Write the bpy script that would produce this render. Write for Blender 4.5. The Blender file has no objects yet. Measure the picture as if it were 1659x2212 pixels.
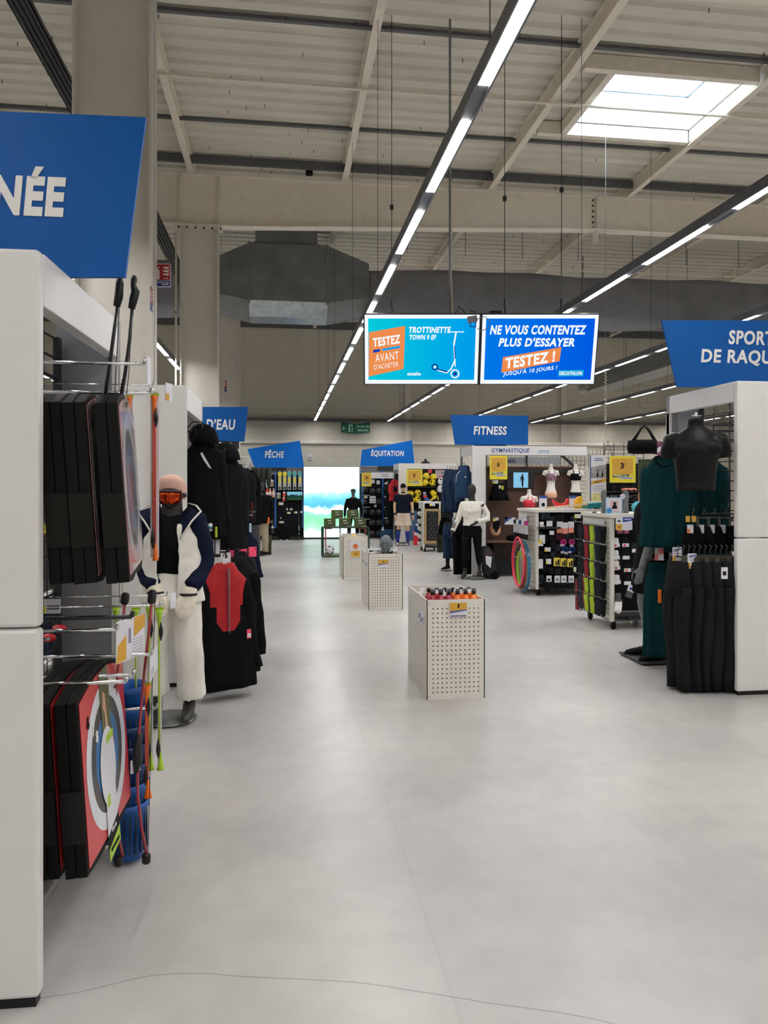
import bpy, bmesh, math, random
from mathutils import Vector, Matrix, Euler
random.seed(4)
SC = bpy.context.scene
COL = SC.collection
R = math.radians
# ------------------------------------------------------------------ camera, sky, exposure
F, CX, HZ, CAMH = 1600.0, 829.5, 1050.0, 1.65
YAW = math.atan(220.5 / F)                       # the lens looks this far right of the aisle axis (+Y)
cam_d = bpy.data.cameras.new('camera')
cam_d.sensor_fit = 'HORIZONTAL'; cam_d.sensor_width = 36
cam_d.lens = F * 36 / 1659
cam_d.shift_y = (HZ - 1106) / 1659
cam_d.clip_start = 0.05; cam_d.clip_end = 200
cam = bpy.data.objects.new('camera', cam_d); COL.objects.link(cam)
cam.location = (0, 0, CAMH); cam.rotation_euler = (R(90), 0, -YAW)
SC.camera = cam
world = bpy.data.worlds.new('sky'); SC.world = world; world.use_nodes = True
bg = world.node_tree.nodes['Background']; bg.inputs[0].default_value = (0.78, 0.89, 1, 1); bg.inputs[1].default_value = 15.0
SC.view_settings.view_transform = 'Standard'; SC.view_settings.look = 'None'
SC.view_settings.gamma = 1; SC.view_settings.use_curve_mapping = False
SC.view_settings.exposure = 0.0
STRIP_POWER = 68.0
# ------------------------------------------------------------------ measuring: pixel -> place in the shop
FW = Vector((math.sin(YAW), math.cos(YAW), 0)); RT = Vector((math.cos(YAW), -math.sin(YAW), 0)); CAMP = Vector((0, 0, CAMH))
def ray(px, py): return FW + RT * ((px - CX) / F) + Vector((0, 0, (HZ - py) / F))
def P(px, py, z): return CAMP + ray(px, py) * z
def zg(py): return CAMH * F / (py - HZ)
def G(px, py): return P(px, py, zg(py))
def atY(px, py, Y): r = ray(px, py); return CAMP + r * (Y / r.y)
def atX(px, py, X): r = ray(px, py); return CAMP + r * (X / r.x)
def atH(px, py, H): r = ray(px, py); return CAMP + r * ((H - CAMH) / r.z)
class Frame:                                     # local X = v (to the right), local Y = u (away along the gondola)
    def __init__(s, o, h): s.o = Vector((o[0], o[1], 0)); s.h = h; s.M = Matrix.Translation(s.o) @ Matrix.Rotation(-h, 4, 'Z'); s.I = s.M.inverted()
    def _r(s, px, py): return s.I @ CAMP, s.I.to_3x3() @ ray(px, py)
    def u(s, px, py, u): c, d = s._r(px, py); return c + d * ((u - c.y) / d.y)
    def v(s, px, py, v): c, d = s._r(px, py); return c + d * ((v - c.x) / d.x)
# ------------------------------------------------------------------ materials
def lin(h):
    h = h.lstrip('#'); c = [int(h[i:i + 2], 16) / 255 for i in (0, 2, 4)]
    return tuple(x / 12.92 if x <= 0.04045 else ((x + 0.055) / 1.055) ** 2.4 for x in c) + (1,)
MT = {}
def M(key, hexc=None, rough=0.5, metal=0.0, var=0.08, scale=9.0, bump=0.0, bscale=120.0, alpha=1.0, trans=0.0, coat=0.0, spec=None, sheen=0.0):
    if key in MT: return MT[key]
    m = bpy.data.materials.new(key); m.use_nodes = True; nt = m.node_tree; b = nt.nodes['Principled BSDF']; c = lin(hexc)
    b.inputs['Roughness'].default_value = rough; b.inputs['Metallic'].default_value = metal
    if spec is None and rough >= 0.6 and sum(c[:3]) < 0.25: spec = 0.12
    if spec is not None: b.inputs['Specular IOR Level'].default_value = spec
    if coat: b.inputs['Coat Weight'].default_value = coat; b.inputs['Coat Roughness'].default_value = 0.08
    if trans: b.inputs['Transmission Weight'].default_value = trans
    if sheen: b.inputs['Sheen Weight'].default_value = sheen
    b.inputs['Alpha'].default_value = alpha
    tc = nt.nodes.new('ShaderNodeTexCoord'); no = nt.nodes.new('ShaderNodeTexNoise'); no.inputs['Scale'].default_value = scale; no.inputs['Detail'].default_value = 4
    nt.links.new(tc.outputs['Object'], no.inputs['Vector'])
    rp = nt.nodes.new('ShaderNodeValToRGB'); rp.color_ramp.elements[0].position = 0.3; rp.color_ramp.elements[1].position = 0.7
    rp.color_ramp.elements[0].color = tuple(x * (1 - var) for x in c[:3]) + (1,); rp.color_ramp.elements[1].color = tuple(min(1, x * (1 + var)) for x in c[:3]) + (1,)
    nt.links.new(no.outputs[0], rp.inputs[0]); nt.links.new(rp.outputs[0], b.inputs['Base Color'])
    if bump:
        n2 = nt.nodes.new('ShaderNodeTexNoise'); n2.inputs['Scale'].default_value = bscale; n2.inputs['Detail'].default_value = 3
        bp = nt.nodes.new('ShaderNodeBump'); bp.inputs['Strength'].default_value = bump; bp.inputs['Distance'].default_value = 0.01
        nt.links.new(tc.outputs['Object'], n2.inputs['Vector']); nt.links.new(n2.outputs[0], bp.inputs['Height']); nt.links.new(bp.outputs[0], b.inputs['Normal'])
    MT[key] = m; return m
def EM(key, hexc, s):
    if key in MT: return MT[key]
    m = bpy.data.materials.new(key); m.use_nodes = True; nt = m.node_tree; nt.nodes.clear()
    e = nt.nodes.new('ShaderNodeEmission'); e.inputs[0].default_value = lin(hexc); e.inputs[1].default_value = s
    o = nt.nodes.new('ShaderNodeOutputMaterial'); nt.links.new(e.outputs[0], o.inputs[0]); MT[key] = m; return m
WHITE = M('white_lacquer', 'dcdad8', 0.35, var=0.02)
EDGE = M('panel_edge', 'b9b9bd', 0.4, var=0.02)
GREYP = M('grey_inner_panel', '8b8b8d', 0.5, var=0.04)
STEEL = M('painted_steel', 'ece4d4', 0.55, var=0.04)
COLM = M('painted_column', 'd6d1c8', 0.55, var=0.03)
GALV = M('galvanised', '8d9192', 0.35, 0.7, var=0.12)
DARKM = M('dark_metal', '34373a', 0.42, 0.5, var=0.06)
BLACKM = M('black_metal', '17181a', 0.4, 0.3, var=0.05)
WIRE = M('wire_black', '26282b', 0.35, 0.4, var=0.05)
CHROME = M('chrome', 'd5d6d8', 0.16, 1.0, var=0.03)
BLUE = M('sign_blue', '0856a2', 0.5, var=0.03, scale=3, spec=.2)
BRIGHTBLUE = M('sign_blue_bright', '046ccc', 0.5, var=0.03, scale=3, spec=.2)
LETTER = M('letter_white', 'e9e7e2', 0.5, var=0.01)
BLACKP = M('black_plastic', '121213', 0.38, var=0.05)
FOAM = M('black_foam', '141413', 0.6, var=0.12, scale=40, bump=0.3, bscale=300)
BLACKC = M('black_cloth', '0f0f11', 0.9, var=0.15, scale=25, bump=0.15, bscale=400)
BLACKC2 = M('charcoal_cloth', '1c1c1f', 0.9, var=0.15, scale=25, bump=0.15, bscale=400)
NAVY = M('navy_cloth', '141a30', 0.85, var=0.15, scale=20, bump=0.15, bscale=300)
NAVY2 = M('blue_navy_cloth', '27374f', 0.88, var=0.12, scale=20, bump=0.15, bscale=300)
GREENC = M('green_knit', '0c3236', 0.92, var=0.14, scale=30, bump=0.25, bscale=350)
REDC = M('red_cloth', 'b01820', 0.8, var=0.12, scale=20, bump=0.1, bscale=300)
PINKC = M('pink_cloth', 'ff5474', 0.8, var=0.08)
WHITEC = M('white_cloth', 'e4e0d8', 0.8, var=0.04, scale=14, bump=0.12, bscale=60)
CREAMC = M('cream_cloth', 'e6dccb', 0.85, var=0.04, scale=14, bump=0.1, bscale=200)
BEIGEC = M('beige_cloth', 'a3967c', 0.85, var=0.08, scale=14, bump=0.1, bscale=200)
OLIVEC = M('olive_cloth', '3c3d2d', 0.85, var=0.12)
GREYC = M('grey_cloth', '4a4a4c', 0.9, var=0.12, scale=30, bump=0.1, bscale=300)
MANB = M('mannequin_black', '2a2826', 0.45, var=0.05)
MANB2 = M('mannequin_satin_black', '0d0c0c', 0.4, var=0.05, spec=.22)
MANG = M('mannequin_grey', '686b6c', 0.5, var=0.06)
MANS = M('mannequin_skin', 'd0aa84', 0.5, var=0.04)
MANW = M('mannequin_white', 'e8e2da', 0.4, var=0.03)
YEL = M('price_yellow', 'e3d32f', 0.5, var=0.03)
OCHRE = M('price_ochre', 'd3a23d', 0.5, var=0.04)
CARD = M('card_white', 'dad9e0', 0.5, var=0.03)
CARDB = M('card_blue', '2b4f9e', 0.5, var=0.04)
INK = M('ink_black', '17161a', 0.6, var=0.02)
INKB = M('ink_blue', '1f4f9f', 0.6, var=0.02)
TEAL = M('teal_plastic', '1d7f86', 0.4)
LIME = M('lime_plastic', 'a8cf2e', 0.4)
ORANGE = M('orange_plastic', 'f2741c', 0.4)
REDP = M('red_plastic', 'd8232f', 0.38)
BOWRED = M('bow_red', '9c2028', 0.3, coat=0.3)
WOODB = M('brown_wood', '54382c', 0.55, var=0.18, scale=5)
RUBBER = M('rubber', '151515', 0.6)
# ------------------------------------------------------------------ mesh building
class MB:
    def __init__(s): s.v = []; s.f = []; s.s = []
    def add(s, vs, fs, smooth=False, T=None):
        n = len(s.v)
        s.v += [tuple(T @ Vector(p)) for p in vs] if T is not None else [tuple(p) for p in vs]
        s.f += [tuple(i + n for i in f) for f in fs]; s.s += [smooth] * len(fs); return s
    def box(s, x0, x1, y0, y1, z0, z1, T=None):
        return s.add([(x0, y0, z0), (x1, y0, z0), (x1, y1, z0), (x0, y1, z0), (x0, y0, z1), (x1, y0, z1), (x1, y1, z1), (x0, y1, z1)],
                     [(0, 3, 2, 1), (4, 5, 6, 7), (0, 1, 5, 4), (1, 2, 6, 5), (2, 3, 7, 6), (3, 0, 4, 7)], False, T)
    def prism(s, poly, y0, y1, T=None, smooth=False):   # poly in XZ, counter-clockwise seen from -Y
        n = len(poly)
        vs = [(x, y0, z) for x, z in poly] + [(x, y1, z) for x, z in poly]
        fs = [tuple(range(n)), tuple(range(2 * n - 1, n - 1, -1))]
        s.add(vs, fs, False, T); k = len(s.v) - 2 * n
        s.f += [(k + i, k + n + i, k + n + (i + 1) % n, k + (i + 1) % n) for i in range(n)]; s.s += [smooth] * n; return s
    def loft(s, rings, smooth=True, caps=True, closed=False, T=None):
        n = len(rings[0]); vs = [p for r in rings for p in r]; fs = []
        m = len(rings)
        for i in range(m if closed else m - 1):
            a, b = i * n, ((i + 1) % m) * n
            for j in range(n): k = (j + 1) % n; fs.append((a + j, a + k, b + k, b + j))
        if caps and not closed: fs.append(tuple(range(n - 1, -1, -1))); fs.append(tuple(range((m - 1) * n, m * n)))
        return s.add(vs, fs, smooth, T)
    def tube(s, pts, r, n=8, closed=False, flat=None, caps=True, up=None, T=None):
        pts = [Vector(p) for p in pts]; m = len(pts); rr = r if isinstance(r, (list, tuple)) else [r] * m; rings = []; N = None
        for i in range(m):
            if closed: t = pts[(i + 1) % m] - pts[i - 1]
            else: t = pts[min(i + 1, m - 1)] - pts[max(i - 1, 0)]
            if t.length < 1e-9: t = Vector((0, 0, 1))
            t.normalize()
            if N is None:
                a = Vector(up) if up else (Vector((0, 1, 0)) if abs(t.y) < 0.9 else Vector((1, 0, 0)))
                N = a - t * a.dot(t)
            else: N = N - t * N.dot(t)
            N.normalize(); B = t.cross(N); fl = flat if flat else 1
            rings.append([pts[i] + N * (math.cos(2 * math.pi * j / n) * rr[i] * fl) + B * (math.sin(2 * math.pi * j / n) * rr[i]) for j in range(n)])
        return s.loft(rings, True, caps, closed, T)
    def lathe(s, prof, n=16, T=None, smooth=True):      # profile (r, z) from bottom to top
        rings = [[(r * math.cos(2 * math.pi * j / n), r * math.sin(2 * math.pi * j / n), z) for j in range(n)] for r, z in prof]
        return s.loft(rings, smooth, True, False, T)
    def ball(s, c, r, n=14, m=9, T=None):
        rx, ry, rz = r if isinstance(r, (tuple, list)) else (r, r, r); c = Vector(c); rings = []
        for i in range(m + 1):
            a = math.pi * (i / m - 0.5) * 0.985
            rings.append([c + Vector((rx * math.cos(a) * math.cos(2 * math.pi * j / n), ry * math.cos(a) * math.sin(2 * math.pi * j / n), rz * math.sin(a))) for j in range(n)])
        return s.loft(rings, True, True, False, T)
    def grid(s, fn, nu, nv, smooth=True):
        vs = [fn(i / nu, j / nv) for j in range(nv + 1) for i in range(nu + 1)]
        fs = [(j * (nu + 1) + i, j * (nu + 1) + i + 1, (j + 1) * (nu + 1) + i + 1, (j + 1) * (nu + 1) + i) for j in range(nv) for i in range(nu)]
        return s.add(vs, fs, smooth)
    def mesh(s, name):
        me = bpy.data.meshes.new(name); me.from_pydata(s.v, [], s.f); me.polygons.foreach_set('use_smooth', s.s); me.update(); return me
    def build(s, name, mat, parent=None, bevel=0, label=None):
        return put(name, s.mesh(name), mat, parent, bevel, label)
def put(name, me, mat, parent=None, bevel=0, label=None):
    o = bpy.data.objects.new(name, me)
    if mat is not None and not me.materials: me.materials.append(mat)
    COL.objects.link(o)
    if parent is not None: o.parent = parent
    if bevel:
        b = o.modifiers.new('b', 'BEVEL'); b.width = bevel; b.segments = 2; b.limit_method = 'ANGLE'
    if label: o['label'] = label
    return o
def bake(mb, name, mat, parent=None, voxel=0.012, smooth=4, label=None, noise=None):
    me = mb.mesh(name); o = bpy.data.objects.new(name, me); COL.objects.link(o)
    r = o.modifiers.new('r', 'REMESH'); r.mode = 'VOXEL'; r.voxel_size = voxel
    if smooth: q = o.modifiers.new('s', 'SMOOTH'); q.factor = 0.5; q.iterations = smooth
    dg = bpy.context.evaluated_depsgraph_get(); me2 = bpy.data.meshes.new_from_object(o.evaluated_get(dg)); o.modifiers.clear(); o.data = me2; bpy.data.meshes.remove(me)
    me2.polygons.foreach_set('use_smooth', [True] * len(me2.polygons)); me2.materials.clear(); me2.materials.append(mat)
    if noise:
        amp, freq, vf = noise
        from mathutils import noise as nz
        nrm = [v.normal.copy() for v in me2.vertices]
        for i, v in enumerate(me2.vertices):
            p = v.co; v.co = p + nrm[i] * (amp * nz.noise(Vector((p.x * freq, p.y * freq, p.z * freq * vf))))
        me2.update()
    if parent is not None: o.parent = parent
    if label: o['label'] = label
    return o
def tag(o, label, cat, group=None, kind=None):
    o['label'] = label; o['category'] = cat
    if group: o['group'] = group
    if kind: o['kind'] = kind
    return o
def thing(name, label, cat, loc, rz=0, group=None):
    o = bpy.data.objects.new(name, None); COL.objects.link(o); o.empty_display_size = 0.1; o.location = loc; o.rotation_euler = (0, 0, rz)
    return tag(o, label, cat, group)
def struct(o): o['kind'] = 'structure'; return o
def dup(root, loc, rz=None, label=None):
    r = root.copy(); COL.objects.link(r); r.location = loc
    if rz is not None: r.rotation_euler = (0, 0, rz)
    if label: r['label'] = label
    for ch in root.children:
        c = ch.copy(); COL.objects.link(c); c.parent = r
        for g in ch.children:
            d = g.copy(); COL.objects.link(d); d.parent = c
    return r
TXT = []
def txt(parent, s, x, y, z, w, h, mat, shear=0.0, rot=(90, 0, 0), bold=0.03, name='lettering', align='CENTER', thick=0.0015, label=None):
    """lettering fitted to w x h metres, centred on x, z of its parent's front (facing -Y)"""
    cu = bpy.data.curves.new(name, 'FONT'); cu.body = s; cu.size = 1; cu.offset = bold; cu.align_x = 'CENTER'; cu.align_y = 'CENTER'; cu.resolution_u = 3; cu.space_character = 1.1
    cu.extrude = thick * 10
    o = bpy.data.objects.new(name, cu); COL.objects.link(o); cu.materials.append(mat)
    if parent is not None: o.parent = parent
    TXT.append((o, w, h, shear)); o.location = (x, y, z); o.rotation_euler = tuple(R(a) for a in rot)
    if label: o['label'] = label
    return o
ORD = ('first', 'second', 'third', 'fourth', 'fifth', 'sixth', 'seventh', 'eighth', 'ninth', 'tenth', 'eleventh', 'twelfth', 'thirteenth', 'fourteenth')
def anchor(name, label, cat, px, py, z, group=None, rz=0.0):
    """an Empty at that place, turned to the camera's side of the aisle; k = metres per pixel there"""
    return thing(name, label, cat, P(px, py, z), -YAW + rz, group), z / F
# ================================================================== SHELL
XL, XR, YB, YF, ZC = -14.0, 17.0, 24.6, -8.0, 7.1
FL = M('concrete_floor', 'c1bcb4', 0.3)
def floor_material():
    m = FL; nt = m.node_tree; b = nt.nodes['Principled BSDF']; L = nt.links
    for n in list(nt.nodes):
        if n.type in ('TEX_NOISE', 'VALTORGB'): nt.nodes.remove(n)
    tc = nt.nodes['Texture Coordinate']
    def noise(sc, det, vec=None):
        n = nt.nodes.new('ShaderNodeTexNoise'); n.inputs['Scale'].default_value = sc; n.inputs['Detail'].default_value = det; L.new(vec or tc.outputs['Object'], n.inputs['Vector']); return n.outputs[0]
    def ramp(src, stops):
        r = nt.nodes.new('ShaderNodeValToRGB'); e = r.color_ramp.elements
        e[0].position, e[0].color = stops[0]; e[1].position, e[1].color = stops[-1]
        for p, c in stops[1:-1]: q = e.new(p); q.color = c
        L.new(src, r.inputs[0]); return r.outputs[0]
    def math_(op, a, c=None, d=None):
        n = nt.nodes.new('ShaderNodeMath'); n.operation = op
        for i, q in enumerate((a, c, d)):
            if q is None: continue
            if isinstance(q, (int, float)): n.inputs[i].default_value = q
            else: L.new(q, n.inputs[i])
        return n.outputs[0]
    base = ramp(noise(0.6, 4), [(0.28, lin('a5a3a1')), (0.72, lin('cbc8c4'))])
    fine = ramp(noise(7, 8), [(0.25, (0.91, 0.91, 0.92, 1)), (0.75, (1.04, 1.04, 1.04, 1))])
    mx = nt.nodes.new('ShaderNodeMix'); mx.data_type = 'RGBA'; mx.blend_type = 'MULTIPLY'; mx.inputs[0].default_value = 1; L.new(base, mx.inputs[6]); L.new(fine, mx.inputs[7])
    sp = nt.nodes.new('ShaderNodeSeparateXYZ'); L.new(tc.outputs['Object'], sp.inputs[0]); X, Y = sp.outputs[0], sp.outputs[1]
    wob = math_('MULTIPLY', math_('SUBTRACT', noise(3.0, 6), 0.5), 0.10)
    lines = None
    def line(dist, width, strength):
        nonlocal lines
        v = math_('MULTIPLY', math_('SUBTRACT', 1.0, math_('SMOOTH_MIN', math_('DIVIDE', math_('ABSOLUTE', dist), width), 1.0, 0.0)), strength)
        lines = v if lines is None else math_('MAXIMUM', lines, v)
    # the long wandering crack near the camera, measured on the floor
    pts = [G(x, y) for x, y in ((130, 2150), (350, 2105), (530, 2110), (760, 2122), (1000, 2158), (1300, 2205), (1500, 2260))]
    fc = nt.nodes.new('ShaderNodeFloatCurve'); cv = fc.mapping.curves[0]; x0, x1 = -2.0, 2.0; y0, y1 = 1.5, 3.0
    cp = [((p.x - x0) / (x1 - x0), (p.y - y0) / (y1 - y0)) for p in pts]
    cv.points[0].location = (0, cp[0][1]); cv.points[1].location = (1, cp[-1][1])
    for c in cp: cv.points.new(*c)
    fc.mapping.update(); L.new(math_('DIVIDE', math_('SUBTRACT', X, x0), x1 - x0), fc.inputs[1])
    cy = math_('ADD', math_('MULTIPLY', fc.outputs[0], y1 - y0), y0)
    line(math_('ADD', math_('SUBTRACT', Y, cy), math_('MULTIPLY', wob, 0.25)), 0.0045, 0.55)
    a, c = G(400, 1690), G(1659, 1636)      # sawn joint across the aisle
    sl = (c.y - a.y) / (c.x - a.x)
    line(math_('ADD', math_('SUBTRACT', math_('SUBTRACT', Y, math_('MULTIPLY', X, sl)), a.y - sl * a.x), math_('MULTIPLY', wob, 0.2)), 0.005, 0.16)
    for (p, q, w, s) in (((664, 1235), (700, 1340), 0.008, 0.10), ((1050, 1500), (1165, 1580), 0.008, 0.06)):
        a, c = G(*p), G(*q); sl = (c.x - a.x) / (c.y - a.y)
        line(math_('SUBTRACT', math_('SUBTRACT', X, math_('MULTIPLY', Y, sl)), a.x - sl * a.y), w, s)
    dark = nt.nodes.new('ShaderNodeMix'); dark.data_type = 'RGBA'; L.new(lines, dark.inputs[0]); L.new(mx.outputs[2], dark.inputs[6]); dark.inputs[7].default_value = lin('4a453e')
    L.new(dark.outputs[2], b.inputs['Base Color'])
    rr = nt.nodes.new('ShaderNodeMapRange'); rr.inputs[1].default_value = 0.3; rr.inputs[2].default_value = 0.7; rr.inputs[3].default_value = 0.29; rr.inputs[4].default_value = 0.36
    L.new(noise(1.6, 5), rr.inputs[0]); L.new(rr.outputs[0], b.inputs['Roughness'])
floor_material()
struct(MB().box(XL, XR, YF, YB + 0.3, -0.1, 0).build('floor', FL))
WALLM = M('masonry_paint', 'cfcabd', 0.8, var=0.05, scale=1.5, bump=0.2, bscale=30)
JOINTM = M('masonry_joint', 'bcb7aa', 0.9, var=0.05)
for nm, b in (('wall_left', (XL - 0.2, XL, YF, YB, 0, ZC + 0.3)), ('wall_right', (XR, XR + 0.2, YF, YB, 0, ZC + 0.3)), ('wall_front', (XL, XR, YF - 0.2, YF, 0, ZC + 0.3))):
    struct(MB().box(*b).build(nm, WALLM))
wb = struct(MB().box(XL, XR, YB, YB + 0.2, 0, ZC + 0.3).build('wall_back', JOINTM))
# concrete blocks of the back wall: those that show largest singly, the rest as one mass
BW, BH = 0.5, 0.2
blk = MB().box(0, BW - 0.012, -0.009, 0.001, 0, BH - 0.008).mesh('block'); blk.materials.append(WALLM)
rest = MB(); nb = 0
for r in range(0, 36):
    for c in range(-28, 34):
        x = c * BW + (BW / 2 if r % 2 else 0); z = r * BH
        if x < XL or x + BW > XR or z + BH > ZC + 0.2: continue
        if 11 <= r < 31 and -4 <= c < 11 and nb < 300:
            o = put('block', blk, None, wb); o.location = (x, YB, z); nb += 1
        else:
            d = random.uniform(0.006, 0.01); rest.box(x, x + BW - 0.012, YB - d, YB + 0.001, z, z + BH - 0.01)
rb = rest.build('blockwork', WALLM, wb); rb['kind'] = 'stuff'
# --- skylight opening
NLc, FRc, NRc, FLc = atH(1320, 152, 6.95), atH(1500, 300, 6.95), atH(1617, 178, 6.95), atH(1237, 285, 6.95)
SX0, SX1 = (NLc.x + FLc.x) / 2, (NRc.x + FRc.x) / 2
SY0, SY1 = (NLc.y + NRc.y) / 2, (FLc.y + FRc.y) / 2
# --- corrugated deck: a trapezoid profile along Y, drawn along X, with the skylight left open
DECK = M('deck_enamel', 'dad5c8', 0.5, var=0.05, scale=2)
PIT = 0.27
prof = []; y = YF
while y < YB:
    for dy, dz in ((0, 0), (0.14, 0), (0.17, 0.045), (0.24, 0.045)):
        if y + dy <= YB: prof.append((y + dy, ZC + dz))
    y += PIT
prof.append((YB, ZC))
def deck(mb, x0, x1, y0, y1):
    p = [q for q in prof if y0 < q[0] < y1]; p = [(y0, ZC)] + p + [(y1, ZC)]; n = len(p)
    vs = [(x0, a, c) for a, c in p] + [(x1, a, c) for a, c in p] + [(x0, a, c + 0.01) for a, c in p] + [(x1, a, c + 0.01) for a, c in p]
    fs = []
    for i in range(n - 1): fs += [(i, i + 1, n + i + 1, n + i), (2 * n + i, 3 * n + i, 3 * n + i + 1, 2 * n + i + 1)]
    mb.add(vs, fs)
d = MB(); deck(d, XL, XR, YF, SY0); deck(d, XL, XR, SY1, YB); deck(d, XL, SX0, SY0, SY1); deck(d, SX1, XR, SY0, SY1)
d.box(XL, XR, YF, SY0, ZC + 0.2, ZC + 0.22).box(XL, XR, SY1, YB + 0.2, ZC + 0.2, ZC + 0.22).box(XL, SX0, SY0, SY1, ZC + 0.2, ZC + 0.22).box(SX1, XR, SY0, SY1, ZC + 0.2, ZC + 0.22)
ceil = struct(d.build('ceiling', DECK))
# small fixing screws hanging through the deck, too small to pick apart
sm = MB()
for i in range(620):
    x, y = random.uniform(-4, 9), random.choice([a for a, c in prof if c == ZC]) + random.uniform(0.02, 0.1)
    if SX0 - 0.4 < x < SX1 + 0.4 and SY0 - 0.4 < y < SY1 + 0.4: continue
    sm.box(x - 0.004, x + 0.004, y - 0.004, y + 0.004, ZC - 0.05, ZC + 0.005)
o = sm.build('fixing_screws', DARKM, ceil); o['kind'] = 'stuff'
# --- steel frames: columns, tapered rafters, purlins
def ibeam(mb, x0, x1, z0a, z1a, z0b, z1b, y, fl=0.2, t=0.02):       # I-section along X, depth changes linearly
    w = fl / 2
    def hx(ya, yb, a0, a1, b0, b1):
        mb.add([(x0, ya, a0), (x1, ya, b0), (x1, yb, b0), (x0, yb, a0), (x0, ya, a1), (x1, ya, b1), (x1, yb, b1), (x0, yb, a1)],
               [(0, 3, 2, 1), (4, 5, 6, 7), (0, 1, 5, 4), (1, 2, 6, 5), (2, 3, 7, 6), (3, 0, 4, 7)])
    hx(y - 0.008, y + 0.008, z0a, z1a, z0b, z1b); hx(y - w, y + w, z0a, z0a + t, z0b, z0b + t); hx(y - w, y + w, z1a - t, z1a, z1b - t, z1b)
YC = [6.36, 12.72, 19.08]
CR, CW = -1.05, 0.62                                # right flange and depth of the column line
BOLT = M('bolt_dark', '2b2926', 0.5, 0.3)
bolt = MB().lathe([(0.018, 0), (0.018, 0.012), (0.01, 0.016)], 8).mesh('bolt'); bolt.materials.append(BOLT)
for i, y in enumerate(YC):
    mb = MB(); x1 = CR; x0 = CR - CW
    mb.box(x0, x1, y - 0.008, y + 0.008, 0, 6.0).box(x1 - 0.022, x1, y - 0.13, y + 0.13, 0, 6.0).box(x0, x0 + 0.022, y - 0.13, y + 0.13, 0, 6.0).box(x0 - 0.04, x1 + 0.06, y - 0.14, y + 0.14, 5.96, 6.0)
    c = struct(mb.build('column', COLM)); tag(c, 'tall steel H-column carrying the ' + ('nearest', 'middle', 'farthest')[i] + ' roof frame', 'column', kind='structure')
    for k in range(6):
        b = put('bolt', bolt, None, c); b.location = (x0 - 0.02 + k * (CW + 0.06) / 5, y - 0.14, 5.93); b.rotation_euler = (R(90), 0, 0)
    mb = MB()
    top = 6.86
    ibeam(mb, XL, x0 - 1.5, 6.1, top, 6.02, top, y); ibeam(mb, x0 - 1.5, x1 + 0.3, 6.02, top, 6.0, top, y); ibeam(mb, x1 + 0.3, 5.6, 6.0, top, 6.25, top, y); ibeam(mb, 5.6, XR, 6.25, top, 6.25, top, y)
    for xs in (x0, x1, 5.6): mb.box(xs - 0.01, xs + 0.01, y - 0.1, y + 0.1, 6.02, top)
    bm = mb.build('roof_beam', STEEL); tag(bm, 'deep painted steel beam across the roof on the ' + ('nearest', 'middle', 'farthest')[i] + ' column', 'beam', kind='structure')
    for k in range(6):
        b = put('bolt', bolt, None, bm); b.location = (5.55, y - 0.01, 6.3 + k * 0.1); b.rotation_euler = (R(90), 0, 0)
purl_x = [atH(px, 408, 6.9).x for px in (424, 745, 1068, 1375)]
stepx = (purl_x[3] - purl_x[0]) / 3
for i in range(-5, 7):
    x = purl_x[0] + i * stepx; mb = MB()
    if not XL + 0.2 < x < XR - 0.2: continue
    mb.box(x - 0.05, x + 0.05, YF, YB, 6.862, 6.875).box(x - 0.05, x + 0.05, YF, YB, ZC - 0.014, ZC - 0.002).box(x - 0.005, x + 0.005, YF, YB, 6.87, ZC - 0.01)
    p = mb.build('purlin', STEEL); tag(p, 'white steel purlins running lengthwise under the roof deck', 'beam', 'roof purlins', 'structure')
DKG = M('closure_strip', '66686a', 0.5, 0.2)
for (y, h) in ((atH(1310, 95, ZC).y, 0.035), (atH(1160, 300, ZC).y, 0.035), (YC[1] - 0.25, 0.12), (YC[2] - 0.25, 0.12), (YB - 0.05, 0.25)):
    t = MB().box(XL + 0.1, XR - 0.1, y, y + 0.06, ZC - h - 0.01, ZC - 0.003).build('trim', DKG); tag(t, 'dark edge strip running across under the roof deck', 'trim', 'deck edge strips', 'structure')
# thin sag rod across the purlins
ra, rb_ = atH(320, 152, 6.8), atH(1659, 270, 6.8)
yr = (ra.y + rb_.y) / 2
t = MB().tube([(XL + 0.2, yr, 6.82), (XR - 0.2, yr, 6.82)], 0.022, 8).build('tie_rod', STEEL); tag(t, 'thin pipe crossing below the purlins and the skylight', 'pipe')
# skylight: trimmer beams, upstand, opal pane, opener
sk = thing('skylight', 'square roof skylight of opal glazing with white upstand', 'skylight', ((SX0 + SX1) / 2, (SY0 + SY1) / 2, 6.95)); hw, hd = (SX1 - SX0) / 2, (SY1 - SY0) / 2
px0, px1 = purl_x[2] - (SX0 + SX1) / 2, purl_x[3] - (SX0 + SX1) / 2
for y in (-hd - 0.06, hd + 0.06): MB().box(px0 + 0.052, px1 + stepx * 0 - 0.052, y - 0.05, y + 0.05, -0.05, 0.14).build('trimmer_beam', STEEL, sk, 0.004)
for x in (-hw - 0.06, hw + 0.06): MB().box(x - 0.05, x + 0.05, -hd - 0.008, hd + 0.008, -0.04, 0.13).build('trimmer_beam', STEEL, sk, 0.004)
up = MB(); UH = 0.62
up.box(-hw, -hw + 0.02, -hd, hd, 0.14, UH).box(hw - 0.02, hw, -hd, hd, 0.14, UH).box(-hw + 0.02, hw - 0.02, -hd, -hd + 0.02, 0.14, UH).box(-hw + 0.02, hw - 0.02, hd - 0.02, hd, 0.14, UH)
up.build('upstand', M('upstand_white', 'dfe4e8', 0.4), sk)
fr = MB(); e = 0.05
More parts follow.
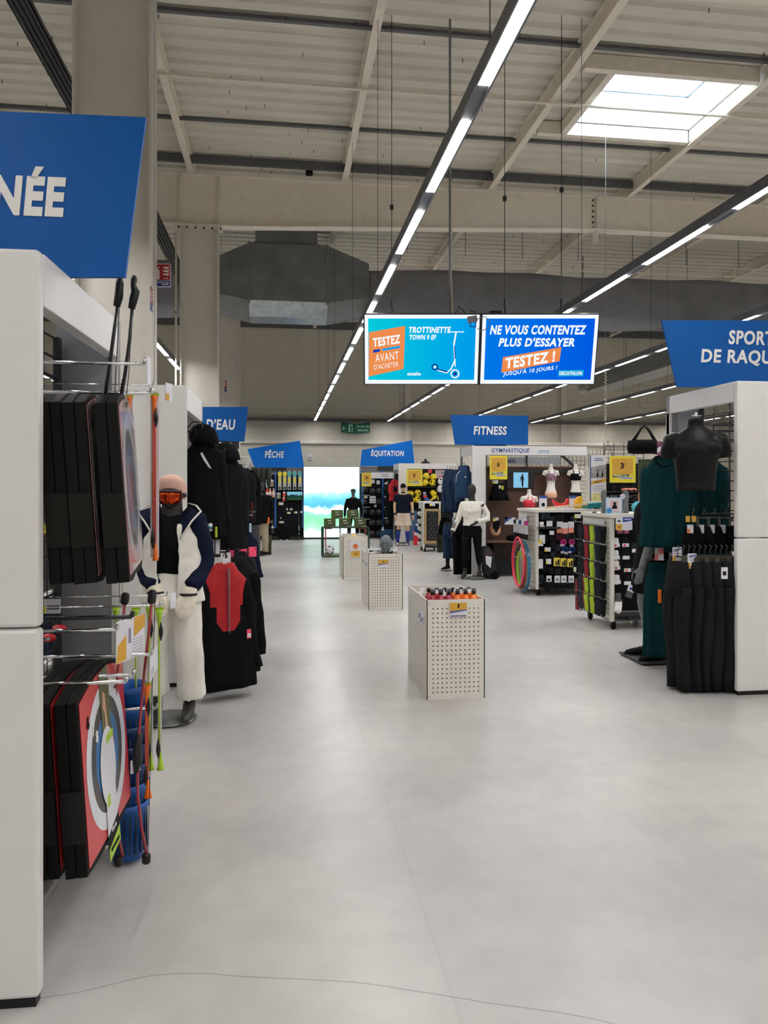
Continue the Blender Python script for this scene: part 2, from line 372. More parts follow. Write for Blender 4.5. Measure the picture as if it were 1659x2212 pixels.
fr.box(-hw, -hw + e, -hd, hd, UH, UH + 0.05).box(hw - e, hw, -hd, hd, UH, UH + 0.05).box(-hw + e, hw - e, -hd, -hd + e, UH, UH + 0.05).box(-hw + e, hw - e, hd - e, hd, UH, UH + 0.05); fr.build('sash', GALV, sk)
op = bpy.data.materials.new('opal_glazing'); op.use_nodes = True; nt = op.node_tree; nt.nodes.clear()
tr = nt.nodes.new('ShaderNodeBsdfTranslucent'); tr.inputs[0].default_value = (0.9, 0.93, 0.95, 1); ou = nt.nodes.new('ShaderNodeOutputMaterial'); nt.links.new(tr.outputs[0], ou.inputs[0])
MB().box(-hw + 0.01, hw - 0.01, -hd + 0.01, hd - 0.01, UH + 0.05, UH + 0.056).build('pane', op, sk)
MB().tube([(-hw * 0.55, -hd * 0.1, UH - 0.02), (hw * 0.45, -hd * 0.55, UH + 0.01)], 0.016, 8).tube([(-hw * .75, -hd * .95, UH - 0.05), (-hw * .5, -hd * .7, UH - 0.03)], 0.03, 8).box(-hw * .62, -hw * .5, -hd * .14, -hd * .04, UH - 0.06, UH + 0.0).box(hw * .4, hw * .55, -hd * .62, -hd * .5, UH - 0.06, UH).build('opener', GALV, sk)
# ================================================================== LIGHT STRIPS
HL = 3.78
def sx(px, py): return atH(px, py, HL).x
strips = [(sx(815, 640), 'row of ceiling lights running above the aisle past the screens', -3.0), (sx(1254, 655), 'row of ceiling lights right of the screens', -3.0),
          (sx(1213, 833), 'row of ceiling lights passing above the fitness sign', -3.0), (sx(1317, 870), 'row of ceiling lights ending right of the fitness sign', -3.0), (sx(1385, 900), 'farthest right row of ceiling lights by the back wall', -3.0),
          (sx(358, 765), 'row of ceiling lights behind the tall columns', -3.0), (sx(358, 765) - 2.7, 'row of ceiling lights glimpsed through the left gondola', -3.0), (sx(358, 765) - 5.4, 'row of ceiling lights over the far left aisles', -3.0), (sx(1385, 900) + 2.6, 'row of ceiling lights over the far right aisles', -3.0)]
STRIPH = M('strip_housing', '6d6f74', 0.45, 0.3)
DIFF = EM('strip_light', 'fcf9f7', STRIP_POWER)
dm = MB().box(-0.03, 0.03, 0, 1.03, -0.006, 0).mesh('diffuser'); dm.materials.append(DIFF)
wm = MB().tube([(0, 0, 0.07), (0, 0, ZC - HL - 0.02)], 0.003, 5).mesh('suspension_wire'); wm.materials.append(DARKM)
ph = atH(1010, 265, HL).y
for x, lab, y0 in strips:
    s = thing('light_strip', lab, 'light', (x, 0, HL))
    yy = ph - 1.44 * math.floor((ph - (YF + 1)) / 1.44)
    MB().box(-0.045, 0.045, YF + 0.6, YB - 0.3, 0.004, 0.075).box(-0.045, -0.033, YF + 0.6, YB - 0.3, -0.008, 0.004).box(0.033, 0.045, YF + 0.6, YB - 0.3, -0.008, 0.004).build('housing', STRIPH, s)
    for yq in (-4, -0.6, 3.7, 8.2, 11.2, 15.1, 17.2, 21.6):
        q = put('suspension_wire', wm, None, s); q.location = (0, yq, 0)
    while yy + 1.03 < YB - 0.25:
        q = put('diffuser', dm, None, s); q.location = (0, yy, 0.003); yy += 1.44
t = MB().box(XL + 0.1, XR - 0.1, YB - 0.2, YB - 0.08, HL + 0.0, HL + 0.1).build('trim', DKG); tag(t, 'dark cable rail along the back wall at lamp height', 'rail', kind='structure')
t = MB().box(-1.6, XR - 0.1, YB - 0.14, YB - 0.014, 3.05, 3.16).build('trim', M('wall_ledge', 'd5d0c6', 0.5)); tag(t, 'pale ledge along the back wall above the displays', 'trim', kind='structure')
for px in (880, 1216):
    x = atY(px, 850, YB).x; t = MB().box(x - 0.1, x + 0.1, YB - 0.1, YB - 0.014, 0, ZC - 0.3).build('trim', COLM); tag(t, 'pale steel post against the back wall, ' + ('behind the screens' if px < 1000 else 'right of the fitness sign'), 'column', kind='structure')
# ================================================================== DUCTS
DUCT = M('duct_fabric', '85868c', 0.75, 0.0, var=0.12, scale=2, bump=0.5, bscale=3)
DUCTS = M('duct_sheet', '7d8082', 0.42, 0.3, var=0.2, scale=2.0)
yd = 15.6
def dX(px): return atY(px, 600, yd).x
def dZ(py, px=640): return atY(px, py, yd).z
t = thing('ventilation_plenum', 'grey sheet metal duct hub hanging behind the middle beam', 'duct', (dX(622), yd, 0)); ox = dX(622)
zt, zb = dZ(545), dZ(690)
xl, xr = dX(540) - ox, dX(705) - ox
MB().box(xl, xr, -0.5, 0.5, zb + 0.25, zt).build('plenum_box', DUCTS, t, 0.01)
MB().add([(xl, -0.5, zb + 0.25), (xr, -0.5, zb + 0.25), (xr, 0.5, zb + 0.25), (xl, 0.5, zb + 0.25), (xl, -0.15, zb), (xr, -0.15, zb), (xr, 0.5, zb), (xl, 0.5, zb)], [(0, 1, 5, 4), (1, 2, 6, 5), (3, 0, 4, 7), (4, 5, 6, 7), (2, 3, 7, 6)]).build('bottom_tray', M('duct_bright', 'a9b2b6', 0.3, 0.8, var=0.2), t)
MB().prism([(dX(553) - ox, zt + 0.35), (dX(553) - ox, zt - 0.02), (dX(684) - ox, zt - 0.02), (dX(684) - ox, zt + 0.35)][::-1], -0.4, 0.4).build('riser', DUCTS, t)
MB().box(dX(550) - ox, dX(688) - ox, -0.44, 0.44, zt - 0.01, zt + 0.04).build('flange', DUCTS, t)
for sgn, xe, x2 in ((-1, dX(468) - ox, xl), (1, dX(792) - ox, xr)):
    q = [(0.42, 0.12), (0.5, 0.0)]
    ring = lambda x, h0, h1, dd: [(x, -dd, h0 + .25), (x, -dd * .3, h0), (x, dd, h0), (x, dd, h1), (x, -dd, h1)]
    MB().loft([ring(x2, zb, zt, 0.5), ring(xe, zb + 0.15, zt - 0.3, 0.42)], False).build('taper', DUCTS, t)
    MB().box(x2 - 0.02, x2 + 0.02, -0.52, 0.52, zb + 0.2, zt + 0.02).build('seam_band', GALV, t)
def fabric(x0, x1, lab, n):
    mb = MB(); zc, hh = (dZ(602, 1200) + dZ(705, 1200)) / 2, (dZ(602, 1200) - dZ(705, 1200)) / 2
    rings = []
    for i in range(n + 1):
        u = i / n; x = x0 + (x1 - x0) * u; edge = min(u, 1 - u) * (x1 - x0)
        w = 1 if edge > 0.6 else 0.92 + 0.08 * edge / 0.6
        ring = []
        for j in range(16):
            a = 2 * math.pi * j / 16; cs, sn = math.cos(a), math.sin(a)
            rr = 1 + 0.025 * math.sin(3.1 * x + 2 * a) + 0.03 * math.sin(1.3 * x + a)
            ring.append((x, yd + 0.45 * w * math.copysign(abs(cs) ** 0.4, cs) * rr, zc + hh * w * math.copysign(abs(sn) ** 0.4, sn) * rr))
        rings.append(ring)
    mb.loft(rings)
    return tag(mb.build('fabric_duct', DUCT), lab, 'duct')
fabric(dX(793), XR - 0.1, 'wide grey fabric air duct running right behind the screens', 70)
fabric(XL + 0.1, dX(467), 'grey fabric air duct seen between the left columns', 50)
# galvanised duct far right, cable ladders and tray
t = MB(); a, b = P(1335, 825, 20), P(1460, 800, 15); t.box(a.x - .35, a.x + .35, 14.2, 20.2, a.z - 0.1, a.z + 0.35); t.tube([(a.x, 15.5, a.z + .3), (a.x, 15.5, ZC - .05)], .01, 6).tube([(a.x, 18.5, a.z + .3), (a.x, 18.5, ZC - .05)], .01, 6); tag(t.build('metal_duct', GALV, None, 0.03), 'mottled galvanised duct hanging left of the racket sports sign', 'duct')
lad = thing('cable_ladder', 'thin white cable ladder hung in front of the fabric duct', 'cable tray', (0, 14.7, 6.12)); mb = MB()
for z in (0, 0.18): mb.box(2.4, 12, -0.012, 0.012, z, z + 0.02)
for i in range(17): mb.box(2.4 + i * .6, 2.415 + i * .6, -0.01, 0.01, 0, 0.2)
mb.build('ladder_frame', STEEL, lad)
h = MB()
for i in range(9): h.tube([(2.5 + i * 1.2, 0, 0.2), (2.5 + i * 1.2, 0, ZC - 6.14)], 0.006, 5)
h.build('hanger', DARKM, lad)
for (a, b, zz, lab) in (((50, 0), (140, 208), 6.0, 'grey cable tray under the roof at the upper left edge'), ((330, 470), (385, 590), 5.6, 'grey cable tray seen between the two left columns')):
    x = (atH(a[0], a[1], zz).x + atH(b[0], b[1], zz).x) / 2
    ya, yb = (YF + 1, 12.3) if zz > 5.8 else (7.5, YB - 1)
    mb = MB().box(x - 0.1, x + 0.1, ya, yb, zz, zz + 0.01).box(x - 0.1, x - 0.09, ya, yb, zz, zz + 0.06).box(x + 0.09, x + 0.1, ya, yb, zz, zz + 0.06)
    for k in (-0.05, 0, 0.05): mb.tube([(x + k, ya, zz - 0.008), (x + k, yb, zz - 0.008)], 0.012, 6)
    tag(mb.build('cable_tray', DARKM), lab, 'cable tray')
# ================================================================== GONDOLAS
def gondola(label, fr, side, length, height, width, lintel=0.17, seam=1.2, recess=0.24, back=True, far=True, farw=None, name='display_gondola', group=None, bd=0.4):
    """white end panels joined by a top lintel with a wire grid set back; side -1: body lies left of the aisle-side edge"""
    t = thing(name, label, 'gondola', fr.o, -fr.h, group); W = WHITE
    x0, x1 = (-width, 0) if side < 0 else (0, width)
    th = 0.055
    MB().box(x0, x1, 0, th, 0.03, seam - 0.003).build('end_panel', W, t, 0.012)
    MB().box(x0, x1, 0, th, seam + 0.003, height).build('end_panel', W, t, 0.012)
    MB().box(x0 + 0.01, x1 - 0.01, 0.008, th - 0.008, 0, 0.035).build('plinth', BLACKM, t)
    lx0, lx1 = (-th, 0) if side < 0 else (0, th)
    MB().box(lx0, lx1, th, length - th, height - lintel, height).build('lintel', W, t, 0.004)
    if far:
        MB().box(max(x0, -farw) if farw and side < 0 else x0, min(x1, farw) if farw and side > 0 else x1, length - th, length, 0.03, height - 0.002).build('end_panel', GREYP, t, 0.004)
        MB().box(lx0 if side > 0 else lx1 - 0.025, lx0 + 0.025 if side > 0 else lx1, length - th - 0.003, length + 0.003, 0.03, height - lintel).build('edge_strip', W, t)
    gx = -recess if side < 0 else recess
    mb = MB(); z = 0.25
    g0, g1 = (0.07, length - 0.07)
    while z < height - 0.1: mb.tube([(gx, g0, z), (gx, g1, z)], 0.0055, 5); z += 0.085
    n = max(2, int((g1 - g0) / 0.2))
    for i in range(n + 1): mb.tube([(gx + 0.006 * side, g0 + (g1 - g0) * i / n, 0.22), (gx + 0.006 * side, g0 + (g1 - g0) * i / n, height - 0.1)], 0.0085, 6)
    mb.build('wire_grid', WIRE, t)
    MB().box(gx - 0.012, gx + 0.012, length - 0.14, length - 0.1, 0.03, height - 0.1).build('upright', DARKM, t)
    MB().box(gx - 0.02, gx + 0.02, 0.06, 0.1, 0.03, height - 0.1).build('upright', DARKM, t)
    MB().box(min(gx, gx + side * bd), max(gx, gx + side * bd), 0.06, length - 0.06, 0.05, 0.16).build('base_shelf', BLACKM, t)
    return t
def hook(g, x0, x1, y, z, r=0.005, tip=True, mat=None, tag_on=None):
    """a prong from the grid out to the aisle"""
    mb = MB().tube([(x0, y, z), (x1, y, z)], r, 8)
    if tip: mb.tube([(x1, y, z), (x1 + (0.004 if x1 > x0 else -0.004), y, z + 0.02)], r * 1.1, 6)
    return mb.build('hook', mat or CHROME, g)
def card(label, cat, loc, rz, w, h, spec, group=None, tilt=0, name='price_card'):
    """flat shelf card: white stock with coloured areas and printed lines"""
    t = thing(name, label, cat, loc, rz, group); t.rotation_euler = (tilt, 0, rz)
    MB().box(-w / 2, w / 2, 0, 0.003, -h / 2, h / 2).build('card', spec.get('base', CARD), t)
    for (a, b, c, d, m) in spec.get('areas', []): MB().box(-w / 2 + a * w, -w / 2 + b * w, -0.0012, 0.0, -h / 2 + c * h, -h / 2 + d * h).build('printed_area', m, t)
    for (poly, m) in spec.get('polys', []): MB().prism([(-w / 2 + a * w, -h / 2 + b * h) for a, b in poly], -0.0014, 0).build('printed_area', m, t)
    for (s, a, b, ww, hh, m) in spec.get('text', []): txt(t, s, -w / 2 + a * w, -0.002, -h / 2 + b * h, ww * w, hh * h, m)
    return t
def price_poster(label, px, py, w, h, z, digits, rz=0.0, group=None, textlines=('PREMIER PRIX', 'TECHNIQUE'), arm=.3):
    t, k = anchor('price_poster', label, 'sign', px, py, z, group, rz); W, H = w * k, h * k
    MB().box(-W / 2, W / 2, 0, 0.006, -H / 2, H / 2).build('poster_board', YEL, t)
    MB().box(-W * 0.4, W * 0.4, -0.004, 0, -H * 0.16, H * 0.42).build('price_field', OCHRE, t)
    txt(t, digits, -W * 0.02, -0.006, H * 0.14, W * (0.13 + 0.12 * (len(digits) - 1)), H * 0.22, INK)
    txt(t, '€', W * (0.1 + 0.08 * (len(digits) - 1)), -0.006, H * 0.2, W * 0.04, H * 0.07, INK)
    MB().prism([(-W * .38, -H * .3), (W * .24, -H * .27), (W * .24, -H * .19), (-W * .38, -H * .22)], -0.004, 0).build('banner', M('banner_dark', '24405c', 0.5), t)
    MB().prism([(-W * .12, -H * .38), (W * .4, -H * .355), (W * .4, -H * .285), (-W * .12, -H * .31)], -0.005, 0).build('banner', CARD, t)
    txt(t, textlines[0], -W * .07, -0.006, -H * .245, W * .52, H * .05, LETTER); txt(t, textlines[1], W * .14, -0.007, -H * .333, W * .42, H * .045, INKB)
    mb = MB()
    for x in (-W * .35, W * .35): mb.tube([(x, 0.003, H * .49), (x, 0.003, H * .53)], 0.004, 6)
    mb.build('clip', DARKM, t); MB().tube([(0, .006, H * .4), (0, arm, H * .4)], .006, 6).build('holder_arm', DARKM, t); return t
# ------------------------------------------------------------------ near left gondola with the archery goods
o = G(83, 2178); LF = Frame(o, YAW + math.atan((655 - CX) / F))
gl = gondola('white gondola at the left edge holding archery targets and bows', LF, -1, 1.06, 2.40, 0.95, farw=0.27)
def sign(name, label, fr, poly, th, mat, parent=None):
    c = sum((Vector(p) for p in poly), Vector()) / len(poly); s = thing(name, label, 'sign', fr.M @ Vector(c), -fr.h)
    MB().prism([(p[0] - c[0], p[2] - c[2]) for p in poly], 0, th).build('sign_board', mat, s)
    return s, c
WF = Frame((0, 0), 0)
us = 0.34
pl = [LF.u(*p, us) for p in ((150, 598), (270, 598), (315, 253), (-330, 227), (-290, 598))]
s, c = sign('aisle_sign', 'large blue aisle sign cut off by the left edge, ending in NÉE', LF, pl, 0.02, BLUE)
a, b = LF.u(-10, 424, us), LF.u(143, 463, us); q = LF.u(0, 380, us)
e0, e1 = LF.u(86, 0, us), LF.u(143, 0, us)
hh = LF.u(100, 357, us).z - LF.u(100, 465, us).z
wn = LF.u(143, 0, us).x - LF.u(-418, 0, us).x
txt(s, 'RANDONNÉE', (LF.u(143, 0, us).x - wn / 2) - c.x, -0.002, LF.u(0, 411, us).z - c.z, wn, hh, LETTER, shear=0.12, bold=0.045)
MB().box(-0.5, 0.15, 0.021, 0.035, -0.34, -0.28).build('bracket', DARKM, s)
# hooks on the grid
GX = -0.24
def lhook(xa, ya, xb, yb, u, r=0.006, **k):
    p, q = LF.u(xa, ya, u), LF.u(xb, yb, u); return hook(gl, GX, q.x, u, (p.z + q.z) / 2, r, **k)
lhook(80, 790, 312, 778, 0.42); lhook(100, 850, 326, 846, 0.60, 0.008); lhook(80, 880, 268, 877, 0.36, 0.010, mat=DARKM); lhook(158, 832, 330, 829, 0.92, 0.003)
lhook(80, 1339, 285, 1330, 0.36, 0.008, mat=DARKM); lhook(80, 1368, 252, 1356, 0.40, 0.006); lhook(95, 1422, 327, 1411, 0.52, 0.006); lhook(135, 1320, 345, 1300, 0.85, 0.004); lhook(165, 1292, 360, 1284, 0.92, 0.003)
lhook(80, 1465, 288, 1456, 0.46, 0.007); lhook(80, 1480, 272, 1471, 0.33, 0.007)
lhook(250, 1532, 338, 1530, 0.84, 0.006)
# archery targets: foam squares with an arched top, hung on the prongs, face to the aisle
FACE_RED = M('target_red', 'c8343a', 0.3, var=0.05); FACE_WHITE = M('target_white', 'd7dbe2', 0.3); FACE_BLACK = M('target_black', '33302f', 0.3); FACE_BLUE = M('target_blue', '2a6ea8', 0.3); FACE_CORE = M('target_core', '8e1f2d', 0.3)
FILM = M('cellophane', 'e3e6ea', 0.05, alpha=0.30, coat=1.0); TAPE = M('clear_tape', '191917', 0.34, spec=.2)
def arch(w, h, rise, n=10):       # outline in (y, z): from y=0 to w, arched top
    top = [(w - w * i / n, h + rise * math.sin(math.pi * i / n)) for i in range(n + 1)]
    return [(0, 0.0), (w * .25, -0.012), (w * .5, 0.0), (w * .75, -0.012), (w, 0.0)] + top
def extr_x(mb, poly, x0, x1):
    n = len(poly); mb.add([(x0, y, z) for y, z in poly] + [(x1, y, z) for y, z in poly],
        [tuple(range(n - 1, -1, -1)), tuple(range(n, 2 * n))] + [(i, (i + 1) % n, n + (i + 1) % n, n + i) for i in range(n)]); return mb
def disc(mb, cy, cz, r0, r1, x, n=40, ycut=None):
    vs = []; 
    for i in range(n):
        a = 2 * math.pi * i / n; vs += [(x, cy + r0 * math.cos(a), cz + r0 * math.sin(a)), (x, cy + r1 * math.cos(a), cz + r1 * math.sin(a))]
    return mb.add(vs, [(2 * i, 2 * i + 1, (2 * i + 3) % (2 * n), (2 * i + 2) % (2 * n)) for i in range(n)])
def target(label, x, u, z, tilt, yaw, printed=True, pale=False, wrap=False):
    t = thing('archery_target', label, 'target', LF.M @ Vector((x, u, z)), 0, 'foam archery targets on the left gondola'); t.rotation_euler = (0, -tilt, -LF.h + yaw)
    w, h, rise = 0.65 if printed else 0.6, 0.60, 0.06
    for k in range(2): extr_x(MB(), arch(w, h, rise), -0.076 + 0.038 * k + 0.001, -0.038 + 0.038 * k - 0.001).build('foam_layer', FOAM, t, 0.004)
    extr_x(MB(), [(0.02, 0.02), (w - 0.02, 0.02), (w - 0.02, h - 0.01)] + [(w - .02 - (w - .04) * i / 8, h - .01 + (rise - .01) * math.sin(math.pi * i / 8)) for i in range(1, 8)] + [(0.02, h - 0.01)], 0, 0.002).build('printed_face', M('face_pale', 'cf8f92', 0.22, coat=0.6) if pale else FACE_RED, t)
    cy, cz = w / 2, 0.315
    for i, (r0, r1, m) in enumerate(((0.215, 0.275, FACE_WHITE), (0.16, 0.215, FACE_BLACK), (0.1, 0.16, FACE_BLUE), (0.0005, 0.1, FACE_CORE))): disc(MB(), cy, cz, r0, r1, 0.0028 + i * 0.0002).build('target_ring', m, t)
    MB().box(-0.0735, -0.0025, -0.0045, -0.0035, 0.12, 0.30).build('tape_patch', TAPE, t)
    if wrap: extr_x(MB(), [(0.03, 0.03), (w - 0.03, 0.03), (w - .03, h), (w * .5, h + rise * .9), (0.03, h)], 0.006, 0.008).build('cellophane_wrap', FILM, t)
    return t
def tl(px, py, u): return LF.u(px, py, u)
u0 = 0.19
p2 = tl(190, 1900, u0); p1 = tl(138, 1900, u0)
ZT = p2.z + 0.006
t1 = target('lower rear black foam target with a red edge, on the lower hooks', p1.x - .014, u0, ZT, R(3.6), 0)
t2 = target('lower front archery target showing red face with white, black and blue rings', p2.x, u0, ZT, R(3.6), 0)
MB().box(0.003, 0.004, 0.34, 0.38, 0.42, 0.5)
for s_, y, z, sz, m in (('6', 0.10, 0.50, 0.045, INK), ('7', 0.155, 0.455, 0.04, LETTER), ('8', 0.195, 0.42, 0.045, LETTER)): txt(t2, s_, 0.0038, y, z, 0.026, sz, m, rot=(90, 0, 90))
txt(t2, 'soft', 0.0034, 0.43, 0.575, 0.10, 0.045, LETTER, rot=(72, 0, 90)); txt(t2, 'archery', 0.0034, 0.515, 0.53, 0.10, 0.035, M('print_dark_red', '6f1a20', 0.4), rot=(50, 0, 90), bold=0.0)
# card sleeve around the target: photo strip, round blob, foot
SLV = thing('card_sleeve', 'white and lime card sleeve hung over the front archery target', 'packaging', t2.location, 0); SLV.rotation_euler = t2.rotation_euler
extr_x(MB(), [(0.27, 0.36), (0.39, 0.36), (0.38, 0.645), (0.26, 0.635)], 0.0045, 0.0055).build('photo_strip', M('photo_olive', '5b5f38', 0.4, var=0.3, scale=14), SLV)
extr_x(MB(), [(0.315, 0.40), (0.345, 0.40), (0.33, 0.46), (0.325, 0.54), (0.295, 0.56), (0.285, 0.50), (0.31, 0.47)], 0.0055, 0.006).build('printed_arm', M('skin_print', 'd6a58a', 0.4), SLV)
bl = [(0.31 + 0.105 * math.cos(2 * math.pi * i / 24), 0.27 + 0.15 * math.sin(2 * math.pi * i / 24)) for i in range(24)]
extr_x(MB(), bl, 0.006, 0.007).build('blob_card', CARD, SLV)
extr_x(MB(), [(0.25, 0.02), (0.40, 0.02), (0.39, 0.22), (0.26, 0.22)], 0.0055, 0.0068).build('foot_card', CARD, SLV)
extr_x(MB(), [(0.25, -0.06), (0.41, -0.06), (0.405, 0.055), (0.252, 0.02)], 0.0068, 0.0075).build('foot_band', INK, SLV)
extr_x(MB(), [(0.25, -0.075), (0.41, -0.06), (0.41, 0.0), (0.25, -0.03)], 0.0075, 0.008).build('lime_band', LIME, SLV)
extr_x(MB(), [(0.30, 0.355), (0.40, 0.36), (0.40, 0.39), (0.30, 0.385)], 0.007, 0.0075).build('lime_band', LIME, SLV)
extr_x(MB(), [(0.27, 0.12), (0.31, 0.12), (0.31, 0.165), (0.27, 0.165)], 0.0068, 0.0073).build('lime_band', LIME, SLV)
txt(SLV, 'SOFT ARCHERY', 0.0085, 0.33, -0.04, 0.12, 0.014, INK, rot=(90, 0, 90)); txt(SLV, '24 x 60', 0.008, 0.33, 0.025, 0.06, 0.014, LETTER, rot=(90, 0, 90))
extr_x(MB(), [(0.0, 0.612), (0.0, 0.625), (0.30, 0.68), (0.30, 0.665)], -0.076, -0.002)
uu = 0.10; zz = tl(240, 1258, uu).z
for (px, lab, w) in ((160, 'rearmost of the three wrapped foam targets on the upper hook', 0), (212, 'middle wrapped foam target on the upper hook with glossy face', 1), (281, 'front wrapped foam target on the upper hook, set apart by a gap', 1)):
    q = tl(px, 1258, uu); target(lab, q.x, uu, zz, R(3.8), R(8), False, pale=True, wrap=bool(w))
# cards hung on the prongs
def lcard(label, quad, u0, u1, spec, group=None):
    """a card whose left edge is at depth u0 and right edge at u1 (pixels of its left-top, left-bottom, right-top, right-bottom)"""
    a, b, c, d = LF.u(*quad[0], u0), LF.u(*quad[1], u0), LF.u(*quad[2], u1), LF.u(*quad[3], u1)
    m = (a + b + c + d) / 4; w = math.hypot(c.x - a.x, u1 - u0); h = ((a.z - b.z) + (c.z - d.z)) / 2
    return card(label, 'price card', LF.M @ m, -LF.h + math.atan2(u1 - u0, c.x - a.x), w, h, spec, group)
lines = [(0.1, 0.45, 0.1 + 0.07 * i, 0.112 + 0.07 * i, M('print_grey', '8d8ca0', 0.6)) for i in range(5)]
lcard('big white and ochre price card in front of the lower red bow', ((252, 1352), (249, 1447), (313, 1318), (313, 1402)), 0.42, 0.60, {'polys': [([(0, 0), (.33, .05), (.33, .62), (.05, .42)], OCHRE), ([(.6, .52), (1, .7), (1, 1), (.62, .98)], OCHRE)], 'areas': [(0.42, 0.5, 0.4, 0.75, M('print_mauve', '8a7d9c', 0.6))] + [(0.55, 0.95, 0.1 + 0.07 * i, 0.11 + 0.07 * i, M('print_grey', '8d8ca0', 0.6)) for i in range(6)]})
lcard('narrow white price card beside the green arrow packs', ((325, 1412), (323, 1470), (341, 1397), (341, 1445)), 0.53, 0.78, {'areas': lines})
lcard('slanting lilac price card at the end of the top prong', ((312, 770), (322, 828), (320, 773), (336, 832)), 0.42, 0.50, {'areas': []})
lcard('small white price card over the orange arrow pack', ((360, 826), (358, 864), (375, 830), (368, 868)), 0.95, 1.0, {'areas': [(0, .5, 0, .4, OCHRE)]})
lcard('slim lilac price card before the ski trousers', ((372, 1285), (365, 1315), (384, 1278), (376, 1312)), 0.94, 1.0, {'areas': []})
lcard('white instruction tag tied to the lower red bow', ((278, 1630), (283, 1676), (300, 1650), (312, 1660)), 0.8, 0.84, {'areas': lines})
# bows
def bow(label, pts, u, mat, capm, r=0.011, grip=None, group=None, chev=False, string=None, cap=None):
    w = [LF.u(x, y, u) for x, y in pts]; c = w[len(w) // 2]; t = thing('bow', label, 'bow', LF.M @ c, -LF.h, group)
    L = [p - c for p in w]
    MB().tube(L, r, 8, flat=0.55, up=(1, 0, 0)).build('limb', mat, t)
    if grip: MB().tube([LF.u(x, y, u) - c for x, y in grip[0]], grip[1], 10).build('grip', capm, t)
    for e in (cap or []): 
        p = LF.u(*e[0], u) - c; q = LF.u(*e[1], u) - c; MB().tube([p, p.lerp(q, .15), p.lerp(q, .85), q], [r * 1.0, r * 1.75, r * 1.75, r * 1.1], 10, flat=.8).build('limb_cap', capm, t)
    if string: MB().tube([LF.u(x, y, u) - c + Vector((0, 0.012, 0)) for x, y in string], 0.0016, 5).build('bowstring', INK, t)
    if chev:
        mb = MB(); n = 9
        for i in range(n):
            a = L[-1].lerp(L[len(L) // 2], i / n * 1.0); d = (L[0] - L[-1]).normalized(); s_ = Vector((1, 0, 0)) - d * d.x
            for sg in (-1, 1): mb.tube([a + Vector((0, -0.008, 0)), a - d * 0.014 + s_.normalized() * 0.008 * sg + Vector((0, -0.007, 0))], 0.0018, 4)
        mb.build('chevrons', M('print_grey2', '5a5a5c', 0.4), t)
    return t
bow('black bow on the upper prongs, its grip under the blue sign', ((254, 662), (244, 735), (234, 810), (226, 872)), 0.5, BLACKP, BLACKM, 0.0125, (((258, 598), (259, 612), (257, 640), (252, 662)), [0.009, 0.0155, 0.0165, 0.013]), 'black bows on the upper prongs', True, ((256, 664), (250, 780), (246, 850)))
bow('black bow on the upper prongs with its rounded grip clear of the sign', ((286, 666), (280, 735), (270, 810), (259, 872)), 0.5, BLACKP, BLACKM, 0.0125, (((289, 596), (290, 604), (288, 616), (293, 630), (289, 645), (284, 667)), [0.008, 0.0125, 0.0105, 0.0165, 0.0165, 0.013]), 'black bows on the upper prongs', True, ((284, 668), (277, 800), (272, 850)))
rb1 = [(328, 1298), (322, 1360), (312, 1450), (303, 1550), (297, 1640), (298, 1720), (306, 1790), (317, 1845)]
bow('red bow hanging foremost below the big price card', rb1, 0.66, BOWRED, BLACKP, 0.010, (((301, 1585), (297, 1612), (297, 1645), (294, 1668)), [0.012, 0.017, 0.020, 0.011]), 'red bows on the lower prongs', False, ((334, 1290), (327, 1500), (322, 1700), (318, 1845)), [((330, 1274), (327, 1304)), ((316, 1842), (316, 1866))])
rb2 = [(x - 58 + (6 if i > 4 else 0), y + 4) for i, (x, y) in enumerate(rb1)]
bow('red bow hanging behind the front target, its foot below', rb2, 0.70, BOWRED, BLACKP, 0.010, None, 'red bows on the lower prongs', False, None, [((272, 1280), (268, 1306)), ((256, 1848), (256, 1872))])
# arrow packs: white backing strip, shafts, suction cups and black fletch ends
def arrows(label, px, y0, y1, w, u, shaft, cup, group, n=2, cupw=14):
    a, b = LF.u(px, y0, u), LF.u(px, y1, u); k = (a.z - b.z) / (y1 - y0); t = thing('arrow_pack', label, 'arrows', LF.M @ Vector((a.x, u, b.z)), -LF.h, group); H = a.z - b.z; W = w * k
    MB().box(-W / 2, W / 2, 0, 0.003, 0.01, H + 0.02).build('backing_card', CARD, t)
    cw = cupw * k / 2
    for i in range(n):
        x = (i - (n - 1) / 2) * 0.009; MB().tube([(x, -0.008, 0.05), (x, -0.008, H - 0.04)], 0.0036, 6).build('shaft', shaft, t)
    MB().lathe([(0.004, H - .07), (0.006, H - .05), (cw * .8, H - .012), (cw, H), (cw * .7, H + .002)], 14, Matrix.Translation((0, -0.012, 0))).build('suction_cup', cup, t)
    MB().lathe([(cw, 0), (cw * .75, .014), (0.006, .05), (.004, .075)], 14, Matrix.Translation((0.006, -0.012, 0))).build('suction_cup', cup, t)
    MB().lathe([(0.002, .05), (.009, .075), (.009, .095), (.002, .135)], 10, Matrix.Translation((-0.004, -0.012, 0))).build('nock', BLACKP, t)
    MB().lathe([(0.002, H - .13), (.009, H - .1), (.009, H - .085), (.002, H - .05)], 10, Matrix.Translation((0.008, -0.012, 0))).build('nock', BLACKP, t)
    MB().box(-0.018, 0.018, -0.004, -0.001, H + 0.0, H + 0.012).build('lime_label', LIME, t)
    return t
ORS = M('shaft_red_orange', 'd5492b', 0.4)
arrows('orange arrows on a white card hanging from the top prong', 334, 856, 1210, 18, 0.78, ORS, ORANGE, 'orange arrow packs')
arrows('orange arrows peeping out behind the upper wrapped targets', 280, 858, 1200, 14, 0.95, ORS, ORANGE, 'orange arrow packs')
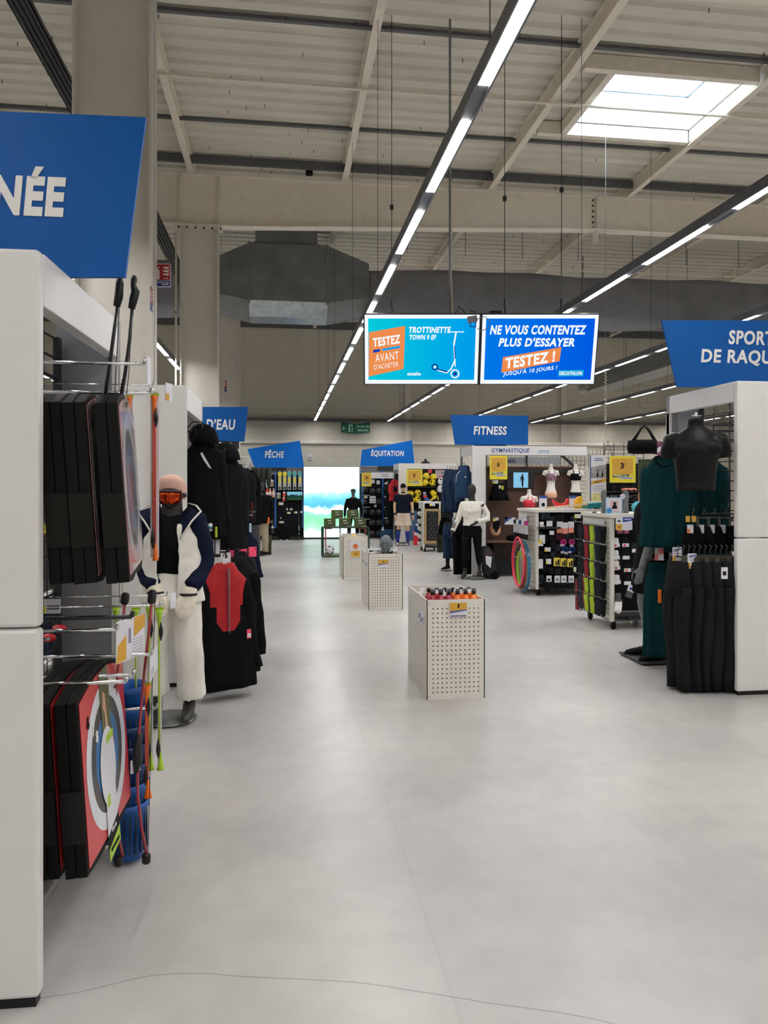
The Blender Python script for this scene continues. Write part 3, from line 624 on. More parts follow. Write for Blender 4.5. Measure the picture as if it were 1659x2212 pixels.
arrows('lime green arrows on a white card, rightmost on the lower prong', 345, 1318, 1660, 8, 0.84, LIME, LIME, 'lime arrow packs', 1, 16)
arrows('lime green arrows beside the rightmost pack on the lower prong', 324, 1312, 1660, 12, 0.88, LIME, LIME, 'lime arrow packs', 1, 16)
arrows('lime green arrows on a thin rod between the two red bows', 294, 1318, 1560, 3, 0.9, LIME, LIME, 'lime arrow packs', 1, 16)
arrows('lime green arrows at the back left of the lower prong', 252, 1314, 1700, 14, 0.94, LIME, LIME, 'lime arrow packs', 1, 16)
arrows('orange arrows hanging low in front of the blue tubs', 318, 1480, 1720, 5, 0.8, ORS, ORANGE, 'orange arrow packs', 2, 18)
# blue tubs stacked behind the bows
TUB = M('tub_blue', '1d5fb0', 0.35); TUBD = M('tub_dark_blue', '152a4a', 0.4)
q = LF.u(283, 1800, 0.98); top = LF.u(283, 1462, 0.98).z; bot = max(0.17, q.z)
st = thing('basket_stack_base', 'lowest blue basket of the stack behind the red bows', 'basket', LF.M @ Vector((q.x, 0.93, 0.02)), -LF.h, 'stacked blue baskets'); st.name = 'basket'
rr = 0.085
def basket(t, h, m):
    MB().lathe([(rr * .8, 0), (rr * .98, h), (rr * 1.06, h), (rr * 1.06, h + .025), (rr * .98, h + .025), (rr * .9, h - 0.01), (rr * .72, 0.02)], 20).build('tub', m, t)
    mb = MB()
    for i in range(20):
        a = 2 * math.pi * i / 20; mb.box(-0.004, 0.004, rr * .86, rr * .96, h * .15, h * .7, Matrix.Rotation(a, 4, 'Z'))
    mb.build('slots', TUBD, t)
basket(st, 0.22, TUB)
for i in range(6):
    b = thing('basket', ('dark blue basket in the stack behind the red bows, ' + ORD[i + 1] + ' from the floor' if i < 4 else 'topmost blue basket of the stack behind the red bows' if i == 5 else 'second blue basket from the top of the stack behind the red bows'), 'basket', LF.M @ Vector((q.x, 0.93, 0.02 + 0.085 * (i + 1))), -LF.h, 'stacked blue baskets'); basket(b, 0.22, TUB if i in (0, 4, 5) else M('tub_mid_blue', '1a3c74', 0.35))
# goods glimpsed through the grid, on the far side of the gondola
yt = thing('partition_screen', 'yellow display panel seen through the wire grid on the left', 'panel', LF.M @ Vector((-1.3, 3.9, 0)), -LF.h)
MB().box(-0.5, 0.45, 0, 0.02, 1.25, 2.12).build('board', M('panel_yellow', 'b3a21c', 0.5), yt); MB().box(-0.03, 0.0, 0.02, 0.05, 0, 1.4).build('post', DARKM, yt)
wc = thing('wire_basket', 'tall wire basket unit standing behind the left gondola grid', 'basket', LF.M @ Vector((-0.85, 2.1, 0)), -LF.h); mb = MB()
for z in [0.2 + 0.06 * i for i in range(30)]: mb.tube([(-0.25, -0.3, z), (0.2, -0.3, z), (0.2, 0.3, z), (-0.25, 0.3, z)], 0.0025, 5, True)
for i in range(8): mb.tube([(0.2, -0.3 + 0.085 * i, 0.1), (0.2, -0.3 + .085 * i, 1.98)], 0.003, 5)
for i in range(6): mb.tube([(-0.25 + .09 * i, -0.3, 0.1), (-0.25 + .09 * i, -0.3, 1.98)], 0.003, 5)
for x in (-0.25, 0.2):
    for y in (-0.3, 0.3): mb.tube([(x, y, 0), (x, y, 2.0)], 0.008, 6)
mb.build('wire_cage', WIRE, wc)
for i, (m_, z) in enumerate(((BLACKP, .2), (NAVY, .62), (BLACKP, 1.02), (DARKM, 1.42))): MB().box(-.22, .17, -.26, .27, z, z + .34).build('stored_goods', m_, wc, .02)
for i, (px, py, u, c, w, h, lab) in enumerate(((110, 1010, .75, CARD, .09, .05, 'white and yellow shelf card seen through the upper left grid'), (104, 1310, .8, CARD, .1, .06, 'white and yellow shelf card seen through the lower left grid'))):
    p = LF.u(px, py, u); card(lab, 'price card', LF.M @ p, -LF.h, w, h, {'areas': [(0, .4, 0, .5, YEL), (.45, .95, .3, .36, INK), (.45, .95, .5, .56, INK)]})
for i, (px, py, u, m, lab) in enumerate(((128, 1358, .85, REDP, 'small red toy piece seen through the grid above another'), (105, 1378, .8, REDP, 'small red toy piece seen through the grid, lower one'), (103, 998, .8, YEL, 'yellow ball top seen through the left grid'))):
    p = LF.u(px, py, u); t = thing('ball' if i == 2 else 'toy_piece', lab, 'toy', LF.M @ p, -LF.h); MB().ball((0, 0, 0), (0.03, 0.02, 0.018)).build('shell', m, t); MB().box(-.012, .012, -.022, -.018, -.006, .006).build('mark', CARD, t)
# ================================================================== GARMENTS AND FIGURES
def ring(cx, cy, cz, a, b, n=24, ex=2.0, fold=0.0, k=7, ph=0.0):
    out = []
    for j in range(n):
        t = 2 * math.pi * j / n; c, s = math.cos(t), math.sin(t); f = 1 + fold * math.sin(k * t + ph) + fold * 0.5 * math.sin((k + 4) * t + 2.1 * ph)
        out.append((cx + a * math.copysign(abs(c) ** (2 / ex), c) * (1 + (f - 1) * .25), cy + b * math.copysign(abs(s) ** (2 / ex), s) * f, cz))
    return out
def hanger(t, w=0.36, top=0.14, mat=None):
    m = mat or BLACKM
    MB().tube([(-w / 2, 0, -0.02), (0, 0, 0.05), (w / 2, 0, -0.02)], 0.008, 6).tube([(0, 0, 0.045), (0, 0, top - 0.03), (0.02, 0, top), (0.0, 0, top + 0.02), (-0.02, 0, top)], 0.004, 6).build('hanger', m, t)
def garment(name, label, cat, loc, rz, L, wsh, whem, d, mat, sl=0.6, splay=0.06, smat=None, hood=False, collar=True, fold=0.12, yoke=None, group=None, sleeves=True, hang=True, zipm=None, n=28, k=7, sleeve_r=0.075, neck=None, paint=None):
    t = thing(name, label, cat, loc, rz, group); mb = MB(); ph = random.uniform(0, 6); rings = []
    N = 14
    for i in range(N + 1):
        u = 1 - i / N; w = wsh / 2 + (whem - wsh) / 2 * u; dd = d / 2 * (0.75 + 0.25 * u)
        rings.append(ring(0.01 * math.sin(5 * u + ph), 0, -0.05 - (L - 0.05) * u, w, dd, n, 2.6, fold * (0.25 + 0.75 * u), k, ph + 0.8 * u))
    rings.append(ring(0, 0, -0.015, wsh * .40, d * .32, n, 2.2)); rings.append(ring(0, 0, 0.03, 0.10, d * .3, n, 2)); rings.append(ring(0, 0, 0.05 if not collar else 0.085, 0.075, 0.055, n, 2))
    if paint:
        src = MB().loft(rings); bm_, ym_ = MB(), MB(); b_ = bmesh.new(); b_.from_mesh(src.mesh('body'))
        for co, no in paint[2]: bmesh.ops.bisect_plane(b_, geom=b_.verts[:] + b_.edges[:] + b_.faces[:], plane_co=co, plane_no=no)
        for f in b_.faces: (ym_ if paint[0](f.calc_center_median()) else bm_).add([v.co.copy() for v in f.verts], [tuple(range(len(f.verts)))], True)
        b_.free()
        for q, m_, nm in ((bm_, mat, 'body'), (ym_, paint[1], 'yoke')):
            me = q.mesh(nm); b_ = bmesh.new(); b_.from_mesh(me); bmesh.ops.remove_doubles(b_, verts=b_.verts, dist=1e-5); b_.to_mesh(me); b_.free(); put(nm, me, m_, t)
    elif yoke:                                        # upper part in another colour
        cut = [r for r in rings if r[0][2] < -yoke[0]] ; cut2 = [r for r in rings if r[0][2] >= -yoke[0]]
        MB().loft(cut + cut2[:1]).build('body', mat, t); MB().loft([[(p[0] * 1.004, p[1] * 1.004, p[2]) for p in cut[-1]]] + [[(p[0] * 1.004, p[1] * 1.004, p[2]) for p in r] for r in cut2]).build('yoke', yoke[1], t)
    else: MB().loft(rings).build('body', mat, t)
    if sleeves:
        for s in (-1, 1):
            pts = []; rr = []
            for i in range(9):
                u = i / 8; pts.append((s * (wsh / 2 - 0.035 + splay * u + 0.012 * math.sin(4 * u + ph)), 0.015 * math.sin(6 * u + ph) - 0.02 * u, -0.055 - sl * u)); rr.append((sleeve_r + (0.052 - sleeve_r) * u) * (1 + 0.08 * math.sin(17 * u + ph)))
            rr[0] = sleeve_r * .8
            MB().tube(pts, rr, 12, flat=0.62, up=(0, 1, 0)).build('sleeve', smat or mat, t)
    if hood:
        MB().ball((0, 0.03, 0.10), (0.12, 0.11, 0.11), 14, 9).loft([ring(0, -0.03 - .02 * math.sin(i), 0.03 + 0.04 * i, 0.125 - .012 * i, 0.10 - .01 * i, 16, 2) for i in range(4)]).build('hood', smat or mat, t)
    if neck: MB().tube([(0.085 * math.cos(a), -d * .27 + .0 * math.sin(a) - 0.012, 0.03 - 0.075 * max(0, -math.sin(a)) + .02 * max(0, math.sin(a))) for a in [2 * math.pi * i / 16 for i in range(16)]], 0.008, 6, True).build('neckline', neck, t)
    if zipm: MB().box(-0.0018, 0.0018, -d * .5 - .004, -d * .5 + .03, -L * .5, 0.05).build('zip', zipm, t)
    if hang: hanger(t, wsh * .8)
    return t
def trousers(name, label, cat, loc, rz, L, w, mat, d=0.07, flare=1.0, group=None, clip=True, fold=0.06):
    t = thing(name, label, cat, loc, rz, group); ph = random.uniform(0, 6); n = 16
    mb = MB().loft([ring(0, 0, -0.28, w * .52, d * .62, n, 2.4, .06, 5, ph), ring(0, 0, -0.15, w * .53, d * .6, n, 2.4, .04, 5, ph), ring(0, 0, 0, w * .46, d * .45, n, 2.4)])
    mb.build('waist', mat, t)
    for s in (-1, 1):
        rings = []
        for i in range(10):
            u = i / 9; rings.append(ring(s * w * (.25 + .03 * u) + .006 * math.sin(6 * u + ph + s), 0.01 * math.sin(5 * u + ph), -L + (L - .2) * (1 - u) * 0 + (L - .2) * u, w * (.23 * flare + (.27 - .23 * flare) * u), d * .5 * (1 + .15 * math.sin(9 * u + ph)), n, 2.3, fold, 4, ph + 3 * u))
        MB().loft(rings).build('leg', mat, t)
    if clip:
        MB().box(-w * .42, w * .42, -0.006, 0.006, 0.03, 0.045).box(-w * .36, -w * .28, -.018, .018, -.03, 0.035).box(w * .28, w * .36, -.018, .018, -.03, 0.035).tube([(0, 0, .04), (0, 0, .09), (.018, 0, .115), (0, 0, .13)], .004, 6).build('clip_hanger', M('hanger_grey', '45453f', .4), t)
    return t
# ---- figures
def hand(mb, w, d, sp, H, curl=0.35, thumb=1, spread=0.2):
    """hand at wrist w pointing along d; sp = direction across the palm (towards the thumb side when thumb=1)"""
    w, d, sp = Vector(w), Vector(d).normalized(), Vector(sp); sp = (sp - d * sp.dot(d)).normalized(); nrm = d.cross(sp) * thumb
    s = H / 1.75
    mb.tube([w - d * .02 * s, w + d * .03 * s, w + d * .075 * s, w + d * .095 * s], [.026 * s, .036 * s, .040 * s, .034 * s], 12, flat=.5, up=nrm)
    for i, (off, ln) in enumerate(((.030, .075), (.010, .084), (-.010, .078), (-.029, .060))):
        b = w + d * .085 * s + sp * off * s; dr = (d + sp * off * spread * 6).normalized(); p1 = b + dr * ln * .45 * s; dr2 = (dr + nrm * curl).normalized(); p2 = p1 + dr2 * ln * .32 * s; dr3 = (dr2 + nrm * curl).normalized(); p3 = p2 + dr3 * ln * .25 * s
        mb.tube([b - dr * .015 * s, b, p1, p2, p3], [.0098 * s, .0098 * s, .0092 * s, .0085 * s, .006 * s], 8)
    b = w + d * .025 * s + sp * .03 * s; q = (d * .75 + sp * .6 + nrm * .25).normalized(); p1 = b + q * .04 * s; p2 = p1 + (q + d * .5).normalized() * .03 * s
    mb.tube([b - q * .02 * s, b, p1, p2], [.013 * s, .012 * s, .011 * s, .007 * s], 8)
TORSO_M = [(.470, .092, .068), (.500, .100, .070), (.535, .096, .066), (.580, .084, .058), (.630, .084, .058), (.690, .098, .066), (.740, .108, .070), (.785, .110, .062), (.815, .085, .050), (.835, .048, .040), (.850, .034, .036)]
TORSO_F = [(.470, .096, .070), (.505, .104, .074), (.540, .094, .066), (.590, .072, .054), (.630, .070, .053), (.680, .082, .062), (.720, .090, .074), (.765, .092, .062), (.805, .075, .047), (.830, .038, .034), (.850, .028, .031)]
def arm_default(H, s, out=.16, fwd=0):
    return [(s * .105 * H, 0, .795 * H), (s * (.135) * H, .01 * H, .70 * H), (s * out * H, .005 * H, .625 * H), (s * (out + .005) * H, -.02 * H - fwd, .49 * H)]
def leg_default(H, s, sp=.055): return [(s * .05 * H, 0, .50 * H), (s * sp * H, -.008 * H, .285 * H), (s * (sp + .003) * H, .012 * H, .05 * H)]
def figure_mesh(H, tor, arms, legs, head=True, hands=True, headr=(.040, .050, .064), face=False, neckx=0, feet=True, ar=(.030, .027, .024, .017), lr=(.050, .035, .022), toe=0, hx=0.0, curl=.3):
    mb = MB(); S = H
    mb.loft([ring(0, 0, z * H, a * H, b * H, 24, 2.25) for z, a, b in tor])
    if head:
        c = Vector((hx, -.008 * H, .935 * H)); mb.tube([(0, .004 * H, .82 * H), (hx * .6, .0, .885 * H), c], [.033 * H, .030 * H, .034 * H], 12)
        mb.ball(c + Vector((0, 0, .008 * H)), tuple(r * H for r in headr), 18, 13); mb.ball(c + Vector((0, -.018 * H, -.022 * H)), (.030 * H, .034 * H, .042 * H), 14, 9)
        if face:
            mb.tube([c + Vector((0, -.05 * H, .008 * H)), c + Vector((0, -.058 * H, -.01 * H)), c + Vector((0, -.05 * H, -.014 * H))], [.005 * H, .008 * H, .006 * H], 8)
            for s in (-1, 1): mb.ball(c + Vector((s * .041 * H, .004 * H, -.005 * H)), (.006 * H, .012 * H, .018 * H), 8, 6)
    for s, pts in arms:
        mb.tube(pts, [.036 * H] + [r * H for r in ar[1:]][:len(pts) - 1] if len(pts) > 1 else .03, 12)
        if hands:
            w = Vector(pts[-1]); d = (w - Vector(pts[-2])).normalized(); d = Vector((d.x * .6, d.y * .6 - .1, d.z)).normalized()
            hand(mb, w, d, Vector((-s * .35, -1, 0)), H, curl, thumb=s)
    for s, pts in legs:
        h, k, a = [Vector(p) for p in pts]
        mb.tube([h + Vector((0, 0, .02 * H)), h.lerp(k, .35), h.lerp(k, .8), k, k.lerp(a, .3) + Vector((0, .008 * H, 0)), k.lerp(a, .75), a], [lr[0] * H, lr[0] * H * .98, lr[1] * H * 1.08, lr[1] * H, lr[1] * H * 1.02, lr[2] * H * 1.05, lr[2] * H], 14)
        if feet:
            f = Vector((s * .018 * H, -1, 0)).normalized(); b = Vector((a.x, a.y, a.z))
            mb.tube([b, b + f * .01 * H - Vector((0, 0, .025 * H)), b + f * .06 * H - Vector((0, 0, .03 * H + toe)), b + f * .105 * H - Vector((0, 0, .036 * H + toe)), b + f * .125 * H - Vector((0, 0, .038 * H + toe))], [.024 * H, .026 * H, .024 * H, .017 * H, .009 * H], 12, flat=None)
            mb.ball(b + Vector((0, .012 * H, -.028 * H)), (.020 * H, .026 * H, .022 * H), 10, 7)
    return mb
def cloth_torso(mb, H, tor, z0, z1, g, flare=0, hemdrop=0):
    t = [r for r in tor if z0 <= r[0] <= z1]
    def at(z):
        for (a, b) in zip(tor, tor[1:]):
            if a[0] <= z <= b[0]:
                u = (z - a[0]) / (b[0] - a[0]); return (z, a[1] + (b[1] - a[1]) * u, a[2] + (b[2] - a[2]) * u)
        return tor[0] if z < tor[0][0] else tor[-1]
    rr = ([(z0,) + at(max(z0, tor[0][0]))[1:]] if (not t or t[0][0] > z0) else []) + t + ([at(z1)] if t and t[-1][0] < z1 else [])
    n = len(rr); mb.loft([ring(0, 0, z * H, a * H + g + flare * (1 - i / max(1, n - 1)), b * H + g + flare * (1 - i / max(1, n - 1)), 24, 2.3) for i, (z, a, b) in enumerate(rr)])
    return mb
def base_plate(t, r, x=0, y=0, mat=None, rod=None, square=False):
    if square: MB().box(x - r, x + r, y - r * .8, y + r * .8, 0, 0.012).build('base_plate', mat or GALV, t)
    else: MB().lathe([(r, 0), (r, .006), (r * .98, .01)], 32, Matrix.Translation((x, y, 0))).build('base_plate', mat or GALV, t)
    if rod: MB().tube([(rod[0], rod[1], .008), (rod[0], rod[1], rod[2])], .009, 8).build('support_rod', CHROME, t)
# ------------------------------------------------------------------ ski mannequin
H = 1.72
zf = 5.18
t = thing('mannequin', 'black mannequin in white ski wear with pink hat and orange goggles', 'mannequin', P(372, 1050, zf) * 1, -YAW + R(4)); t.location.z = 0.012
kx = zf / F
def mx(px): return (px - 372) * kx
def mz(py): return CAMH - (py - HZ) * kx - 0.012
arms = [(-1, [(-.165, .0, 1.40), (-.205, .04, 1.22), (-.215, .06, 1.10), (mx(345), -.13, mz(1268))]), (1, [(.165, 0, 1.40), (.20, .04, 1.22), (.212, .06, 1.10), (mx(416), -.13, mz(1272))])]
legs = [(-1, [(-.092, 0, .87), (-.115, -.02, .50), (-.11, .02, .12)]), (1, [(.092, 0, .87), (.125, -.04, .50), (.115, .03, .14)])]
mbf = figure_mesh(H, TORSO_F, arms, legs, hands=False, headr=(.040, .048, .048), toe=.03)
mbf.tube([(0, .01, 1.42), (0, 0, 1.47), (0, -.004, 1.56)], [.085, .072, .068], 16)
bake(mbf, 'body', MANB, t, .011, 4)
# trousers, wide and creased
mb = MB(); cloth_torso(mb, H, TORSO_F, .47, .60, .018)
for s, (h, k, a) in legs:
    h, k, a = Vector(h), Vector(k), Vector(a)
    a2 = Vector((a.x + (-.015 if s < 0 else .015), a.y, .20 if s < 0 else .165))
    mb.tube([h + Vector((-.005 * s, 0, .03)), h.lerp(k, .5), k, k.lerp(a2, .5), a2], [.116, .106, .096, .094, .106], 18, flat=1.0, up=(0, 1, 0))
bake(mb, 'ski_trousers', WHITEC, t, .012, 3, noise=(.013, 11, .55))
# base layer top
mb = MB(); cloth_torso(mb, H, TORSO_F, .60, .85, .012); bake(mb, 'base_layer', BLACKC, t, .012, 3)
# jacket: two open fronts and a back, navy shoulders and sleeves, white lower
def jacket_half(mb, s, z0, z1, n, open_, g, inner):
    rings = []
    for i in range(n + 1):
        u = i / n; z = z0 + (z1 - z0) * u; wi = (.225 - .045 * u) + (0 if u < .8 else -.05 * (u - .8) * 5); op = open_ * (1 - .35 * abs(u - .55))
        out = []
        m = 14
        for j in range(m + 1):
            a = math.pi * (0.5 + j / m)      # from back centre round the side to the front
            x = -wi * math.cos(a) * 1; y = .135 * math.sin(a + math.pi)
            x = s * abs(x) if j < m else s * op; out.append((max(op, abs(x)) * s if y < 0 else x, y if y > 0 else y * 1.15, z))
        inn = [(p[0] * .93, p[1] * .9, p[2]) for p in reversed(out)]
        rings.append(out + inn)
    mb.loft(rings); return mb
for s in (-1, 1):
    mb = jacket_half(MB(), s, mz(1300), mz(1128), 10, .075, 0, 0)
    bake(mb, 'jacket_front', WHITEC, t, .011, 2, noise=(.010, 9, 1.5))
mb = MB()
for s, p in arms:
    p = [Vector(q) for q in p]; mb.tube([p[0] + Vector((-.07 * s, .0, .025)), p[0] + Vector((0, 0, .0)), p[1], p[2], p[2].lerp(p[3], .6), p[3] + Vector((0, 0, .02))], [.062, .076, .074, .072, .068, .058], 16)
bake(mb, 'navy_sleeves', NAVY, t, .011, 3, noise=(.014, 10, 1.6))
for s in (-1, 1):       # stand-up collar flaps with navy lining
    MB().add([(s * .06, -.02, 1.44), (s * .075, -.12, 1.38), (s * .20, -.10, 1.46), (s * .10, .06, 1.50), (s * .085, -.135, 1.30)], [(0, 1, 2, 3), (1, 4, 2)], True).build('collar_lining', NAVY, t).modifiers.new('t', 'SOLIDIFY').thickness = .012
    MB().tube([(s * .10, .07, 1.515), (s * .17, -.02, 1.50), (s * .215, -.10, 1.465), (s * .16, -.13, 1.40), (s * .085, -.145, 1.28)], .007, 6).build('collar_edge', WHITEC, t)
# mittens
for s, p in arms:
    w = Vector(p[-1]); d = Vector((-s * .25, -.18, -1)).normalized(); sp = Vector((-s, -.5, -.2))
    mb = MB().tube([w - d * .03, w + d * .03, w + d * .10, w + d * .165, w + d * .195], [.052, .058, .066, .055, .026], 14, flat=.68, up=(0, 1, 0))
    b = w + d * .04 + sp.normalized() * .04; mb.tube([b, b + (d + sp.normalized() * .6).normalized() * .05, b + (d * 1.3 + sp.normalized() * .4).normalized() * .09], [.026, .026, .014], 10)
    bake(mb, 'mitten', CREAMC, t, .009, 3, noise=(.006, 24, 1)); MB().tube([w + d * .02 + Vector((.052 * math.cos(a), .042 * math.sin(a), .0)) for a in [2 * math.pi * i / 14 for i in range(14)]], .010, 6, True).build('cuff_strap', BLACKM, t)
# hat, goggles
hc = Vector((0, -.008 * H, .943 * H))
mb = MB().loft([ring(hc.x, hc.y + .03 - .012 * i, hc.z + zz, a, a * 1.22, 22, 2.1) for i, (zz, a) in enumerate(((-.075, .088), (-.03, .096), (.015, .097), (.05, .088), (.08, .065), (.098, .02)))])
mb.v = [(v[0], v[1], v[2] - .34 * (v[1] - hc.y) * max(0, min(1, 1 - (v[2] - hc.z) / .09))) if v[1] < hc.y else v for v in mb.v]
hat = bake(mb, 'ski_hat', M('hat_pink', 'dcb3a3', .85, var=.05, bump=.2, bscale=200), t, .009, 3)
MB().ball((hc.x, hc.y - .055, hc.z - .045), (.068, .05, .095), 18, 11).build('face', MANB, t)
GOG = M('goggle_lens', 'd2481c', .06, .85, var=.5, scale=22); GF = M('goggle_frame', '3a1518', .35)
rows = []
for i, (zz, hw_) in enumerate(((-.112, .028), (-.10, .062), (-.075, .078), (-.045, .082), (-.02, .076))):
    rows.append([(hc.x + hw_ * (j / 8 * 2 - 1), hc.y - .122 + .055 * (j / 8 * 2 - 1) ** 2, hc.z + zz + (.02 if (i == 0 and 3 <= j <= 5) else 0)) for j in range(9)])
g_ = MB(); n0 = 9; g_.add([p for r in rows for p in r], [(a * n0 + b, a * n0 + b + 1, (a + 1) * n0 + b + 1, (a + 1) * n0 + b) for a in range(4) for b in range(8)], True)
go = g_.build('goggle_lens', GOG, t); go.modifiers.new('t', 'SOLIDIFY').thickness = .006
MB().tube([rows[-1][j] for j in range(9)] , .009, 8).tube([r[0] for r in rows], .008, 8).tube([r[-1] for r in rows], .008, 8).build('goggle_frame', GF, t)
MB().tube([(hc.x + .099 * math.cos(a), hc.y + .012 + .122 * math.sin(a), hc.z - .045) for a in [math.pi * (-.15 + 1.3 * i / 16) for i in range(17)]], .017, 6, flat=.3).build('goggle_strap', GF, t)
base_plate(t, .19, -.03, .04, GALV, (mx(397), .0, .28))
# ------------------------------------------------------------------ second left gondola (water sports) and its jackets
DF = Frame(P(403, 1200, 6.09), YAW + math.atan((609 - CX) / F))
dg_ = gondola('white gondola behind the ski mannequin carrying black jackets', DF, -1, 1.25, 2.48, 0.5, lintel=.2, farw=.25, bd=.02)
def dvh(g, x0, x1, u, z, r=.008): return MB().tube([(x0, u, z), (x1, u, z), (x1, u, z + .03)], r, 8).build('hanging_rail', BLACKM, g)
dvh(dg_, -.24, .2, .3, 2.12); dvh(dg_, -.24, .24, .95, 1.98); dvh(dg_, -.24, .3, .5, 1.06); dvh(dg_, -.24, .25, 1.0, 1.2)
MB().tube([(-.2, .25, 1.95), (.02, .25, 2.2), (.1, .25, 2.2), (.1, .25, 2.05)], .006, 6).build('hook', BLACKM, dg_)
def gpx(px, py, z): return P(px, py, z)
REFL = M('reflective', 'c9cbcc', .4); YZ = M('zip_yellow', 'c8d83a', .5)
g1 = garment('jacket', 'big black hooded jacket with a white reflective stripe, front of the upper left rail', 'jacket', gpx(440, 966, 6.45), R(28), .80, .34, .38, .18, BLACKC, .62, .06, hood=True, fold=.1)
MB().prism([(-.075, -.06), (-.06, -.05), (.0, -.15), (.025, -.19), (.0, -.18), (-.05, -.11)], -.115, -.105).build('reflective_stripe', REFL, g1); MB().box(.06, .07, -.13, -.10, -.78, -.69).build('zip_pull', YZ, g1)
garment('jacket', 'black hooded jacket hanging behind the striped black jacket', 'jacket', gpx(490, 1000, 7.3), R(24), .85, .34, .44, .16, BLACKC2, .65, .05, hood=True)
garment('jacket', 'black coat hanging at the inner left of the striped jacket', 'jacket', gpx(414, 1000, 6.75), R(20), .78, .3, .34, .12, BLACKC2, .55, .03, collar=True)
garment('jacket', 'long black garment hem hanging lowest behind the upper black jackets', 'jacket', gpx(478, 1105, 7.0), R(20), .36, .2, .22, .10, BLACKC, .2, .0, sleeves=False)
YOKE = (.33, REDC)
r1 = garment('jacket', 'red and black jacket with a zip, front of the lower left rail', 'jacket', gpx(486, 1240, 5.75), R(26), .88, .36, .50, .18, BLACKC, .70, .10, BLACKC, paint=(lambda c: c.z > -.24 or (c.y < 0 and abs(c.x) < .095 and c.z > -.43 and c.z > -.36 - (.095 - abs(c.x)) * 1.4), REDC, [((0, 0, -.24), (0, 0, 1)), ((0, 0, -.43), (0, 0, 1)), ((.095, 0, 0), (1, 0, 0)), ((-.095, 0, 0), (1, 0, 0)), ((.095, 0, -.36), (-1.4, 0, 1)), ((-.095, 0, -.36), (1.4, 0, 1))]), zipm=M('zip_grey', '8d8a8a', .4), fold=.1)
MB().box(.14, .175, -.10, -.095, -.50, -.43).build('swing_tag', PINKC, r1); MB().box(.143, .172, -.102, -.10, -.49, -.46).build('tag_label', CARD, r1)
for (s_) in (-1, 1): pass
garment('jacket', 'red and black jacket squeezed behind the front red one', 'jacket', gpx(457, 1245, 5.95), R(30), .86, .34, .46, .12, BLACKC, .66, .04, BLACKC2, yoke=(.36, REDC))
garment('jacket', 'black jacket hanging last on the lower left rail', 'jacket', gpx(512, 1225, 6.3), R(24), .9, .34, .44, .12, BLACKC2, .7, .06, BLACKC)
garment('jacket', 'black jacket showing only its long hem under the red ones', 'jacket', gpx(470, 1262, 6.1), R(20), .98, .3, .36, .10, BLACKC, .7, .0, BLACKC)
for i, (px, py) in enumerate(((486, 1222), (494, 1208))): card('lilac size card on the lower left rail, ' + ('nearer' if i == 0 else 'farther') + ' of two', 'price card', P(px, py, 5.7 + .4 * i), -YAW + R(35), .035, .11, {}, None, 0)
for i, (px, py, m, lab) in enumerate(((462, 1172, ORANGE, 'orange and black blister pack beside the black jackets'), (470, 1172, M('pack_clear', '8c8f90', .2), 'grey blister pack right of the orange pack'), (456, 1176, M('pack_black', '1d1d1f', .3), 'black blister pack left of the orange pack'))):
    b, k = anchor('blister_pack', lab, 'pack', px, py, 6.5, 'blister packs on the left gondola', R(20)); MB().box(-.028, .028, 0, .03, -.13, .11).build('pack_body', M('pack_dark', '26272a', .25), b, .006); MB().box(-.028, .028, -.002, .0, .06, .12).build('pack_header', m, b); MB().box(-.018, .018, -.003, 0, -.1, .03).build('pack_label', CARD, b)
b, k = anchor('bottle', 'small teal capped bottle on the shelf beside the jackets', 'bottle', 454, 1140, 6.4); MB().lathe([(.018, -.03), (.02, .0), (.02, .03), (.01, .04)], 12).build('flask', CARD, b); MB().lathe([(.021, -.01), (.021, .012)], 12).build('label_band', TEAL, b)
# ================================================================== FARTHER LEFT
TF = Frame(P(499, 1270, 12.0), 0); gondola('white gondola under the D\u2019EAU sign, third along the left', TF, -1, .95, 2.36, .2, farw=.2, recess=.15, bd=.02)
UF = Frame(P(538, 1188, 19.1), 0); gondola('small white gondola farthest along the left, before the fishing wall', UF, -1, 1.2, 2.42, .9, farw=.3)
def wsign(label, poly, z, mat, texts):
    Y = P(poly[0][0], poly[0][1], z).y; pts = [atY(x, y, Y) for x, y in poly]; k = z / F
    s, c = sign('aisle_sign', label, WF, pts, .02, mat)
    for (t_, px, py, w, h, sh) in texts:
        q = atY(px, py, Y); txt(s, t_, q.x - c.x, -.002, q.z - c.z, w * k, h * k, LETTER, shear=sh)
    lo = min(p.z for p in pts)
    MB().box(-.3, .3, .022, .03, lo - c.z - .12, lo - c.z + .1).build('bracket', DARKM, s); return s
wsign('blue aisle sign reading D\u2019EAU above the left gondolas', [(420, 951), (420, 879), (536, 879), (528, 954)], 12.15, BLUE, [('D\u2019EAU', 477, 917, 62, 23, .12)])
YW = 22.9
wsign('blue angled sign reading PÊCHE left of the lake picture', [(534, 970), (550, 1010), (657, 1010), (648, 952)], YW, BRIGHTBLUE, [('PÊCHE', 593, 980, 41, 18, .1)])
wsign('blue angled sign reading ÉQUITATION right of the lake picture', [(782, 972), (778, 1007), (896, 1007), (890, 951)], YW, BRIGHTBLUE, [('ÉQUITATION', 837, 979, 72, 17, .1)])
wsign('wide blue sign reading FITNESS above the gymnastics display', [(973, 896), (983, 961), (1141, 961), (1141, 898)], 13.45, BLUE, [('FITNESS', 1059, 930, 74, 19, .1)])
wsign('large blue sign reading SPORTS DE RAQUETTES at the right edge', [(1430, 692), (1463, 836), (1790, 836), (1800, 692)], 6.35, BLUE, [('SPORTS', 1630, 730, 124, 31, .1), ('DE RAQUETTES', 1640, 774, 276, 35, .1)])
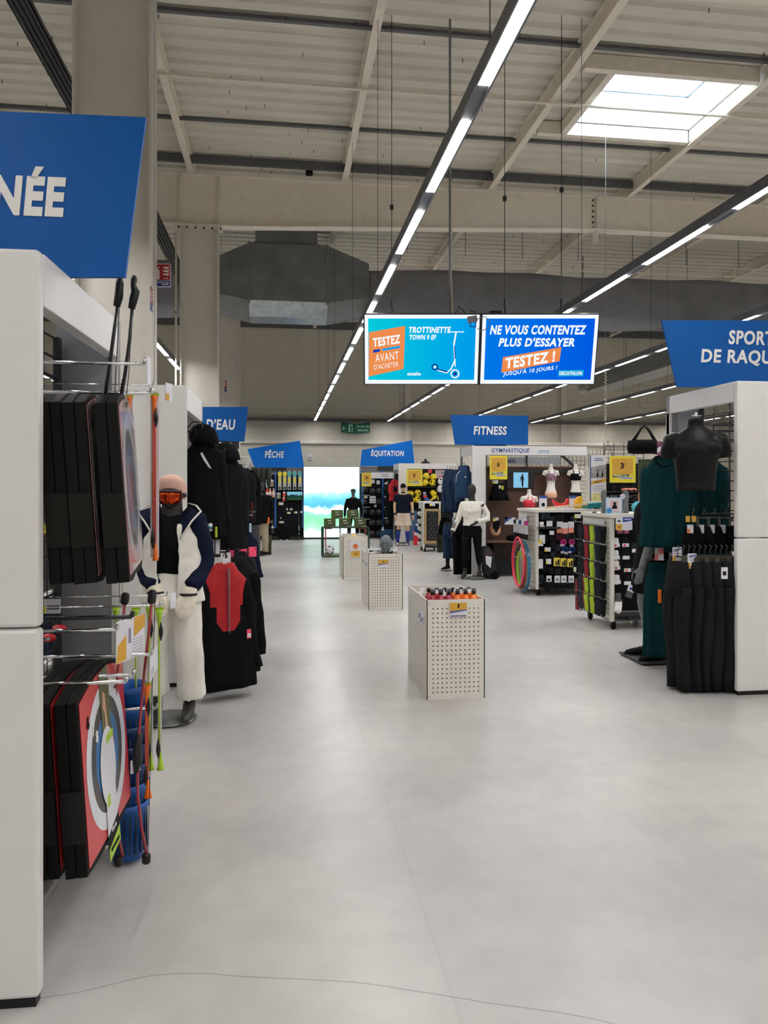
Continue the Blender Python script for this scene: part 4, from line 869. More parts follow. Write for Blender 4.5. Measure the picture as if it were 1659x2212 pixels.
def gm(name, label, px, py, z, L, w, d, mat, rz=0, group=None, **k): return garment(name, label, 'jacket' if 'jacket' in name else 'clothing', P(px, py, z), -YAW + R(rz), L, w, w * 1.15, d, mat, group=group, n=20, **k)
a = gm('jacket', 'black jacket with a thin white stripe on the third left gondola', 513, 1014, 12.2, .85, .32, .16, BLACKC, 30, sl=.6, splay=.03); MB().prism([(-.09, -.16), (-.08, -.16), (-.03, -.3), (-.04, -.3)], -.1, -.09).build('reflective_stripe', REFL, a)
a = gm('jacket', 'black jacket with red pocket piping on the third left gondola', 528, 1022, 12.5, .85, .34, .16, BLACKC2, 30, sl=.6, splay=.03)
for s in (-.05, .09): MB().box(s, s + .012, -.1, -.085, -.75, -.5).build('piping', REDC, a)
gm('jacket', 'black jacket hanging nearest the waders on the left', 541, 1026, 12.8, .86, .3, .14, BLACKC, 26, sl=.62, splay=.03)
PK = (.42, NAVY)
for i, (px, py, z, lab) in enumerate(((513, 1165, 12.0, 'dark jacket with a pink chest band, left of two on the low rail'), (532, 1158, 11.8, 'dark jacket with pink chest band and red hem, right of two'))):
    g = gm('jacket', lab, px, py, z, .62, .30, .14, M('slate_cloth', '2c3036', .85), 28, smat=NAVY, yoke=(.16, NAVY), sl=.62, splay=.10)
    MB().box(-.15, -.01, -.064, -.04, -.33, -.17).box(.02, .15, -.064, -.04, -.33, -.17).build('pink_band', PINKC, g, .006)
    MB().tube([(-.19 + .02 * i_, -.07 + 0.0 * i_, -.62) for i_ in range(20)], .006, 5).build('hem_piping', REDC, g)
gm('jacket', 'dark jacket on the lowest hanger beside the pink banded ones', 520, 1203, 11.6, .20, .28, .12, BLACKC2, 20, sl=.15, splay=.08)
for i, (x, y) in enumerate(((530, 1142), (541, 1140))):
    card('pale blue size card on the low rail above the pink banded jackets, ' + ('left', 'right')[i], 'price card', P(x, y, 11.6), -YAW + R(20), .03, .14, {'base': M('card_pale_blue', 'a9cbe0', .4)}, 'pale blue size cards')
b, k = anchor('price_card', 'orange and white tag on the shelf above the pink banded jackets', 'price card', 517, 1114, 11.9); MB().box(-.04, .04, 0, .004, -.06, .06).build('card', CARD, b); MB().box(-.03, .035, -.002, 0, -.05, .06).build('printed_area', ORANGE, b)
b, k = anchor('shelf_rail', 'black display shelf rail under the third gondola\u2019s jackets', 'shelf', 520, 1106, 12.1); MB().box(-.2, .2, -.05, .25, -.015, .015).build('rail', BLACKM, b); MB().tube([(-.15, -.04, -.05), (.2, -.04, -.05)], .008, 6).build('rod', CHROME, b)
b, k = anchor('bag', 'small blue bag on the floor behind the red jackets', 'bag', 514, 1240, 12.0); MB().box(-.06, .06, 0, .1, -.15, .1).build('bag_body', M('bag_blue', '3b5d8c', .6), b, .02); MB().tube([(-.03, 0, .1), (-.03, 0, .17), (.03, 0, .17), (.03, 0, .1)], .006, 6).build('handle', BLACKM, b)
# shoes
def shoe(label, loc, rz, L, mat, sole, group=None, name='shoe', laces=True, high=False):
    t = thing(name, label, 'shoe', loc, rz, group); s = L / .28
    rg = []
    for y, w, h in ((.06, .018, .03), (.05, .030, .075 if not high else .1), (.02, .034, .085 if not high else .12), (-.03, .034, .075), (-.08, .038, .058), (-.13, .042, .045), (-.17, .040, .036), (-.205, .026, .026), (-.22, .008, .018)):
        rg.append([(w * s * math.cos(a), y * s, (.016 + h * .5 + h * .5 * math.sin(a)) * s) for a in [2 * math.pi * j / 14 for j in range(14)]])
    MB().loft(rg).build('upper', mat, t)
    MB().loft([[(w * s * math.cos(a) * 1.1, y * s, (.011 + .011 * math.sin(a)) * s) for a in [2 * math.pi * j / 10 for j in range(10)]] for y, w in ((.068, .02), (.05, .034), (-.02, .034), (-.12, .045), (-.18, .042), (-.215, .026), (-.23, .01))]).build('sole', sole, t)
    if laces:
        mb = MB()
        for i in range(4): y = -.05 - .028 * i; z = (.016 + .07 - .01 * i) * s; mb.tube([(-.026 * s, y * s, z - .012 * s), (0, y * s, z + .004 * s), (.026 * s, y * s, z - .012 * s)], .004 * s, 5)
        mb.build('laces', INK if mat is not BLACKC else M('lace_grey', '38383a', .8), t)
    return t
# child mannequin legs with trainers
t, k = anchor('mannequin', 'grey trousered child mannequin legs standing under the pink banded jackets', 'mannequin', 546, 1242, zg(1243)); t.location.z = .014
mb = MB()
for s in (-1, 1): mb.tube([(s * .07, 0, .62), (s * .075, -.01, .35), (s * .075, .01, .05)], [.075, .06, .048], 12)
mb.loft([ring(0, 0, .55, .14, .1), ring(0, 0, .75, .13, .09), ring(0, 0, 1.05, .12, .08)]); bake(mb, 'body', GREYC, t, .014, 3)
MB().box(-.2, .2, -.1, .1, -.012, -.002).build('base_plate', GALV, t)
for s in (-1, 1): shoe('black trainer with a white sole, ' + ('left' if s < 0 else 'right') + ' foot under the pink banded jackets', t.location + Vector((s * .08, -.02, 0)), -YAW + R(-55), .24, BLACKC, CARD)
# fishing mannequin, waders, wellingtons
zf = 17.6; t, k = anchor('mannequin', 'black mannequin in black jacket and beige trousers before the fishing wall', 'mannequin', 564, 1200, zf, None, R(12)); t.location.z = 0.012; H = 1.72
arms = [(s, arm_default(H, s, .15)) for s in (-1, 1)]; legs = [(s, leg_default(H, s)) for s in (-1, 1)]
bake(figure_mesh(H, TORSO_M, arms, legs, curl=.3, feet=False), 'body', MANB, t, .016, 3)
mb = MB(); cloth_torso(mb, H, TORSO_M, .44, .83, .03, .02)
for s, p in arms: mb.tube([(s * .10, 0, .80 * H)] + p, [.06, .075, .066, .06, .048], 12)
mb.ball((0, .05, 1.48), (.12, .1, .09)); bake(mb, 'jacket', BLACKC, t, .018, 3)
mb = MB(); cloth_torso(mb, H, TORSO_M, .46, .55, .015)
for s, (h, q, c) in legs: mb.tube([h, q, (c[0], c[1], .07)], [.10, .085, .075], 14)
bake(mb, 'trousers', BEIGEC, t, .016, 3, noise=(.012, 12, .6)); MB().box(.13, .19, -.125, -.115, .75, .9).build('swing_tag', ORANGE, t)
base_plate(t, .16, 0, 0)
for s in (-1, 1): shoe('dark shoe on the ' + ('left' if s < 0 else 'right') + ' foot of the beige trousered mannequin', t.location + Vector((s * .1, 0, 0)), -YAW + R(-30), .28, BLACKC2, RUBBER)
for i in range(4):
    x, y = 549 + i * 10.5, 1010 + (i % 2) * 2; b, k = anchor('wader', 'upturned dark rubber wader leg hanging over the fishing mannequin, ' + ('first', 'second', 'third', 'fourth')[i] + ' from the gondola', 'boots', x, y, 18.4, 'hanging waders', R(10 * i))
    MB().lathe([(.03, -.45), (.05, -.38), (.062, -.2), (.075, 0), (.07, 0.005), (.045, -.15)], 14).build('leg', M('wader_olive', '23241d', .55), b); MB().tube([(0, 0, -.02), (0, 0, .06)], .005, 5).build('loop', BLACKM, b)
for i in range(2): 
    b, k = anchor('wellington_boot', 'olive rubber boot standing right of the beige trousered mannequin, ' + ('left' if i == 0 else 'right') + ' of a pair', 'boots', 572 + i * 9, 1195 - i * 4, zg(1197), 'olive boots')
    b.location.z = 0; MB().tube([(0, 0, .02), (0, 0, .12), (0, 0, .45)], [.055, .055, .075], 12).tube([(0, .02, .05), (-.06, -.1, .05), (-.08, -.16, .04)], [.05, .05, .035], 10).build('shaft', OLIVEC, b); MB().box(-.12, .06, -.2, .07, 0, .02).build('sole', RUBBER, b)
# ================================================================== BACK WALL UNITS
def wall_unit(label, x0, x1, ytop, z, ups):
    A, B = P(x0, 1165, z), P(x1, 1165, z); Y = A.y; t = thing('wall_display', label, 'display', (A.x, Y, 0)); W = atY(x1, 1100, Y).x - A.x; Ht = atY(x0, ytop, Y).z
    MB().box(0, W, .1, .14, .05, Ht - .22).build('back_panel', M('unit_black', '16191d', .6, var=.2), t); MB().box(0, W, .06, .16, Ht - .22, Ht).build('top_panel', M('unit_grey', '77787a', .5), t)
    MB().box(0, W, -.35, .1, .0, .1).build('base_shelf', BLACKM, t)
    for q in ups: x = atY(q, 1100, Y).x - A.x; MB().box(x - .025, x + .025, -.02, .06, .35, Ht - .12).build('upright', M('upright_blue', '2b66b4', .4), t)
    mb = MB()
    for i in range(22): mb.tube([(0.05, .09, .3 + i * .07), (W - .05, .09, .3 + i * .07)], .006, 4)
    mb.build('slat_grid', WIRE, t)
    return t, Y
wu1, Y1 = wall_unit('fishing wall display of black panels with blue uprights', 540, 656, 1010, YW, (595, 654))
wu2, Y2 = wall_unit('riding wall display of black panels with blue uprights and helmets', 779, 862, 1008, YW, (783, 827))
def wi(name, label, cat, px, py, Y, out, group=None): return thing(name, label, cat, atY(px, py, Y - out), 0, group), (Y - out) / F * 1.0
for i, px in enumerate((604.5, 615, 625, 636.5, 648)):
    b, k = wi('rod_pack', ('yellow' if i < 2 else 'teal') + ' topped fishing rod pack on the wall, ' + ('first', 'second', 'third', 'fourth', 'fifth')[i] + ' of five', 'pack', px, 1040, Y1, .12, 'fishing rod packs'); m = YEL if i < 2 else M('pack_teal', '4fb2ad', .4)
    MB().box(-.055, .055, 0, .04, -.26, .16).build('clear_pack', M('pack_clear2', 'a9afb0', .25), b, .006); MB().box(-.055, .055, -.004, .04, .16, .29).build('header', m, b); MB().box(-.03, .03, -.004, 0, -.05, .12).build('label_strip', YEL, b); MB().ball((0, -.005, -.2), (.035, .02, .04)).build('reel', BLACKP, b); MB().box(-.02, .02, 0, .02, .29, .32).build('hang_tab', CARD, b)
for i, px in enumerate((577.5, 583.5, 591)):
    b, k = wi('bait_bottle', ('red pouch' if i == 0 else 'peach bottle') + ' on the fishing wall shelf, ' + ('first', 'second', 'third')[i] + ' of three', 'bottle', px, 1066, Y1, .15, 'bait bottles'); m = M('bottle_peach', 'e0a47c', .4) if i else M('pouch_red', 'd8452f', .4)
    MB().lathe([(.04, -.12), (.045, -.1), (.045, .06), (.02, .1), (.02, .13)], 12).build('bottle', m, b); MB().lathe([(.022, .13), (.022, .16)], 10).build('cap', CARD if i else ORANGE, b); MB().lathe([(.0455, -.04), (.0455, .03)], 12).build('label', CARD, b)
for i, (px, py, w, h, m, lab) in enumerate(((602, 1071, .12, .17, M('pack_olive', '8b9470', .4), 'olive and white card pack below the yellow rod packs'), (614, 1068, .08, .14, M('pack_red', 'd24a3a', .4), 'red and white bait pack, upper of two'), (613, 1079, .08, .12, M('pack_red', 'd24a3a', .4), 'red and white bait pack, lower of two'), (587, 1044, .11, .2, M('pack_orange_grey', '9b8168', .4), 'orange and grey blister pack left of the blue upright'), (577, 1045, .08, .24, M('pack_clear3', '8fa09a', .3), 'slim clear pack beside the waders'), (588, 1104, .09, .2, M('pack_dark2', '3c4140', .3), 'dark blister pack with white header on the fishing wall'), (589, 1145, .08, .22, M('pack_dark2', '3c4140', .3), 'dark blister pack low on the fishing wall'), (584, 1028, .06, .1, M('pack_cream', 'cfc4ae', .4), 'cream bottle at the top of the fishing wall'))):
    b, k = wi('blister_pack', lab, 'pack', px, py, Y1, .12); MB().box(-w / 2, w / 2, 0, .04, -h / 2, h / 2).build('pack_body', m, b, .005); MB().box(-w / 2, w / 2, -.003, 0, h * .28, h * .5).build('pack_header', CARD, b); MB().box(-.012, .012, 0, .06, h * .5, h * .5 + .03).build('hang_tab', CARD, b)
for i, (px, py, w, h) in enumerate(((607, 1088, .14, .08), (624, 1108, .1, .06), (639, 1107, .1, .06), (651, 1106, .06, .07), (629, 1100, .08, .06), (608, 1128, .14, .06), (587, 1086, .05, .06), (587, 1127, .05, .06), (606.5, 1119, .03, .05), (620, 1100, .05, .06))):
    card('small white price card on the fishing wall, ' + ('beside the dark seat bag', 'left of two under the screen', 'middle of the row under the screen', 'at the right upright', 'upper one under the screen', 'lowest, over the seat bag', 'by the blue upright, upper', 'by the blue upright, lower', 'tiny, above the seat bag', 'tiny, left of the rod')[i], 'price card', atY(px, py, Y1 - .16), 0, w, h, {'areas': [(0, .35, 0, .6, YEL)]} if w > .07 else {}, 'fishing wall price cards')
b, k = wi('display_screen', 'small screen of trees and water on the fishing wall', 'screen', 636.5, 1071, Y1, .12); MB().box(-.25, .25, 0, .05, -.14, .14).build('bezel', BLACKP, b, .004)
def picture(key, w, h, stops, amp, sc, strength, ncol=None):
    m = bpy.data.materials.new(key); m.use_nodes = True; nt = m.node_tree; nt.nodes.clear(); L = nt.links
    tc = nt.nodes.new('ShaderNodeTexCoord'); sp = nt.nodes.new('ShaderNodeSeparateXYZ'); L.new(tc.outputs['Object'], sp.inputs[0])
    mp = nt.nodes.new('ShaderNodeMapping'); mp.inputs['Scale'].default_value = (sc, sc, sc * 1.3); L.new(tc.outputs['Object'], mp.inputs[0]); no = nt.nodes.new('ShaderNodeTexNoise'); no.inputs['Scale'].default_value = 1; no.inputs['Detail'].default_value = 6; L.new(mp.outputs[0], no.inputs['Vector'])
    def mt(op, a, c, d=None):
        n = nt.nodes.new('ShaderNodeMath'); n.operation = op
        for i, q in enumerate((a, c, d)):
            if q is None: continue
            if isinstance(q, (int, float)): n.inputs[i].default_value = q
            else: L.new(q, n.inputs[i])
        return n.outputs[0]
    v = mt('ADD', mt('DIVIDE', sp.outputs[2], h), mt('MULTIPLY', mt('SUBTRACT', no.outputs[0], .5), amp)); v = mt('ADD', mt('MULTIPLY', mt('ADD', v, mt('MULTIPLY', sp.outputs[0], -.02)), .5), .5)
    r = nt.nodes.new('ShaderNodeValToRGB'); e = r.color_ramp.elements; stops = [(p * .5 + .5, c) for p, c in stops]; e[0].position, e[0].color = stops[0][0], lin(stops[0][1]); e[1].position, e[1].color = stops[-1][0], lin(stops[-1][1])
    for p, c in stops[1:-1]: q = e.new(p); q.color = lin(c)
    L.new(v, r.inputs[0]); em = nt.nodes.new('ShaderNodeEmission'); L.new(r.outputs[0], em.inputs[0]); em.inputs[1].default_value = strength; o = nt.nodes.new('ShaderNodeOutputMaterial'); L.new(em.outputs[0], o.inputs[0]); return m
MB().box(-.235, .235, -.004, 0, -.125, .125).build('lit_picture', picture('tree_screen', .47, .25, [(-.4, '2f5a3a'), (-.1, '1c3a34'), (.1, '2a4d4a'), (.18, '8fd0e6'), (.5, '86cdea')], .9, 14, .8), b)
t = wi('fishing_chair', 'black folding fishing chair bag leaning on the fishing wall', 'bag', 614, 1152, Y1, .3)[0]; MB().loft([ring(0, 0, z, a, .1, 16, 3) for z, a in ((-.28, .17), (-.2, .18), (.1, .17), (.2, .14), (.22, .05))]).build('bag_body', BLACKC, t); MB().box(-.13, -.08, -.11, -.09, -.2, -.18).box(.06, .12, -.11, -.09, -.2, -.18).build('buckle', CARD, t); MB().tube([(-.06, 0, .2), (-.04, 0, .3), (.04, 0, .3), (.06, 0, .2)], .01, 6).build('handle', BLACKM, t)
t = wi('rod', 'fishing rod standing on the right of the fishing wall', 'rod', 646, 1150, Y1, .1)[0]; MB().tube([(0, 0, -.2), (0, 0, .62)], .006, 6).build('blank', GALV, t); MB().tube([(0, 0, .05), (0, 0, .2)], .014, 8).tube([(0, 0, -.06), (0, 0, -.02)], .016, 8).build('grip', CARD, t)
# --- lit lake picture
LA, LB = P(657, 1165, YW), P(778, 1165, YW); LY = LA.y
lw = thing('light_wall', 'tall backlit picture of a bright lake and trees at the end of the aisle', 'lightbox', ((LA.x + LB.x) / 2, LY + .12, 0)); W = atY(779, 1100, LY).x - LA.x; Ht = atY(657, 1008, LY).z
MB().box(-W / 2, W / 2, .01, .12, .03, Ht + .02).build('frame', BLACKM, lw); MB().box(-W / 2, W / 2, -.01, .01, .0, .05).build('bottom_rail', BLACKM, lw)
lp = MB().box(-W / 2 + .01, W / 2 - .01, -.004, .01, -1.05 + .05, Ht - 1.05).build('lit_picture', picture('lake_light', W, Ht, [(-.9, 'cfe0e0'), (-.36, 'cfe0e0'), (-.31, '9ad4b4'), (-.2, '78bf94'), (-.1, '7cc4ac'), (-.06, 'd8f0f0'), (-.03, 'd8f0f0'), (.0, '4fa2bc'), (.09, '66b8c8'), (.16, '9cd6dc'), (.22, 'd4e2e2'), (.9, 'dce6e6')], .26, 2.0, 1.9), lw); lp.location.z = 1.05
t = wi('wall_socket', 'white alarm box on the wall above the lake picture', 'box', 670, 987, YB + 0, .06)[0]; MB().box(-.08, .08, 0, .05, -.1, .1).build('casing', CARD, t, .01); MB().box(-.05, .05, -.01, 0, -.06, .0).build('grille', GALV, t)
# --- riding wall goods
def helmet(label, px, py, out, m, sc=1.0, grp='riding helmets'):
    t, k = wi('riding_helmet', label, 'helmet', px, py, Y2, out, grp)
    MB().loft([ring(0, 0, z * sc, a * sc, a * 1.15 * sc, 16) for z, a in ((-.09, .075), (-.06, .092), (0, .1), (.05, .088), (.085, .055), (.1, .012))]).build('shell', m, t)
    MB().prism([(-.085 * sc, -.07 * sc), (.085 * sc, -.07 * sc), (.06 * sc, -.055 * sc), (-.06 * sc, -.055 * sc)], -.15 * sc, -.06 * sc).build('peak', m, t); MB().tube([(-.07 * sc, 0, -.08 * sc), (0, -.02, -.16 * sc), (.07 * sc, 0, -.08 * sc)], .006, 5).build('chin_strap', BLACKM, t)
    MB().tube([(0, .11, .05), (0, .3, .06)], .006, 5).build('hook_pad', CHROME, t); return t
HB = M('helmet_black', '191c22', .3); HM = M('helmet_maroon', '2c1a24', .35); HG = M('helmet_slate', '24303a', .35)
rows_ = ('top', 'second', 'third', 'fourth', 'bottom')
for r, py in enumerate((1061, 1083, 1106, 1128, 1152)):
    for c, px in enumerate((804.5, 817.5)):
        if r == 1 and c == 0: continue
        helmet(('dark maroon' if (c == 0 and r >= 3) else 'slate' if (r == 4) else 'black') + ' riding helmet, ' + ('left' if c == 0 else 'right') + ' one in the ' + rows_[r] + ' row', px, py, .2, HM if (c == 0 and r >= 3) else HG if r == 4 else HB)
for i, (px, py) in enumerate(((789, 1058), (789, 1084), (789, 1104), (834, 1054), (834, 1078), (834, 1104), (834, 1127))):
    helmet('black riding helmet on the ' + ('left' if px < 800 else 'right') + ' side shelf, ' + ('top', 'second', 'third')[i] if i < 3 else 'black riding helmet by the dark coat, ' + ('top', 'second', 'third', 'lowest')[i - 3], px, py, .12, HB, .95); 
for i, (px, py) in enumerate(((834, 1044), (834, 1073), (834, 1096), (834, 1119))): card('white shelf card between the helmets near the dark coat, ' + ORD[i] + ' from the top', 'price card', atY(px, py, Y2 - .2), 0, .1, .04, {}, 'riding wall shelf cards')
for i, py in enumerate((1066, 1092, 1118)): 
    t = wi('display_shelf', 'small black shelf with helmets, ' + ('top', 'middle', 'lowest')[i] + ' on the riding wall', 'shelf', 790, py + 3, Y2, .1)[0]; MB().box(-.11, .11, -.15, .12, -.012, 0).build('shelf_board', BLACKM, t); MB().box(-.11, .11, -.155, -.15, -.02, .01).build('lip', GALV, t)
t = wi('header_board', 'white board reading SÉCURITÉ CASQUE over the helmets', 'sign', 826, 1027, Y2, .25)[0]; MB().box(-.34, .34, 0, .02, -.09, .09).build('board', CARD, t); txt(t, 'SÉCURITÉ', .08, -.002, .035, .2, .045, M('print_grey3', '6a6a70', .5)); txt(t, 'CASQUE', .08, -.002, -.035, .19, .045, M('print_grey3', '6a6a70', .5))
price_poster('tilted yellow price poster reading 20 € at the riding wall', 792, 1036, 21, 29, YW - .45, '20', R(2))
card('white poster with six small pictures on the riding wall', 'poster', atY(805, 1079, Y2 - .25), R(2), .19, .22, {'areas': [(.12 + .3 * i, .28 + .3 * i, .55 - .4 * j, .75 - .4 * j, M('print_navy', '2b3046', .5)) for i in range(3) for j in range(2)]})
for i, (px, py) in enumerate(((806, 1040), (817, 1042))): card('small white pack card above the top helmets, ' + ('left', 'right')[i], 'price card', atY(px, py, Y2 - .15), 0, .1, .12, {'areas': [(.2, .8, .1, .4, M('print_pink', 'e8b9b0', .5))]}, 'white cards above the helmets')
card('yellow and white price card left of the helmet poster', 'price card', atY(790, 1073, Y2 - .2), 0, .12, .09, {'areas': [(0, .3, 0, 1, YEL), (.3, 1, .7, 1, OCHRE)]})
card('small white tilted tag hanging between helmets', 'price card', atY(811, 1093, Y2 - .3), R(10), .07, .07, {'areas': [(.3, .7, .3, .7, INK)]})
gm('riding_coat', 'long dark riding coat hanging beside the helmets', 843, 1046, YW - .6, 1.0, .3, .14, M('dark_green_black', '10171a', .85), 40, sl=.7, splay=.02)
b = gm('jersey', 'red and navy striped jersey hanging beside the soccer gondola', 852, 1042, YW - .8, .55, .28, .12, REDC, 20, sl=.3, splay=.04); MB().box(-.06, .06, -.075, -.05, -.28, -.13).build('navy_panel', NAVY, b)
for i, px in enumerate((837, 841.5)): card('white hanger end clip by the dark coat, ' + ('left', 'right')[i], 'price card', atY(px, 1043, Y2 - .6), 0, .025, .09, {}, 'white hanger clips')
t = wi('storage_bin', 'blue box on the floor left of the soccer mannequin', 'box', 836, 1160, Y2, .5)[0]; MB().box(-.2, .2, 0, .3, -.25, .22).build('bin', M('bin_blue', '14385e', .5), t, .01); MB().box(-.16, -.1, -.005, 0, .2, .3).build('vent_tab', CARD, t)
# plinth of the riding wall
t = wi('floor_plinth', 'pale floor plinth below the helmets', 'plinth', 815, 1167, Y2, .2)[0]; t.location.z = 0; MB().box(-.5, .55, -.2, .05, 0, .05).build('plinth_board', WHITE, t); MB().box(-.5, .55, -.21, -.2, .03, .05).build('edge', EDGE, t)
# --- dark mannequin before the lake picture
t, k = anchor('mannequin', 'dark child-like mannequin in black standing before the lake picture', 'mannequin', 763, 1170, 21.4); t.location.z = .012; H = 1.56
arms = [(s, arm_default(H, s, .15)) for s in (-1, 1)]; legs = [(s, leg_default(H, s, .075)) for s in (-1, 1)]
bake(figure_mesh(H, TORSO_M, arms, legs, headr=(.042, .05, .062)), 'body', M('mannequin_slate', '4a4c4e', .4), t, .016, 3); mb = MB(); cloth_torso(mb, H, TORSO_M, .50, .84, .012)
for s, p in arms: mb.tube([(s * .09, 0, .79 * H)] + p, [.05, .056, .05, .046, .036], 12)
bake(mb, 'black_top', BLACKC, t, .016, 3); mb = MB(); cloth_torso(mb, H, TORSO_M, .46, .54, .012)
for s, (h, q, c) in legs: mb.tube([h, q, c], [.085, .062, .045], 12)
bake(mb, 'black_leggings', BLACKC, t, .016, 3); MB().loft([ring(0, -.01, .955 * H + z, a, a * 1.15) for z, a in ((0, .073), (.04, .07), (.06, .045))]).build('cap', M('cap_grey', '33363a', .6), t); base_plate(t, .16)
# ================================================================== TABLE WITH CAMOUFLAGE BOXES
zt = zg(1203); Yt = P(748, 1203, zt).y; A, B = atY(698, 1203, Yt), atY(797, 1203, Yt); top = atY(748, 1139, Yt).z; W = B.x - A.x
tb = thing('display_table', 'dark green and red tube table with green boxes stacked on it', 'table', ((A.x + B.x) / 2, Yt, 0)); GT = M('tube_green', '1f3a2c', .4); RT_ = M('tube_red', 'c0303a', .4)
MB().box(-W / 2, W / 2, 0, .55, top - .02, top).build('table_top', M('table_dark', '22302a', .45), tb); MB().box(-W / 2, W / 2, 0, .55, .02, .045).build('lower_shelf', M('table_olive', '5d6a45', .5), tb)
for s in (-1, 1):
    for y in (.02, .53): MB().box(s * W / 2 - .018, s * W / 2 + .018, y - .018, y + .018, 0, top - .02).build('leg', GT, tb)
    MB().box(s * (W / 2 - .07) - .014, s * (W / 2 - .07) + .014, .2, .23, .045 if s < 0 else top - .16, top - .02).box(min(s * (W / 2 - .07), s * (W / 2 - .22)), max(s * (W / 2 - .07), s * (W / 2 - .22)), .2, .23, top - .05, top - .022).build('red_brace', RT_, tb)
for x in (-.1, .12): MB().box(x - .012, x + .012, .5, .53, .045, top - .02).build('rear_post', GT, tb)
MB().box(-W / 2, W / 2, .51, .53, .38, .4).build('cross_bar', GT, tb)
CAMO = M('camouflage_card', '4f6036', .6, var=.35, scale=26)
for i, (px, py) in enumerate(((713, 1130), (746, 1129), (779, 1129), (729, 1110), (763, 1109))):
    b = thing('camouflage_box', 'green camouflage print carton, ' + ('left of the three on the table', 'middle of the three on the table', 'right of the three on the table', 'left of the upper two', 'right of the upper two')[i], 'box', (atY(px, py, Yt).x, Yt + .02, top + (.001 if i < 3 else .201)), 0, 'camouflage cartons')
    MB().box(-.13, .13, 0, .2, 0, .198).build('carton', CAMO, b, .003); MB().box(-.06, .07, -.004, 0, .06, .13).build('logo_patch', M('patch_dark', '29231c', .5), b, .002); txt(b, 'NATURE', .005, -.006, .095, .1, .03, LETTER); MB().box(-.05, .03, -.003, 0, .14, .165).build('logo_wing', M('patch_pale', 'c9c7b0', .5), b); MB().box(.04, .11, -.003, 0, .01, .02).build('print_line', CARD, b)
b = thing('football', 'white and black football on the table\u2019s lower shelf', 'ball', (atY(713, 1190, Yt).x, Yt + .15, .155)); MB().ball((0, 0, 0), .11, 20, 14).build('ball_cover', CARD, b)
for a in range(5): 
    d = Vector((math.cos(1.256 * a + .4) * .8, -.5, math.sin(1.256 * a + .4) * .6)).normalized(); MB().ball(d * .082, .036, 8, 6).build('dark_patch', INK, b)
# ================================================================== PERFORATED BINS
def perforated(W, H_, nx, nz, x0, z0, pit, r, th=.012, skip=None):
    """a panel with real round holes, front at y=0"""
    mb = MB(); xs = [x0 + pit * i for i in range(nx)]; zs = [z0 + pit * j for j in range(nz)]; h = pit / 2
    def q(a, b, c, d): mb.add([(a, 0, c), (b, 0, c), (b, 0, d), (a, 0, d)], [(0, 1, 2, 3)])
    L, Rr, B, T_ = xs[0] - h, xs[-1] + h, zs[0] - h, zs[-1] + h
    q(0, L, 0, H_); q(Rr, W, 0, H_); q(L, Rr, 0, B); q(L, Rr, T_, H_)
    N = 8
    for i, x in enumerate(xs):
        for j, z in enumerate(zs):
            if skip and skip(i, j): q(x - h, x + h, z - h, z + h); continue
            sq = []; ci = []
            for k in range(N):
                a = 2 * math.pi * (k + .5) / N; c, s = math.cos(a), math.sin(a); m = max(abs(c), abs(s)); sq.append((x + h * c / m, 0, z + h * s / m)); ci.append((x + r * c, 0, z + r * s))
            cor = [(x + h, 0, z + h), (x - h, 0, z + h), (x - h, 0, z - h), (x + h, 0, z - h)]
            bk = [(p[0], th, p[2]) for p in ci]; vs = sq + ci + bk + cor; fs = []
            for k in range(N):
                k2 = (k + 1) % N
                if k % 2 == 0: fs.append((k, 24 + (k // 2), k2, 8 + k2, 8 + k)) if False else fs.append((k, k2, 8 + k2, 8 + k))
                else: fs.append((k, k2, 8 + k2, 8 + k))
                fs.append((8 + k, 8 + k2, 16 + k2, 16 + k))
            for ci_, (a_, b_) in enumerate(((0, 1), (2, 3), (4, 5), (6, 7))): fs.append((a_, 24 + ci_, b_))
            mb.add(vs, fs)
    return mb
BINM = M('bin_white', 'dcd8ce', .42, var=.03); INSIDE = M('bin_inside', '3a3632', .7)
def bin_(label, X, Y, W, D, H_, front=True, inner_h=.5, skip=None):
    t = thing('perforated_bin', label, 'display bin', (X, Y, 0), 0)
    perforated(W, H_, 11, 19, W * .115, .055, W * .077, .0062, skip=skip).build('front_panel', BINM, t)
    for x in (0, W - .012):
        MB().box(x, x + .012, .0, D, 0, H_).build('side_panel', BINM, t, .002)
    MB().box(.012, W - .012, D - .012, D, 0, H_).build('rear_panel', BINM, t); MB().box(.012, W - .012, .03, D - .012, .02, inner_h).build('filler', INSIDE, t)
    mb = MB()
    for i in range(19): mb.box(-.0015, 0, .02, D - .02, .06 + .036 * i, .062 + .036 * i)
    o = mb.build('side_grooves', M('groove', '9b968d', .6), t); o['kind'] = 'stuff'
    for (x, z) in ((.02, .02), (.02, H_ - .03), (.02, H_ * .5)): MB().lathe([(.005, 0), (.004, .003)], 8, Matrix.Translation((x, 0, z)) @ Matrix.Rotation(R(90), 4, 'X')).build('screw', GALV, t)
    return t
bins = []
for n_, (px, py, zz, W, H_, lab) in enumerate(((921, 1512, 5.71, .466, .772, 'nearest'), (795.5, 1318.8, 9.82, .465, .75, 'middle'), (741, 1252, 13.07, .445, .76, 'farthest'))):
    q = P(px, py, zz); D = .415
    for r in (0, 1): bins.append(bin_(('front' if r == 0 else 'rear') + ' white perforated bin of the ' + lab + ' pair in the aisle', q.x, q.y + r * (D + .004), W, D, H_, inner_h=(.62, .70, .70)[n_] if r == 0 else .66))
